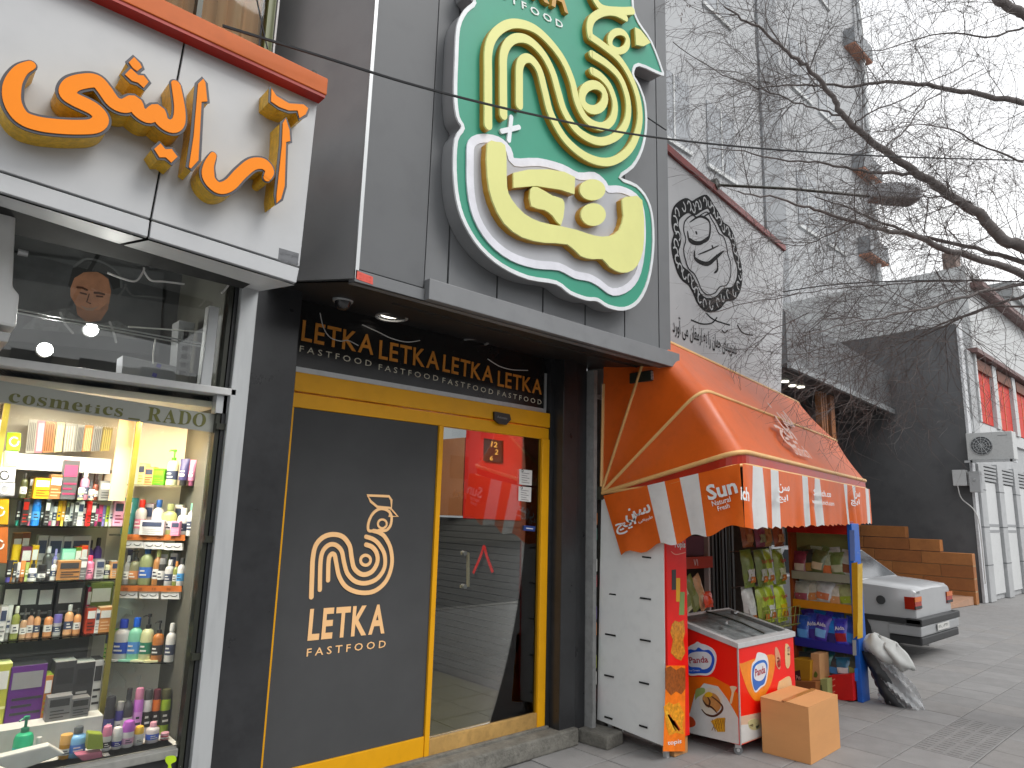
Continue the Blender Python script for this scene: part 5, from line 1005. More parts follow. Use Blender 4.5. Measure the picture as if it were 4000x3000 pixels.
# ------------------------------------------------------------------ ice cream freezer
FX0, FX1, FY0, FY1 = 4.56, 5.40, 2.612, 3.16
fz = thing('chest_freezer', 'red ice cream chest freezer with sloped glass lid on castors', 'freezer', (4.98, 2.9, 0))
mb = MB(); zf, zb2 = .705, .815
mb.add([(FX0, FY0, .075), (FX1, FY0, .075), (FX1, FY1, .075), (FX0, FY1, .075), (FX0, FY0, zf), (FX1, FY0, zf), (FX1, FY1, zb2), (FX0, FY1, zb2)], [(0, 3, 2, 1), (0, 1, 5, 4), (1, 2, 6, 5), (2, 3, 7, 6), (3, 0, 4, 7), (4, 5, 6, 7)])
mb.build('body', mat('red_freezer_wrap', '#e41608', .3, var=.06, vs=2), fz, bevel=.006)
mb = MB(); e_ = .012
for (a, b, c, d) in (((FX0-e_, FY0-e_), (FX1+e_, FY0-e_), (FX1+e_, FY0+.04), (FX0-e_, FY0+.04)), ((FX0-e_, FY1-.04), (FX1+e_, FY1-.04), (FX1+e_, FY1+e_), (FX0-e_, FY1+e_)), ((FX0-e_, FY0+.04), (FX0+.04, FY0+.04), (FX0+.04, FY1-.04), (FX0-e_, FY1-.04)), ((FX1-.04, FY0+.04), (FX1+e_, FY0+.04), (FX1+e_, FY1-.04), (FX1-.04, FY1-.04))):
    zz = lambda p: zf+(p[1]-FY0)*(zb2-zf)/(FY1-FY0)
    m_ = MB(); P = (a, b, c, d); m_.add([(p[0], p[1], zz(p)+.002) for p in P]+[(p[0], p[1], zz(p)+.038) for p in P], [(0, 3, 2, 1), (4, 5, 6, 7), (0, 1, 5, 4), (1, 2, 6, 5), (2, 3, 7, 6), (3, 0, 4, 7)]); m_.build('lid_rim', mat('pale_lid_rim', '#b4b6b6', .35, var=.08, dirt=.1), fz, bevel=.004)
def lidz(x, y, o_): return (x, y, zf+(y-FY0)*(zb2-zf)/(FY1-FY0)+o_+.018*math.sin(math.pi*(y-FY0)/(FY1-FY0)))
for x0, x1, o_ in ((FX0+.035, 5.02, .034), (4.96, FX1-.035, .044)):
    MB().grid(lambda i, j: lidz(x0+(x1-x0)*i/4, FY0+.035+(FY1-FY0-.07)*j/8, o_), 4, 8).build('glass_lid', glass('freezer_glass', (.85, .88, .88), .35, .12), fz, smooth=60)
MB().tube([lidz(5.0, FY0+.03+(FY1-FY0-.06)*j/10, .046) for j in range(11)], .006, 5).build('lid_seal', m_dalu, fz)
MB().add([(FX0+.03, FY0+.03, zf+.012), (FX1-.03, FY0+.03, zf+.012), (FX1-.03, FY1-.03, zb2+.004), (FX0+.03, FY1-.03, zb2+.004)], [(0, 1, 2, 3)]).build('freezer_contents', mat('frosted_packets', '#a4a8aa', .6, var=.5, vs=14), fz)
mb = MB(); mb.cbox((4.85, 2.86, .822), (.05, .006, .006), .5); mb.cbox((5.2, 2.98, .855), (.05, .006, .006), .3); mb.build('lid_handle', m_alu, fz)
MB().box(FX0-.004, FX0+.006, FY0-.005, FY0+.004, .08, .72).build('corner_trim', m_alu, fz)
for x in (FX0+.05, FX1-.05):
    for y in (FY0+.05, FY1-.05):
        c = MB().lathe((x, y, .03), [(.03, -.012), (.03, .012)], 14, axis=(.8, .6, 0)).build('castor', mat('grey_castor', '#6c6e70', .4), fz, smooth=40)
        MB().lathe((x, y, .03), [(.012, -.018), (.012, .018)], 8, axis=(.8, .6, 0)).build('hub', m_alu, c); MB().cbox((x, y, .06), (.016, .02, .016), .64).build('fork', m_alu, c)
PFL = PX(FX0); PFR = PY(FY0); NXm = Vector((-1, 0, 0))
def zl(pts): return [PFL(*w_) for w_ in zm(pts, 3.318, 2660, 2500)]
def zr(pts): return [PFR(*w_) for w_ in zm(pts, 3.318, 2660, 2500)]
def art(pts, N, c, nm, d, sm=True): return MB().prism(cat_rom(pts, 4, True) if sm else pts, N, d, 0).build(nm, col(c) if isinstance(c, str) else c, fz)
art(zl([(46, 480), (420, 480), (640, 600), (742, 700), (742, 1340), (46, 1170)]), NXm, mat('orange_wave_print', '#dc6408', .3, var=.18, vs=5), 'wave_print', .001, False)
art(zl([(46, 1000), (120, 940), (180, 700), (300, 560), (480, 600), (600, 760), (680, 900), (742, 1010), (752, 1352), (46, 1188)]), NXm, '#c4c4c2', 'white_wave', .002, False)
art(zl([(46, 1020), (130, 990), (190, 1060), (170, 1120), (46, 1130)]), NXm, '#b84010', 'orange_print', .003)
BAD = [(48, 250), (52, 150), (110, 80), (180, 45), (215, 22), (260, 45), (340, 70), (420, 120), (462, 210), (450, 320), (415, 410), (350, 458), (240, 455), (130, 462), (75, 420), (50, 340)]
art(zl(BAD), NXm, '#d4d6da', 'badge', .003)
art(zl([(65, 250), (75, 160), (120, 120), (190, 130), (230, 95), (290, 130), (370, 130), (425, 200), (438, 280), (400, 390), (340, 430), (240, 430), (130, 435), (85, 400), (68, 330)]), NXm, '#1c50b8', 'badge_blue', .004)
art(zl([(90, 260), (110, 185), (180, 155), (260, 150), (340, 160), (395, 210), (400, 280), (370, 350), (300, 380), (210, 360), (130, 345), (98, 310)]), NXm, '#d0d2d6', 'badge_inner', .005)
art(zl([(92, 360), (180, 350), (262, 362), (270, 410), (180, 425), (96, 420)]), NXm, '#1c58c8', 'badge_ribbon', .0058)
mb = MB(); A, B = zl([(118, 300), (362, 288)]); lettering(mb, 'Panda', A, B, .042, NXm, .006, .02); mb.build('badge_lettering', col('#a01430'), fz)
mb = MB(); A, B = zl([(112, 405), (250, 402)]); lettering(mb, 'Ice Cream', A, B, .012, NXm, .0066, .01); mb.build('badge_lettering', col('#d8dce8'), fz)
art(zl([(390+150*math.cos(a*.524), 790+175*math.sin(a*.524)) for a in range(12)]), NXm, '#c8c0b0', 'ice_cream_print', .003)
m_br = mat('caramel_print', '#b07c44', .4, var=.3, vs=20)
art(zl([(280, 760), (330, 690), (430, 690), (500, 760), (520, 860), (470, 930), (400, 880), (330, 860)]), NXm, m_br, 'ice_cream_print', .004)
mb = MB()
for st in ([(290, 780), (330, 840), (400, 870), (470, 940)], [(350, 740), (380, 800), (360, 870)], [(400, 730), (480, 790), (540, 860), (520, 930), (430, 985), (330, 960), (275, 900)]): stroke(mb, cat_rom(zl(st), 4), .012, NXm, .005, taper=lambda t: .5+.7*math.sin(math.pi*t))
mb.build('syrup_print', col('#4a2a18'), fz)
art(zl([(310, 700), (360, 670), (410, 690), (400, 730), (330, 735)]), NXm, '#d0a018', 'nut_print', .005); art(zl([(200, 640), (300, 620), (310, 680), (220, 740), (190, 770)]), NXm, '#8c9c58', 'leaf_print', .0045)
art(zl([(390, 1050), (470, 1010), (572, 1005), (575, 1188), (480, 1190)]), NXm, '#c89420', 'cone_print', .005, False)
mb = MB()
for k in range(5): A, B = zl([(410+k*36, 1030+(k*0)), (450+k*30, 1180)]); stroke(mb, [A, B], .003, NXm, .006); A, B = zl([(405+k*40, 1170-k*8), (480+k*24, 1015)]); stroke(mb, [A, B], .003, NXm, .0062)
mb.build('cone_lines', col('#8a5c10'), fz)
art(zl([(640, 600), (725, 612), (690, 680), (660, 820), (636, 800), (660, 680)]), NXm, '#d8c0a0', 'swirl_print', .0035)
art(zr([(760, 330), (800, 300), (1000, 230), (1210, 200), (1190, 480), (1120, 660), (1040, 770), (985, 790), (930, 760), (850, 620)]), NL, mat('amber_oval_print', '#e08020', .3, var=.2, vs=6), 'oval_print', .001)
art(zr([(775, 990), (1050, 935), (1250, 880), (1250, 1180), (800, 1345)]), NL, '#c8a890', 'wave_print', .001, False); art(zr([(775, 1100), (1050, 1080), (1250, 1040), (1250, 1160), (775, 1345)]), NL, '#c4c4c2', 'white_wave', .002, False)
art(zr([(905, 420), (920, 310), (960, 260), (990, 165), (1060, 170), (1105, 200), (1130, 300), (1120, 440), (1090, 570), (1030, 620), (960, 680), (915, 560)]), NL, '#d4d6da', 'badge', .003)
art(zr([(918, 420), (932, 330), (1000, 270), (1080, 260), (1116, 330), (1100, 450), (1075, 560), (1020, 600), (960, 655), (925, 560)]), NL, '#2464b8', 'badge_blue', .004); art(zr([(938, 420), (960, 340), (1020, 300), (1080, 300), (1100, 400), (1060, 500), (1000, 530), (945, 500)]), NL, '#d0d2d6', 'badge_inner', .005)
mb = MB(); A, B = zr([(955, 470), (1085, 420)]); lettering(mb, 'Panda', A, B, .05, NL, .006, .02); mb.build('badge_lettering', col('#a01430'), fz)
for q, c in (([(1215, 120), (1240, 95), (1280, 200), (1285, 330), (1270, 380), (1235, 330), (1220, 220)], '#c89070'), ([(1240, 230), (1280, 240), (1282, 340), (1250, 350)], '#a82818'), ([(1350, 60), (1400, 90), (1410, 300), (1380, 370), (1350, 300)], '#d0b080'), ([(1375, 100), (1410, 90), (1405, 180), (1380, 190)], '#b06880'), ([(1260, 560), (1300, 520), (1400, 470), (1430, 560), (1420, 680), (1260, 700)], '#d8b080'), ([(870, 1060), (940, 1020), (1010, 1040), (1030, 1120), (970, 1165), (890, 1150)], '#b8b080'), ([(880, 1110), (930, 1090), (920, 1150)], '#b02818'), ([(960, 1080), (1010, 1100), (980, 1160)], '#384034')):
    art(zr(q), NL, c, 'lolly_print', .003)

# ------------------------------------------------------------------ cardboard box on the paving
bx = thing('cardboard_box', 'closed plain brown cardboard box standing on the paving before the freezer', 'box', (5.05, 2.4, 0))
b0 = Vector((4.81, 2.245, 0)); ba = Vector((.519, .021, 0)); bb = Vector((-.028, .33, 0)); bz = Vector((0, 0, .355)); m_cb = mat('brown_cardboard', '#c68e58', .75, var=.06, vs=3, bump=.04, bs=40, stretch=(1, 1, 3))
MB().obox(b0, ba, bb, bz).build('carton', m_cb, bx, bevel=.004)
for k in (0, 1):
    mb = MB(); s0 = b0+bz+bb*(k*.505); mb.add([s0+Vector((0, 0, .004)), s0+ba+Vector((0, 0, .004)), s0+ba+bb*.495+Vector((0, 0, .013-.004*k)), s0+bb*.495+Vector((0, 0, .013-.004*k)), s0, s0+ba, s0+ba+bb*.495, s0+bb*.495], [(0, 1, 2, 3), (4, 5, 1, 0), (5, 6, 2, 1), (6, 7, 3, 2), (7, 4, 0, 3)]); mb.build('flap', m_cb, bx)
mb = MB(); mb.obox(b0+bz+bb*.45+Vector((0, 0, .0135)), ba, bb*.1, Vector((0, 0, .0015))); mb.build('tape', mat('brown_tape', '#a9763c', .3, var=.08), bx)

# ------------------------------------------------------------------ snack bags
def bag(nm, lab, C, ux, uz, n, w, h, th, c, c2, group=None, word=None, cword='#b01830', c3=None):
    C, ux, uz, n = (Vector(v) for v in (C, ux, uz, n)); ux.normalize(); uz.normalize(); n.normalize(); t = thing(nm, lab, 'snack bag', C, group)
    NU, NV = 6, 7
    def S(i, j, s):
        u = i/NU*2-1; v = j/NV*2-1
        e = max(0, 1-abs(u)**2.4)**.6*max(0, 1-abs(v)**3)**.6
        return C+ux*(w/2*u*(1-.06*(1-abs(v))*0))+uz*(h/2*v)+n*(th*e*s*(1+.18*math.sin(i*2.3+j*1.7+w*40))+.004*math.sin(i*3+j*2))
    m_ = mat('foil_'+c.strip('#'), tuple(min(.85, q_*1.45) for q_ in hx(c)), .3, var=.3, vs=14, bump=.35, bs=22, spec=.7)
    mb = MB(); mb.grid(lambda i, j: S(i, j, 1), NU, NV); mb.grid(lambda i, j: S(i, j, -.7), NU, NV); mb.build('bag_body', m_, t, smooth=60)
    mb = MB()
    for sgn in (-1, 1): mb.obox(C+uz*(h/2*sgn)-ux*w*.49-n*.003+uz*(-.008 if sgn > 0 else -.006), ux*w*.98, uz*.014, n*.006)
    mb.build('crimp', m_, t)
    fp = C+n*(th*1.12)
    if c2:
        mb = MB(); mb.grid(lambda i, j: S(1+i*.8, 1.2+j*.55, 1.06)+n*.003, 5, 4); mb.build('print', col(c2), t, smooth=60)
    if c3:
        mb = MB(); mb.grid(lambda i, j: S(1.6+i*.55, .8+j*.3, 1.1)+n*.005, 5, 4); mb.build('picture', mat('picture_'+c3.strip('#'), c3, .4, var=.5, vs=30), t, smooth=60)
    if word: mb = MB(); lettering(mb, word, fp-ux*w*.3+uz*h*.1+n*.004, fp+ux*w*.3+uz*h*.12+n*.004, h*.14, n, .002, .02); mb.build('lettering', col(cword), t)
    return t
# tall rack facing along the pavement
XR2 = 6.78; PR2 = PX(XR2)
r2 = thing('display_rack', 'tall open snack rack with red header and blue printed side', 'rack', (6.95, 2.98, 0))
MB().box(XR2, XR2+.15, 3.262, 3.29, 0, 1.5).build('side_frame', mat('brown_rack_frame', '#8a4018', .4, var=.15), r2)
MB().box(XR2-.01, XR2+.15, 2.70, 3.29, 1.475, 1.60).build('header', mat('red_header', '#a01808', .4, var=.1), r2, bevel=.004)
MB().box(XR2+.13, XR2+.15, 2.72, 3.28, .05, 1.5).build('back_panel', mat('olive_back_panel', '#7c8048', .5, var=.1), r2)
ck = MB().box(XR2-.02, XR2+.15, 2.655, 2.70, .0, 1.58).build('cheek_panel', mat('blue_cheek_panel', '#1c5cb8', .35, var=.25, vs=4), r2, bevel=.004)
for q, c in (([(3326, 2200), (3350, 2195), (3352, 2480), (3334, 2495)], '#c89410'), ([(3318, 2070), (3338, 2072), (3340, 2190), (3322, 2190)], '#6c84c0'), ([(3330, 2500), (3344, 2500), (3346, 2560), (3332, 2560)], '#a8acac'), ([(3338, 2610), (3350, 2610), (3352, 2660), (3340, 2660)], '#1c78e0')):
    PQ = PX(XR2-.0205); MB().prism(pts_on(PQ, q), NXm, .002).build('print', col(c), ck)
MB().prism([oy(x_, y_, 2.653) for x_, y_ in ((3349, 2205), (3369, 2200), (3371, 2490), (3350, 2497))], NL, .0, .002).build('cone_print', mat('yellow_cone_sign', '#c8a010', .4, var=.2, vs=8), r2, bevel=.001)
for z in (.175, .44, .80, 1.07): MB().box(XR2, XR2+.13, 2.70, 3.262, z-.012, z).build('shelf', mat('pale_wire_shelf', '#a4a4a0', .45), r2)
for z, c in ((.80, '#c07c10'), (.44, '#2c2c90'), (1.07, '#8c8c7c')): MB().box(XR2-.012, XR2, 2.70, 3.262, z-.04, z+.035).build('price_rail', col(c), r2)
NW = (-1, 0, 0)
rows = ((1.07, 6, ('#6c2c3c', '#2e3430', '#4a5230', '#88947c', '#5a6a3c', '#9a9c94'), ('#b8b0a0', '#9a7a40', '#c0b090', '#c87040', '#a8a88c', '#7a4a30'), None, 'dried snack', 'upper rack shelf', .22),
        (.80, 5, ('#8a8c84', '#a0a098', '#9a9c9c', '#b0aca0', '#8c9068'), ('#8a3c50', '#c08050', '#b86840', '#c89060', '#90a030'), None, 'pale crisp', 'second rack shelf', .2),
        (.44, 6, ('#1c4898', '#2a3c9c', '#3c2c8c', '#1868b0', '#3838a8', '#203c8c'), ('#5a9ce0', '#403090', '#78b0e8', '#2c2c6c', '#a02430', '#2c78c8'), 'Aida', 'blue wafer', 'third rack shelf', .24),
        (.175, 6, ('#2c3434', '#3c4444', '#20544c', '#303438', '#285c78', '#444a40'), ('#b03c60', '#5cb098', '#b8bcbc', '#3878b0', '#d0d0d0', '#8c9450'), None, 'dark packet', 'lowest rack shelf', .16))
ORD = ('first', 'second', 'third', 'fourth', 'fifth', 'sixth')
for z, n, cs_, c2s, wd, nm, sh, hh in rows:
    for k in range(n):
        y = 3.21-(k+.2)*(.54/n); w = .54/n*1.55
        bag('snack_bag', '%s %s bag with %s print, %s from the frame, %s' % (('plump', 'dark', 'creased', 'shiny', 'leaning', 'slim')[k], nm, ('pale', 'tan', 'cream', 'orange', 'grey', 'mixed')[k] if not wd else ('sky', 'violet', 'light', 'navy', 'red', 'bright')[k], ORD[k], sh), (XR2+.045+.015*(k % 2), y, z+hh/2+.012*(k % 3)), (0, -1, .15*math.sin(k*2.1)), (.25, .15*math.sin(k*2.1), 1), NW, w*1.06, hh*(1.0+.12*(k % 2)), .03, cs_[k], c2s[k], 'snack bags on the %s' % sh, wd if k in (1, 2, 4) else None, '#e0e0e8')
    for k in range(n-2):
        bag('snack_bag', 'rear %s bag, %s behind the front row on the %s' % (nm, ORD[k], sh), (XR2+.095, 3.15-k*.54/n, z+hh*.66+.02), (0, -1, .3*math.cos(k*1.7)), (.2, .3*math.cos(k*1.7), 1), NW, .54/n*1.4, hh, .025, cs_[(k+2) % n], c2s[(k+1) % n], 'snack bags on the %s' % sh)
# cartons standing before the rack
def carton(lab, X, q, c, c2=None, dep=.16, nm='carton', word=None):
    PQ = PX(X); P = pts_on(PQ, q); o = thing(nm, lab, 'carton', (P[2]+P[3])/2); MB().prism(P, NXm, 0, dep).build('carton_body', mat('carton_'+c.strip('#'), c, .6, var=.12, vs=6), o, bevel=.003)
    if c2: x0, y0 = q[0]; x1, y1 = q[2]; MB().prism(pts_on(PQ, [(x0+(x1-x0)*.15, y0+(y1-y0)*.35), (x0+(x1-x0)*.5, y0+(y1-y0)*.3), (x0+(x1-x0)*.6, y0+(y1-y0)*.75), (x0+(x1-x0)*.15, y0+(y1-y0)*.78)]), NXm, .002).build('print', col(c2), o)
    if word: mb = MB(); px_text(mb, word, PQ, (q[0][0]+(q[2][0]-q[0][0])*.2, (q[0][1]+q[2][1])/2+8), (q[0][0]+(q[2][0]-q[0][0])*.55, (q[0][1]+q[2][1])/2+9), 16, .02, .0035); mb.build('lettering', col('#d8b0a0'), o)
    return o
carton('yellow brown open carton with dark oval print beside the freezer', 6.55, [(3088, 2574), (3166, 2580), (3162, 2716), (3088, 2708)], '#b08010', '#4a1c20', .2, word='7.Pas')
carton('tall tan carton with small avocado picture beside the yellow one', 6.6, [(3167, 2552), (3200, 2556), (3206, 2716), (3166, 2716)], '#c49464', None, .2)
carton('low brown carton lying under the yellow one', 6.5, [(3088, 2660), (3186, 2664), (3186, 2716), (3088, 2716)], '#8c5428', None, .12)
carton('small olive printed carton beside the red crate', 6.6, [(3186, 2655), (3232, 2652), (3234, 2722), (3188, 2722)], '#9aa468', '#55603c', .12)
carton('shiny red carton standing at the rack foot', 6.70, [(3236, 2640), (3328, 2632), (3334, 2738), (3238, 2732)], '#c80c08', None, .3)
mb = MB(); o = [x for x in COL.objects if x.get('label') == 'shiny red carton standing at the rack foot'][0]
for k in range(3): mb.prism(pts_on(PX(6.70), [(3238, 2660+k*24), (3262, 2650+k*24), (3262, 2655+k*24), (3238, 2665+k*24)]), NXm, .002)
mb.build('print', col('#e08070'), o)
o = [x for x in COL.objects if str(x.get('label')).startswith('tall tan carton')][0]
MB().prism(cat_rom(pts_on(PX(6.6), [(3186, 2622), (3194, 2634), (3190, 2646), (3180, 2644), (3180, 2632)]), 4, True), NXm, .002).build('print', col('#5c6c28'), o)
# wire rack with hung bags by the folding gate
wr = thing('wire_rack', 'olive wire basket rack hung with green crisp bags beside the dark gate', 'rack', (6.35, 3.42, 0))
mb = MB()
for x in (6.0, 6.72): mb.tube([(x, 3.5, 0), (x, 3.5, 1.75)], .012, 6)
for z in (.62, .95, 1.28, 1.6): mb.tube([(6.0, 3.5, z), (6.72, 3.5, z)], .008, 5)
mb.build('frame', m_dalu, wr)
mb = MB()
for k in range(9): x = 6.0+k*.09; mb.tube([(x, 3.45, .60), (x, 3.2, .60), (x, 3.17, .78)], .004, 4)
for z in (.62, .70, .78): mb.tube([(6.0, 3.175, z), (6.72, 3.175, z)], .004, 4)
mb.build('basket_wires', mat('olive_wire', '#8a9048', .4, metal=.3), wr)
for r_, (z, cs_, c2s, hh, wd) in enumerate(((1.46, ('#7c4420', '#6a2840', '#8c6a38', '#7a3c18'), ('#a87848', '#8c9068', '#b08050', '#c09060'), .24, None), (1.14, ('#5c6c28', '#58682c', '#88982c', '#6c7c24'), ('#b8b8b4', '#a8aca0', '#c4c8c0', '#b8bc9c'), .33, 'Topis'), (.80, ('#a0a4a0', '#7c8c30', '#8ca020', '#98ac18'), ('#b4b8b4', '#6c7c2c', '#c8ccc8', '#c8b020'), .34, 'Topis'))):
    for k in range(4):
        bag('snack_bag', '%s crisp bag in the %s row of the wire rack, %s from the gate' % ((('brown', 'maroon', 'tan', 'copper'), ('dark green', 'mossy', 'bright lime', 'leafy'), ('silver', 'olive', 'vivid green', 'yellow green'))[r_][k], ('top', 'middle', 'bottom')[r_], ORD[k]), (6.09+k*.185, 3.36-.03*(k % 2), z), (1, .08*math.sin(k), .04), (0, .12, 1), (-.25, -1, 0), .2, hh, .05, cs_[k], c2s[k], 'crisp bags on the wire rack', wd if k in (1, 2, 3) else None, c3='#b86c28' if r_ else None)
# dark folding gate
fg = thing('folding_gate', 'dark folded metal gate of narrow vertical bars in the kiosk opening', 'gate', (6.2, 3.72, 0))
for k in range(15):
    MB().cbox((5.99+k*.031, 3.72+.012*(k % 2), 1.1), (.008+.005*(k % 3), .025, 1.1), .5*(k % 2)).build('gate_bar', (m_dalu, m_black, mat('worn_gate_bar', '#5c5e5c', .5, metal=.3))[k % 3], fg)
MB().box(5.955, 5.985, 3.69, 3.74, 0, 2.2).build('gate_post', mat('pale_gate_post', '#b8b4b0', .5), fg)
# wall shelf behind the freezer
sh_ = thing('wall_shelf', 'shop shelf with red price rail and hanging green packets behind the freezer', 'shelf', (5.6, 3.75, .6))
MB().box(5.1, 5.95, 3.66, 4.0, 1.15, 1.17).build('shelf', m_white, sh_); MB().box(5.1, 5.95, 3.64, 3.66, 1.13, 1.235).build('price_rail', mat('red_price_rail', '#b03418', .4, var=.15), sh_); MB().box(5.1, 5.95, 3.66, 4.0, .70, .72).build('shelf', m_white, sh_)
MB().box(5.1, 5.95, 4.0, 4.03, .3, 1.9).build('back_panel', mat('grey_shelf_back', '#8a8a84', .6, var=.1), sh_); MB().box(5.3, 5.9, 3.7, 3.98, 1.24, 1.42).build('maroon_cartons', mat('maroon_carton', '#5c2038', .5, var=.2), sh_)
mb = MB(); lettering(mb, '۷۱', (5.62, 3.638, 1.155), (5.69, 3.638, 1.155), .06, NL, .002); mb.build('price_print', m_wl, sh_)
for k in range(4): bag('snack_bag', '%s slanting packet under the red price rail, %s from the gate post' % (('pale green', 'cream green', 'olive', 'tan')[k], ORD[3-k]), (5.42+k*.13, 3.70, .90), (1, 0, .5), (-.5, 0, 1), NL, .12, .34, .03, ('#a8b080', '#b8b898', '#6c7438', '#b89068')[k], ('#d0d4b8', '#88945c', '#98a070', '#d8c8a8')[k], 'packets under the red price rail')
bag('snack_bag', 'small bright red packet lying by the gate post behind the freezer', (5.88, 3.66, .84), (1, 0, 0), (0, .2, 1), NL, .14, .13, .03, '#c83c14', None)
# plastic wrapped bundle
wb = thing('wrapped_bundle', 'dark leaning bundle wrapped in crinkled clear plastic beside the rack', 'bundle', (6.95, 2.5, 0))
rng = random.Random(3)
def crump(C, rx, ry, h, lean, n=16, m_=12, amp=.16, taper=lambda t: 1):
    ph = [rng.uniform(0, 6) for _ in range(8)]
    def f(i, j):
        a = 2*math.pi*(i % n)/n; t = j/m_; k = taper(t)*(1+amp*math.sin(a*3+ph[0]+t*5)*math.sin(t*7+ph[1])+amp*.6*math.sin(a*7+ph[2]+t*13)+amp*.4*math.sin(a*11+t*23+ph[3]))
        return Vector(C)+Vector(lean)*t+Vector((rx*k*math.cos(a), ry*k*math.sin(a), h*t))
    return MB().grid(f, n, m_)
crump((7.01, 2.43, 0), .13, .12, .44, (-.13, .17, 0), 22, 16, .12, taper=lambda t: 1.02-.25*t).build('dark_core', mat('dark_bundle', '#2c2e30', .5, var=.4, vs=8), wb, smooth=70)
crump((7.02, 2.39, 0), .135, .14, .47, (-.13, .16, 0), 40, 34, .17, lambda t: (1.12-.5*abs(t-.05)) if t < .9 else .72).build('plastic_wrap', film('clear_plastic_wrap', '#c2c5c7', .42, .22), wb, smooth=18)
MB().prism([(7.05, 2.56, 0), (7.05, 2.48, 0), (6.95, 2.58, .36), (6.95, 2.60, .36)], NXm, .0, .01).build('white_board', m_white, wb)
wk = thing('plastic_sack', 'white plastic sack slumped over the top of the wrapped bundle', 'sack', (6.92, 2.52, .42))
def blob(C, rx, ry, rz, n=26, m_=14, amp=.11, yaw=0, tilt=0):
    ph = [rng.uniform(0, 6) for _ in range(6)]
    def f(i, j):
        a = 2*math.pi*(i % n)/n; b_ = math.pi*(j/m_-.5); k = 1+amp*math.sin(3*a+ph[0]+2*b_)+amp*.7*math.sin(5*b_+ph[1]+a)+amp*.5*math.sin(9*a+4*b_+ph[2])
        x, y, z = rx*k*math.cos(b_)*math.cos(a), ry*k*math.cos(b_)*math.sin(a), rz*k*math.sin(b_)
        return Vector(C)+Vector((x, y, z+tilt*y))
    return MB().grid(f, n, m_)
m_sk = mat('white_sack', '#b0b2af', .55, var=.06, vs=6, bump=.5, bs=14)
blob((6.92, 2.54, .46), .14, .15, .12, tilt=.25).build('sack', m_sk, wk, smooth=70)
blob((6.94, 2.40, .425), .12, .12, .09, tilt=.7).build('sack_corner', m_sk, wk, smooth=70)

# ------------------------------------------------------------------ street beyond the kiosk
# set-back shop in the gap
ns = thing('shop_building', 'set-back dark grey shop with deep fascia canopy and wooden posts', 'building', (14, 6, 0))
A0 = Vector((10.9, 5.17, 0)); A1 = Vector((17.23, 5.70, 0)); ad = (A1-A0).normalized(); an = Vector((ad.y, -ad.x, 0)); aL = (A1-A0).length
m_fas = mat('dark_grey_fascia', '#5e6062', .4, var=.12, vs=1.2, dirt=.15)
MB().obox(A0+an*-1.2, ad*aL, an*-.3, Vector((0, 0, 5.1))).build('front_wall', mat('dark_shop_wall', '#3c3e40', .5, var=.2), ns)
MB().obox(A0+Vector((0, 0, 4.13)), ad*aL, an*-1.2, Vector((0, 0, .06))).build('canopy_underside', mat('dark_canopy_underside', '#2e3032', .5), ns)
MB().obox(A0+Vector((0, 0, 4.16)), ad*aL, an*-1.2, Vector((0, 0, .98))).build('fascia', m_fas, ns)
for k in range(7): MB().obox(A0+ad*(aL*k/7+.01)+Vector((0, 0, 4.24)), ad*(aL/7-.02), an*.02, Vector((0, 0, .86))).build('fascia_panel', m_fas, ns, bevel=.006)
MB().obox(A0+an*.01+Vector((0, 0, 4.10)), ad*aL, an*.07, Vector((0, 0, .11))).build('fascia_edge', mat('pale_fascia_edge', '#85888a', .4, dirt=.1), ns)
for k, (x, y) in enumerate(((3066, 1490), (3096, 1507), (3128, 1512))):
    p = opl(x, y, A0+Vector((0, 0, 4.12)), Vector((0, 0, 1))); MB().lathe(p, [(.07, -.01), (.07, .01)], 12).build('downlight', mat('small_lit_lamp', '#f4f2e0', .5, emit=3, var=0), ns)
for k in range(8): MB().obox(A0+an*-1.19+ad*(.3+k*.8)+Vector((0, 0, .1)), ad*.06, an*.03, Vector((0, 0, 3.9))).build('mullion', m_dalu, ns)
for k, a in enumerate((2.5, 2.62, 2.76, 3.05)): MB().obox(A0+an*-.3+ad*a, ad*(.08 if k < 3 else .24), an*-.12, Vector((0, 0, 4.12))).build('wooden_post', mat('varnished_wood', '#8a5428', .5, var=.25, vs=8, stretch=(1, 1, .1)), ns, bevel=.01)
# long dark side wall
dw = thing('side_wall', 'tall bare dark grey side wall beyond the parked car', 'wall', (17.4, 6, 0))
MB().box(17.30, 17.5, 4.24, 13, 0, 6.05).build('wall_face', mat('stained_dark_render', '#5c5d5f', .8, var=.2, vs=.6, bump=.1, bs=30, dirt=.22), dw)
MB().box(17.28, 17.52, 4.19, 4.24, 0, 6.1).build('edge_strip', mat('white_edge_strip', '#c4c6c8', .5, dirt=.2), dw)
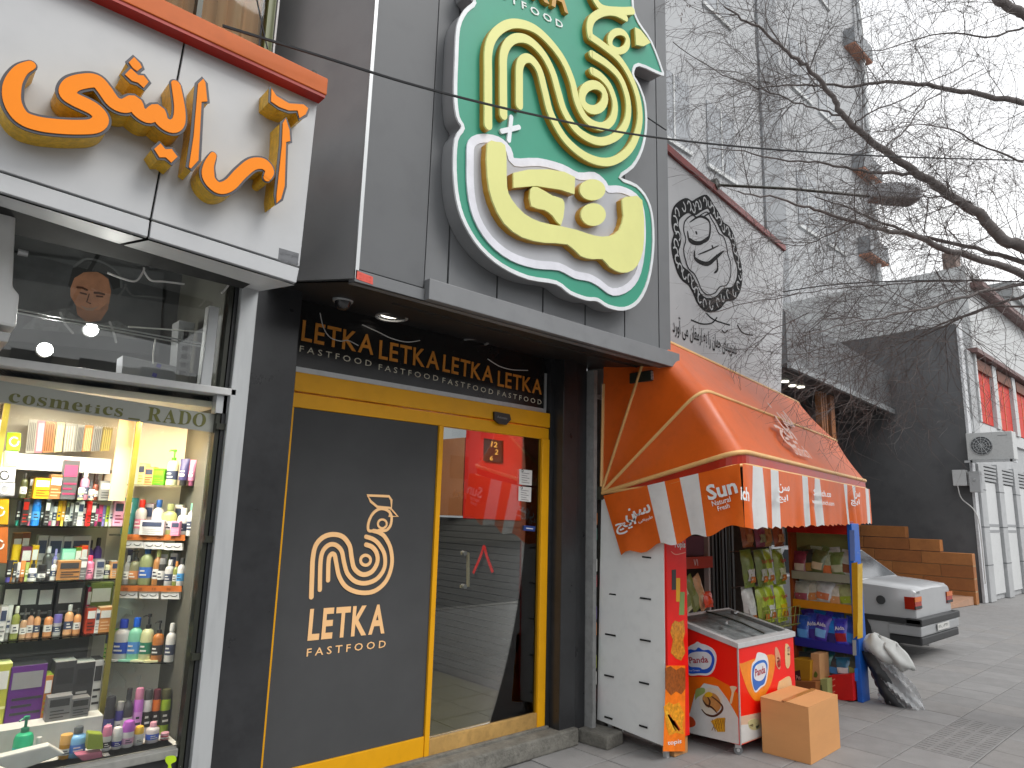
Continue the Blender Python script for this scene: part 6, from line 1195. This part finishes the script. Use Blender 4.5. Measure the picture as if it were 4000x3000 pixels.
# stepped brown stone wall
bw = thing('stone_wall', 'low stepped wall of brown stone courses in front of the dark wall', 'wall', (16.9, 5.5, 0))
m_bs = [mat('brown_stone_%d' % i, c, .7, var=.18, vs=3, bump=.2, bs=40, dirt=.12) for i, c in enumerate(('#9c6434', '#a66c3a', '#945c30'))]
blk = {}
for k in range(6):
    z = k*.2550; yb = 4.20 if k < 4 else (4.77 if k == 4 else 5.42)
    y = yb; i = k % 2
    while y < 7.6:
        w = .95 if y > yb else .6+.35*(k % 2)
        o = MB().box(16.7, 16.9, y+.004, y+w-.004, z+.004, z+.247).build('stone_block', m_bs[(i+k) % 3], bw, bevel=.006, seg=1); y += w; i += 1
MB().box(16.72, 16.89, 4.205, 7.6, 0, 1.0).build('mortar_core', mat('pale_mortar', '#a08a68', .9), bw)
o = MB().add([(15.2, 4.35, 0), (16.7, 4.25, 0), (16.7, 5.6, 0), (15.2, 5.6, 0), (15.2, 4.35, .012), (16.7, 4.25, .16), (16.7, 5.6, .16), (15.2, 5.6, .012)], [(0, 3, 2, 1), (4, 5, 6, 7), (0, 1, 5, 4), (1, 2, 6, 5), (2, 3, 7, 6), (3, 0, 4, 7)]).build('ramp', mat('pinkish_ramp_tile', '#a8846c', .7, var=.12)); tag(o, 'short pinkish tiled ramp at the foot of the brown stone wall', 'ramp')
# right-hand building
rbld = thing('building', 'pale grey two storey building with red windows and dark sloping eaves', 'building', (20, 4.3, 0))
m_ps = mat('pale_stone_cladding', '#a9abac', .6, var=.08, vs=1.5, dirt=.15); m_pw = mat('white_rendered_wall', '#c2c4c4', .6, var=.05, dirt=.1)
MB().box(17.52, 34, 4.24, 9, 0, 5.6).build('lower_wall', m_ps, rbld); MB().box(18.6, 36, 4.26, 9, 5.6, 7.8).build('upper_wall', m_pw, rbld)
X_ = lambda px, py: oy(px, py, 4.2).x
m_rd = mat('red_window_panel', '#c8280e', .6, var=.12); m_orj = mat('orange_window_jamb', '#c8640c', .4)
x = X_(3818, 1540)
for k in range(6):
    w = 1.25+.1*k
    f = MB().box(x, x+w, 4.215, 4.24, 3.95, 5.42).build('red_window', m_rd, rbld)
    MB().box(x-.02, x+.10, 4.18, 4.215, 3.95, 5.42).build('jamb', m_orj, f); MB().box(x+w*.5, x+w*.53, 4.205, 4.215, 3.95, 5.42).build('glazing_bar', m_orj, f); MB().box(x, x+w, 4.15, 4.2, 5.15, 5.42).build('blind', mat('brown_blind', '#6a3410', .6), f)
    MB().box(x+w+.06, x+w+.4, 4.14, 4.24, 3.9, 5.46).build('white_pier', m_pw, rbld); x += w+.55
MB().box(17.6, 18.05, 4.16, 4.24, 3.6, 5.5).build('corner_pier', m_ps, rbld); MB().box(18.08, 18.2, 4.12, 4.24, 3.9, 5.5).build('white_pier', m_pw, rbld)
m_ev = mat('dull_red_eave', '#6e5350', .6, var=.15)
MB().box(17.9, 34, 4.02, 4.26, 5.48, 5.58).build('eave', m_ev, rbld); MB().box(18.9, 36, 4.0, 4.26, 7.30, 7.44).build('eave', m_ev, rbld)
MB().box(17.54, 34, 4.18, 4.24, 3.62, 3.9).build('sill_band', m_pw, rbld)
x = 17.54
for k in range(6):
    MB().box(x, x+.42, 4.14, 4.24, .0, 3.0).build('stone_pier', m_ps, rbld, bevel=.01)
    for z in (.75, 1.55, 2.35): MB().box(x-.003, x+.423, 4.135, 4.245, z, z+.02).build('pier_joint', mat('stone_joint', '#6c6e70', .8), rbld)
    d = MB().box(x+.46, x+1.5, 4.20, 4.24, .12, 2.55).build('garage_door', mat('white_garage_door', '#c6c8c8', .5, var=.05, dirt=.12), rbld)
    for z in (1.45, 1.58): MB().box(x+.5, x+1.46, 4.188, 4.2, z, z+.05).build('door_rib', mat('garage_rib', '#8e9092', .5), d)
    for j in range(5): MB().box(x+.44, x+1.52, 4.17-.004*j, 4.24, 2.58+j*.08, 2.63+j*.08).build('shutter_slat', mat('grey_shutter_slat', '#9a9c9d', .5, var=.08), rbld)
    x += 1.56
MB().box(17.9, 18.15, 4.2, 4.24, .02, .1).build('vent', m_groove, rbld)
AX = 17.0
t = thing('air_conditioner', 'outdoor air conditioner unit with round fan grille on the pale building corner', 'air conditioner', (17.15, 3.8, 2.95))
MB().box(AX, AX+.34, 3.37, 4.19, 2.95, 3.53).build('casing', mat('off_white_unit', '#bdbfbe', .45, var=.05, dirt=.15), t, bevel=.012)
fc_ = Vector((AX-.004, 3.92, 3.25)); MB().lathe(fc_, [(.19, -.01), (.2, .006)], 28, axis=(-1, 0, 0)).build('fan_opening', mat('dark_fan', '#55585a', .6), t)
mb = MB()
for r_ in (.05, .1, .15, .195): mb.tube([fc_+Vector((-.012, r_*math.cos(a*.2618), r_*math.sin(a*.2618))) for a in range(25)], .005, 4)
for k in range(6): a = k*math.pi/6; mb.tube([fc_+Vector((-.014, .19*math.cos(a), .19*math.sin(a))), fc_-Vector((.014, .19*math.cos(a), .19*math.sin(a)))], .005, 4)
mb.build('fan_grille', m_alu, t); MB().box(AX-.004, AX, 3.45, 3.62, 3.44, 3.455).build('badge', col('#8a8c8c'), t)
mb = MB(); mb.box(AX-.03, AX+.4, 3.40, 3.44, 2.90, 2.945); mb.box(AX-.03, AX+.4, 4.10, 4.14, 2.90, 2.945); mb.box(AX-.03, AX, 3.34, 4.25, 2.9, 2.945); mb.build('bracket', m_alu, t)
t = thing('meter_box', 'small white meter box with looping cable below the outdoor air conditioner', 'box', (17.1, 4.4, 2.43))
MB().box(17.08, 17.25, 4.27, 4.53, 2.42, 2.76).build('casing', m_pw, t, bevel=.01); MB().box(17.05, 17.25, 4.02, 4.22, 2.28, 2.72).build('casing', m_ps, t, bevel=.008); MB().lathe((17.05, 4.12, 2.55), [(.03, 0), (.03, .02)], 10, axis=(-1, 0, 0)).build('knob', m_alu, t)
wire('looping_cable', 'pale cable looping down the wall edge from the meter box', [(17.1, 4.45, 2.42), (17.1, 4.40, 2.15), (17.15, 4.2, 1.9), (17.2, 4.14, 1.5), (17.2, 4.14, .4)], .012)
# tall pale building behind
tb_ = thing('building', 'tall pale grey building behind the bare tree with projecting balconies', 'building', (20, 10, 0))
m_pa = mat('pale_tall_wall', '#a3a5a7', .7, var=.06, vs=.25, dirt=.06)
MB().box(10, 28.4, 9.5, 22, 0, 34).build('wall', m_pa, tb_)
MB().box(19.0, 20.35, 9.42, 9.5, 0, 34).build('dark_band', mat('grey_wall_band', '#85888b', .6, var=.1, vs=.6), tb_)
for k in range(5):
    for x in (11.0, 13.4, 15.8, 21.4, 23.6): 
        z = 6.2+k*5.2; w_ = MB().box(x, x+1.5, 9.47, 9.5, z, z+2.0).build('window', mat('window_recess', '#8b8f93', .25, var=.12), tb_); MB().box(x-.06, x+1.56, 9.43, 9.5, z-.12, z).build('sill', m_pw, w_); MB().box(x+.72, x+.78, 9.45, 9.47, z, z+2).build('mullion', m_pw, w_)
m_bu = mat('brownish_balcony_underside', '#b07c64', .7, var=.2)
for py in (190, 640, 960):
    z = oy(3370, py, 9.0).z
    b = MB().box(26.5, 28.4, 9.05, 9.5, z+.06, z+.75).build('balcony', mat('grey_balcony_parapet', '#84878a', .6, var=.1), tb_); MB().box(26.52, 28.38, 9.07, 9.5, z, z+.06).build('underside', m_bu, b)
MB().tube([(27.9, 9.3, 0), (27.9, 9.3, 34)], .12, 8).build('drainpipe', m_alu, tb_)
PBN = PY(9.42); o = thing('banner', 'small blue and lilac banner on the tall pale building seen through twigs', 'banner', PBN(3340, 1340))
MB().prism(pts_on(PBN, [(3296, 1222), (3384, 1262), (3380, 1350), (3292, 1322)]), NL, .05).build('banner_sheet', mat('lilac_banner', '#7a78c0', .6, var=.25, vs=1), o)
MB().prism(pts_on(PBN, [(3300, 1232), (3380, 1266), (3379, 1288), (3299, 1256)]), NL, .06).build('banner_band', col('#58a8e0'), o); MB().prism(pts_on(PBN, [(3320, 1290), (3352, 1302), (3351, 1318), (3319, 1306)]), NL, .06).build('banner_mark', col('#b04468'), o)
zt_ = ox(3600, 1165, 26).z
bb_ = thing('building', 'lower pale building with a parapet beyond the dark side wall', 'building', (27, 8, 0))
MB().box(26, 34, 4.8, 9.4, 0, zt_-.5).build('wall', mat('pale_far_wall', '#a4a6a6', .7, var=.08, vs=.4), bb_); MB().box(25.9, 34, 4.7, 9.4, zt_-.5, zt_).build('parapet', mat('grey_parapet', '#8a8c8c', .7), bb_)
for y in (5.2, 6.2, 7.2, 8.2): f = MB().box(25.94, 26, y, y+.6, zt_-2.2, zt_-1.0).build('window', mat('far_window', '#5a6068', .2, var=.2), bb_); MB().box(25.9, 25.94, y-.05, y+.65, zt_-2.28, zt_-2.2).build('sill', m_pw, f)
MB().box(26.4, 27.0, 6.3, 6.7, zt_, zt_+1.6).build('chimney', mat('brown_chimney', '#7c6a62', .8, var=.2), bb_)
# buildings across the road: seen only as reflections in the glass
for i, (x0, x1, h, c, lab) in enumerate(((-40, -9, 8, '#8a857e', 'brown grey block across the road reflected in the shop glass'), (-8.8, 12, 7, '#938c80', 'tan block across the road reflected in the door glass'), (12.2, 45, 8.5, '#85827e', 'grey block across the road at the far end'))):
    t = thing('building', lab, 'building', ((x0+x1)/2, -26, 0)); MB().box(x0, x1, -34, -24, -.14, h).build('wall', mat('across_wall_%d' % i, c, .8, var=.12, vs=.5), t)
    for k in range(int((x1-x0)/2.2)):
        for r_ in range(3): MB().box(x0+.5+k*2.2, x0+1.8+k*2.2, -24, -23.97, 1.0+r_*2.4, 2.3+r_*2.4).build('window', mat('across_window', '#2a2e32', .2), t)

# ------------------------------------------------------------------ parked car
CX, CY = 9.1+.725, 2.93
car = thing('parked_car', 'white saloon car parked nose-in with its boot over the pavement', 'car', (CX, CY+1.8, 0))
m_cw = mat('white_car_paint', '#a6a8aa', .22, var=.04, vs=1.5, spec=.6); m_cb2 = mat('black_car_trim', '#2a2b2d', .5, var=.1); m_cg = mat('dark_car_glass', '#3c4044', .06, var=.1, spec=.9); m_cs = mat('silver_bumper', '#989a9c', .35, var=.06)
def cp(w, l, z): return (CX+w, CY+l, z)
ST = [(0, .80, .655, .34), (.05, .838, .685, .30), (.30, .862, .71, .22), (.72, .885, .722, .2), (1.5, .88, .725, .19), (2.4, .88, .725, .19), (2.95, .875, .72, .2), (3.5, .77, .69, .22), (3.72, .62, .6, .28)]
mb = MB(); n = 11
for l, zt2, hw, zb3 in ST:
    half = [(0, zb3), (hw*.93, zb3), (hw*.99, zb3+.1), (hw, .5), (hw*.985, .66), (hw*.95, zt2-.03), (hw*.90, zt2), (hw*.45, zt2+.012), (0, zt2+.016)]
    ring_ = [cp(w, l, z) for w, z in half]+[cp(-w, l, z) for w, z in half[-2:0:-1]]
    mb.v += [Vector(p) for p in ring_]
nr = len(ring_)
for i in range(len(ST)-1):
    for k in range(nr): mb.f.append([i*nr+k, i*nr+(k+1) % nr, (i+1)*nr+(k+1) % nr, (i+1)*nr+k]); mb.fm.append(0)
mb.f.append(list(range(nr))); mb.f.append([(len(ST)-1)*nr+k for k in range(nr)][::-1]); mb.fm += [0, 0]
body = mb.build('body', m_cw, car, smooth=40)
B_ = [(-.66, .60, .875), (.66, .60, .875), (.655, 2.98, .87), (-.655, 2.98, .87)]; T_ = [(-.525, 1.02, 1.215), (.525, 1.02, 1.215), (.53, 2.32, 1.205), (-.53, 2.32, 1.205)]
mb = MB(); mb.add([cp(*p) for p in B_]+[cp(*p) for p in T_], [(4, 5, 6, 7), (0, 1, 5, 4), (1, 2, 6, 5), (2, 3, 7, 6), (3, 0, 4, 7)]); mb.build('roof', m_cw, car, bevel=.03, smooth=40)
def wq(a, b, c, d, nm, ins=.12, off=.006):
    P = [Vector(cp(*p)) for p in (a, b, c, d)]; cc = sum(P, Vector())/4; Q = [p.lerp(cc, ins) for p in P]; N = (P[1]-P[0]).cross(P[3]-P[0]).normalized()
    if N.dot(cc-Vector(cp(0, 1.8, .6))) < 0: N = -N
    MB().prism(Q, N, off, 0).build(nm, m_cg, car)
wq(B_[0], B_[1], T_[1], T_[0], 'rear_window'); wq(B_[2], B_[3], T_[3], T_[2], 'windscreen')
def mixp(a, b, t): return tuple(a[i]+(b[i]-a[i])*t for i in range(3))
for s_, (b0_, b1_, t0_, t1_) in enumerate(((B_[3], B_[0], T_[3], T_[0]), (B_[1], B_[2], T_[1], T_[2]))):
    for k in (0, .5): wq(mixp(b0_, b1_, k), mixp(b0_, b1_, k+.5), mixp(t0_, t1_, k+.5), mixp(t0_, t1_, k), 'side_window', .11)
for s_ in (-1, 1):
    L = MB(); L.obox(cp(s_*.70, -.012, .60), Vector((-s_*.22, 0, 0)), Vector((0, .06, 0)), Vector((0, 0, .14))); L.obox(cp(s_*.712, 0, .60), Vector((-s_*.012, 0, 0)), Vector((0, .10, 0)), Vector((0, 0, .14)))
    lt = L.build('tail_light', mat('red_tail_light', '#9c2818', .15, var=.15), car); MB().obox(cp(s_*.705, -.016, .685), Vector((-s_*.225, 0, 0)), Vector((0, .01, 0)), Vector((0, 0, .055))).build('amber_lens', mat('amber_lens', '#c8641c', .15), lt); MB().obox(cp(s_*.705, -.015, .605), Vector((-s_*.225, 0, 0)), Vector((0, .01, 0)), Vector((0, 0, .03))).build('smoked_lens', m_cb2, lt)
mb = MB()
for z0, z1, hw in ((.42, .50, .73), ): mb.box(CX-hw, CX+hw, CY-.075, CY+.10, z0, z1); mb.box(CX-hw, CX-hw+.05, CY-.07, CY+.75, z0+.01, z1-.005); mb.box(CX+hw-.05, CX+hw, CY-.07, CY+.75, z0+.01, z1-.005)
mb.build('bumper_strip', m_cb2, car, bevel=.012)
MB().box(CX-.72, CX+.72, CY-.06, CY+.3, .30, .418).build('bumper', m_cs, car, bevel=.02); MB().box(CX-.70, CX+.70, CY-.055, CY+.3, .20, .298).build('valance', m_cb2, car, bevel=.02)
pt = MB().box(CX-.2, CX+.24, CY-.082, CY-.075, .335, .41).build('number_plate', col('#c8c8c4'), car); mb = MB(); lettering(mb, '۱۲ب۳۴۵', Vector((CX-.17, CY-.083, .35)), Vector((CX+.2, CY-.083, .35)), .045, NL, .001); mb.build('plate_lettering', col('#26282a'), pt)
mb = MB(); lettering(mb, 'PARS', Vector((CX-.64, CY-.003, .775)), Vector((CX-.50, CY-.003, .775)), .028, NL, .004); mb.build('badge', m_cb2, car)
MB().box(CX-.62, CX+.62, CY+.008, CY+.02, .775, .782).build('boot_seam', m_cb2, car)
MB().lathe((CX-.712, CY+.36, .675), [(.052, 0), (.052, .012)], 18, axis=(-1, 0, 0)).build('filler_cap', mat('dark_filler_cap', '#3c3e40', .4), car)
for sx in (-1, 1):
    for l in (.80, 2.95):
        MB().lathe((CX+sx*.60, CY+l, .27), [(.31, 0), (.31, .128)], 24, axis=(sx, 0, 0)).build('wheel_arch', m_cb2, car)
        wl = MB().lathe((CX+sx*.56, CY+l, .262), [(.2, 0), (.255, .02), (.262, .08), (.255, .14), (.19, .155)], 26, axis=(sx, 0, 0)).build('wheel', mat('tyre_rubber', '#1e1f20', .8), car, smooth=40)
        MB().lathe((CX+sx*.56, CY+l, .262), [(.17, .15), (.15, .16), (.05, .165)], 18, axis=(sx, 0, 0)).build('rim', m_cs, wl, smooth=40)
MB().tube([cp(-.45, -.05, .2), cp(-.45, .3, .2)], .025, 8).build('exhaust', m_steel, car)

# ------------------------------------------------------------------ street lamp on its arm, overhead cables
sa = Vector(PSG(2790, 722)); hd = od(3400, 768, 7.5)
st = thing('street_lamp', 'grey street lamp head on a long thin arm reaching from the sign board', 'street lamp', sa)
MB().tube([sa, sa.lerp(hd, .5)+Vector((0, 0, .02)), hd], .015, 8).build('arm', m_dalu, st)
MB().lathe(sa-EN*.02, [(.06, 0), (.06, .06)], 12, axis=EN).build('wall_plate', m_dalu, st)
hu = (hd-sa).normalized(); hs = hu.cross(Vector((0, 0, 1))).normalized(); hv = hs.cross(hu)
mb = MB(); e0 = hd-hu*.02; prof_ = [(0, .05, .09), (.08, .10, .12), (.30, .125, .14), (.46, .12, .13), (.50, .09, .10)]
for l, w, h in prof_: mb.v += [e0+hu*l+hs*w+hv*.02, e0+hu*l+hs*w*.75+hv*h, e0+hu*l-hs*w*.75+hv*h, e0+hu*l-hs*w+hv*.02, e0+hu*l-hs*w*.9-hv*.03, e0+hu*l+hs*w*.9-hv*.03]
for i in range(4):
    for k in range(6): mb.f.append([i*6+k, i*6+(k+1) % 6, (i+1)*6+(k+1) % 6, (i+1)*6+k]); mb.fm.append(0)
mb.f += [[0, 1, 2, 3, 4, 5][::-1], [24+k for k in range(6)]]; mb.fm += [0, 0]
mb.build('lamp_head', mat('grey_lamp_head', '#a4a6aa', .45, var=.08), st, smooth=30)
MB().obox(e0+hu*.2-hs*.09-hv*.042, hu*.26, hs*.18, hv*.012).build('lens', mat('cloudy_lens', '#6a6c70', .2, var=.3, vs=30), st); MB().obox(e0+hu*.03-hs*.07-hv*.04, hu*.15, hs*.14, hv*.012).build('gear_cover', mat('rusty_cover', '#7c4a2c', .6, var=.3), st)
def cab(lab, pts, r): wire('overhead_cable', lab, pts, r, m_cable, 'cable', 8)
cab('long black overhead cable crossing the signs and the bare tree', [oy(870, 100, 2.48), oy(1250, 218, 2.46), oy(1640, 338, 2.42), oy(2050, 440, 2.36), oy(2500, 528, 2.28), oy(3000, 582, 2.0), oy(3500, 612, 1.65), oy(4050, 628, 1.2)], .0065)
cab('thinner overhead cable running low through the branches beyond the sign board', [od(2800, 1190, 9.5), od(3200, 1118, 9.2), od(3600, 1096, 8.9), od(4050, 1102, 8.6)], .008)

# ------------------------------------------------------------------ bare street tree
tr = thing('street_tree', 'large bare street tree with long dark limbs and dense fine twigs', 'tree', (7.6, .62, 0))
m_bark = mat('grey_brown_bark', '#6c6664', .9, var=.25, vs=14, bump=.5, bs=60); m_twig = mat('dark_twig', '#605a58', .9, var=.15)
T0 = Vector((7.6, .62, 0)); CR = od(4105, 1045, 7.3)
MB().tube(cat_rom([T0, T0+Vector((-.03, .05, 1.2)), T0.lerp(CR, .55)+Vector((.1, -.02, .6)), CR+Vector((.05, 0, -.2)), CR+Vector((.1, -.1, .5)), CR+Vector((.35, -.3, 1.6)), CR+Vector((.9, -.5, 3.5))], 5), [.19]*5+[.17]*5+[.15]*5+[.14]*5+[.12]*5+[.09]*5+[.06], 12).build('trunk', m_bark, tr, smooth=60)
def dd(px): return 7.3-(4040-px)/1400*1.9
LIMBS = [
 ([(1700, 1090), (1640, 1060), (1560, 1030), (1500, 960), (1420, 890), (1300, 820), (1200, 750), (1100, 690), (1000, 610), (920, 540), (860, 470), (820, 400), (760, 330), (700, 270), (620, 210), (530, 130), (440, 80), (360, 30)], 70, 8, 0),
 ([(1720, 470), (1659, 440), (1500, 415), (1350, 385), (1200, 365), (1060, 355), (920, 368), (760, 368), (600, 372), (490, 388)], 38, 6, .5),
 ([(1700, 1215), (1659, 1190), (1480, 1120), (1300, 1070), (1180, 1015), (1050, 990), (930, 960), (800, 920), (700, 890), (560, 850), (420, 830)], 48, 7, -.3),
 ([(1700, 1150), (1659, 1135), (1500, 1090), (1300, 1040), (1150, 1000), (1020, 950), (880, 890), (760, 850)], 34, 6, .3),
 ([(1190, 752), (1080, 750), (980, 745), (870, 720), (760, 700), (600, 690), (450, 655), (300, 640)], 22, 5, .1),
 ([(1700, 1215), (1500, 1258), (1350, 1300), (1200, 1340), (1050, 1370), (900, 1400), (700, 1450)], 22, 5, -.5),
 ([(1700, 1260), (1560, 1310), (1400, 1370), (1250, 1440), (1080, 1500), (900, 1540)], 20, 5, .6),
 ([(1700, 60), (1659, 60), (1600, 30), (1550, 0), (1500, -60)], 60, 40, 0),
 ([(870, 500), (790, 480), (700, 450), (560, 400), (440, 350), (320, 300), (140, 180)], 13, 4, .3),
 ([(1440, 880), (1330, 855), (1250, 850), (1150, 858), (1000, 850)], 14, 5, -.2),
 ([(1100, 690), (1060, 640), (1150, 560), (1220, 460), (1330, 380), (1480, 300)], 12, 4, .5),
 ([(820, 400), (740, 340), (720, 240), (712, 150)], 11, 4, .4), ([(930, 540), (1000, 480), (1150, 420), (1300, 330), (1450, 260)], 10, 4, -.4), ([(700, 270), (600, 180), (540, 60), (560, -40)], 12, 4, .2), ([(1250, 850), (1230, 1000), (1220, 1080)], 8, 3, 0),
 ([(1560, 1210), (1300, 1216), (1100, 1226), (900, 1240), (700, 1268), (480, 1310), (300, 1350)], 9, 3, .8), ([(930, 960), (820, 1010), (700, 1060), (560, 1040)], 10, 3, .4), ([(1659, 120), (1500, 160), (1300, 140), (1100, 200), (900, 240)], 14, 4, .2), ([(1700, 1330), (1500, 1330), (1300, 1400), (1150, 1480), (1000, 1600)], 14, 4, 1.0), ([(1659, 700), (1500, 640), (1350, 560), (1200, 540), (1020, 570)], 12, 4, -.5)]
rt = random.Random(11); SEEDS = []
for pts, w0, w1, off in LIMBS:
    P = []
    for i, (x, y) in enumerate(pts):
        X = 2500+x/1.106; Y_ = y/1.106; P.append(od(X, Y_, dd(X)+off*min(1, i/3)))
    L = cat_rom(P, 4); n_ = len(L); rs = [max(.004, (w0+(w1-w0)*(i/(n_-1))**.75)*.4/1.106/F*((L[i]-O3).dot(FW))) for i in range(n_)]
    L = [p+Vector((rt.uniform(-1, 1), rt.uniform(-1, 1), rt.uniform(-1, 1)))*.012 for p in L]
    MB().tube(L, rs, 8 if w0 > 20 else 6).build('limb', m_bark, tr, smooth=60)
    for i in range(2, n_):
        SEEDS.append((L[i], (L[i]-L[i-1]).normalized(), rs[i], i/n_))
cr_ = MB()
def twig(p, d, ln, r, lev):
    n_ = 4 if lev < 2 else 3; pts = [p]; dirv = d.copy(); bend = Vector((rt.gauss(0, 1), rt.gauss(0, 1), rt.gauss(0, 1)-.25*lev))*.22
    for k in range(n_):
        dirv = (dirv+bend*.5+Vector((rt.gauss(0, .12), rt.gauss(0, .12), rt.gauss(0, .12)))).normalized(); pts.append(pts[-1]+dirv*(ln/n_))
    cr_.tube(pts, [r*(1-.55*k/n_) for k in range(n_+1)], 3, False)
    if lev < 3:
        for k in range((4, 4, 3)[lev]):
            q = rt.randint(1, n_); a = (pts[q]-pts[q-1]).normalized(); sd = Vector((rt.gauss(0, 1), rt.gauss(0, 1), rt.gauss(0, .8))); sd = (sd-a*sd.dot(a)).normalized()
            twig(pts[q], (a*.75+sd*.65).normalized(), ln*rt.uniform(.45, .8), max(.0012, r*.62), lev+1)
for k in range(240):
    p, d, r, t = SEEDS[rt.randrange(len(SEEDS))]
    if t > .62 and rt.random() < .55: p, d, r, t = SEEDS[rt.randrange(len(SEEDS))]
    sd = Vector((rt.gauss(0, 1), rt.gauss(0, 1), rt.gauss(0, 1))); sd = (sd-d*sd.dot(d)).normalized()
    twig(p, (d*.6+sd*.8).normalized(), rt.uniform(.45, 1.0), min(r*.6, rt.uniform(.003, .0052)), 0)
# denser drooping sprays over the emblem board and above the awning
for k in range(20):
    X = rt.uniform(3120, 3520); Y_ = rt.uniform(1130, 1400); p = od(X, Y_, dd(X)+rt.uniform(-.2, 1.6)); twig(p, Vector((-.3+rt.gauss(0, .4), .5+rt.gauss(0, .3), -.25+rt.gauss(0, .3))).normalized(), rt.uniform(.4, .8), .005, 0)
o = cr_.build('crown', m_twig, tr); o['kind'] = 'stuff'
mb = MB()
for k in range(26):
    p = od(rt.uniform(2650, 2730), rt.uniform(-20, 110), 5.5); a = Vector((rt.gauss(0, 1), rt.gauss(0, 1), rt.gauss(0, 1))).normalized()*.02; b = a.orthogonal().normalized()*.009; mb.add([p-a, p+b, p+a, p-b], [(0, 1, 2, 3)])
o = mb.build('leaves', mat('dry_leaf', '#5a4028', .7, var=.3), tr); o['kind'] = 'stuff'

for o in COL.objects:
    if o.type == 'MESH' and o.parent and o.name.split('.')[0] in ('lettering', 'frame_curl', 'calligraphy', 'slogan', 'print', 'price_print', 'lash', 'swatch', 'valance_print', 'hood_print', 'badge_lettering', 'numerals', 'plate_lettering', 'small_lettering', 'maker_print', 'cone_lines', 'syrup_print', 'rack_logo', 'features', 'crimp'): o['kind'] = 'stuff'
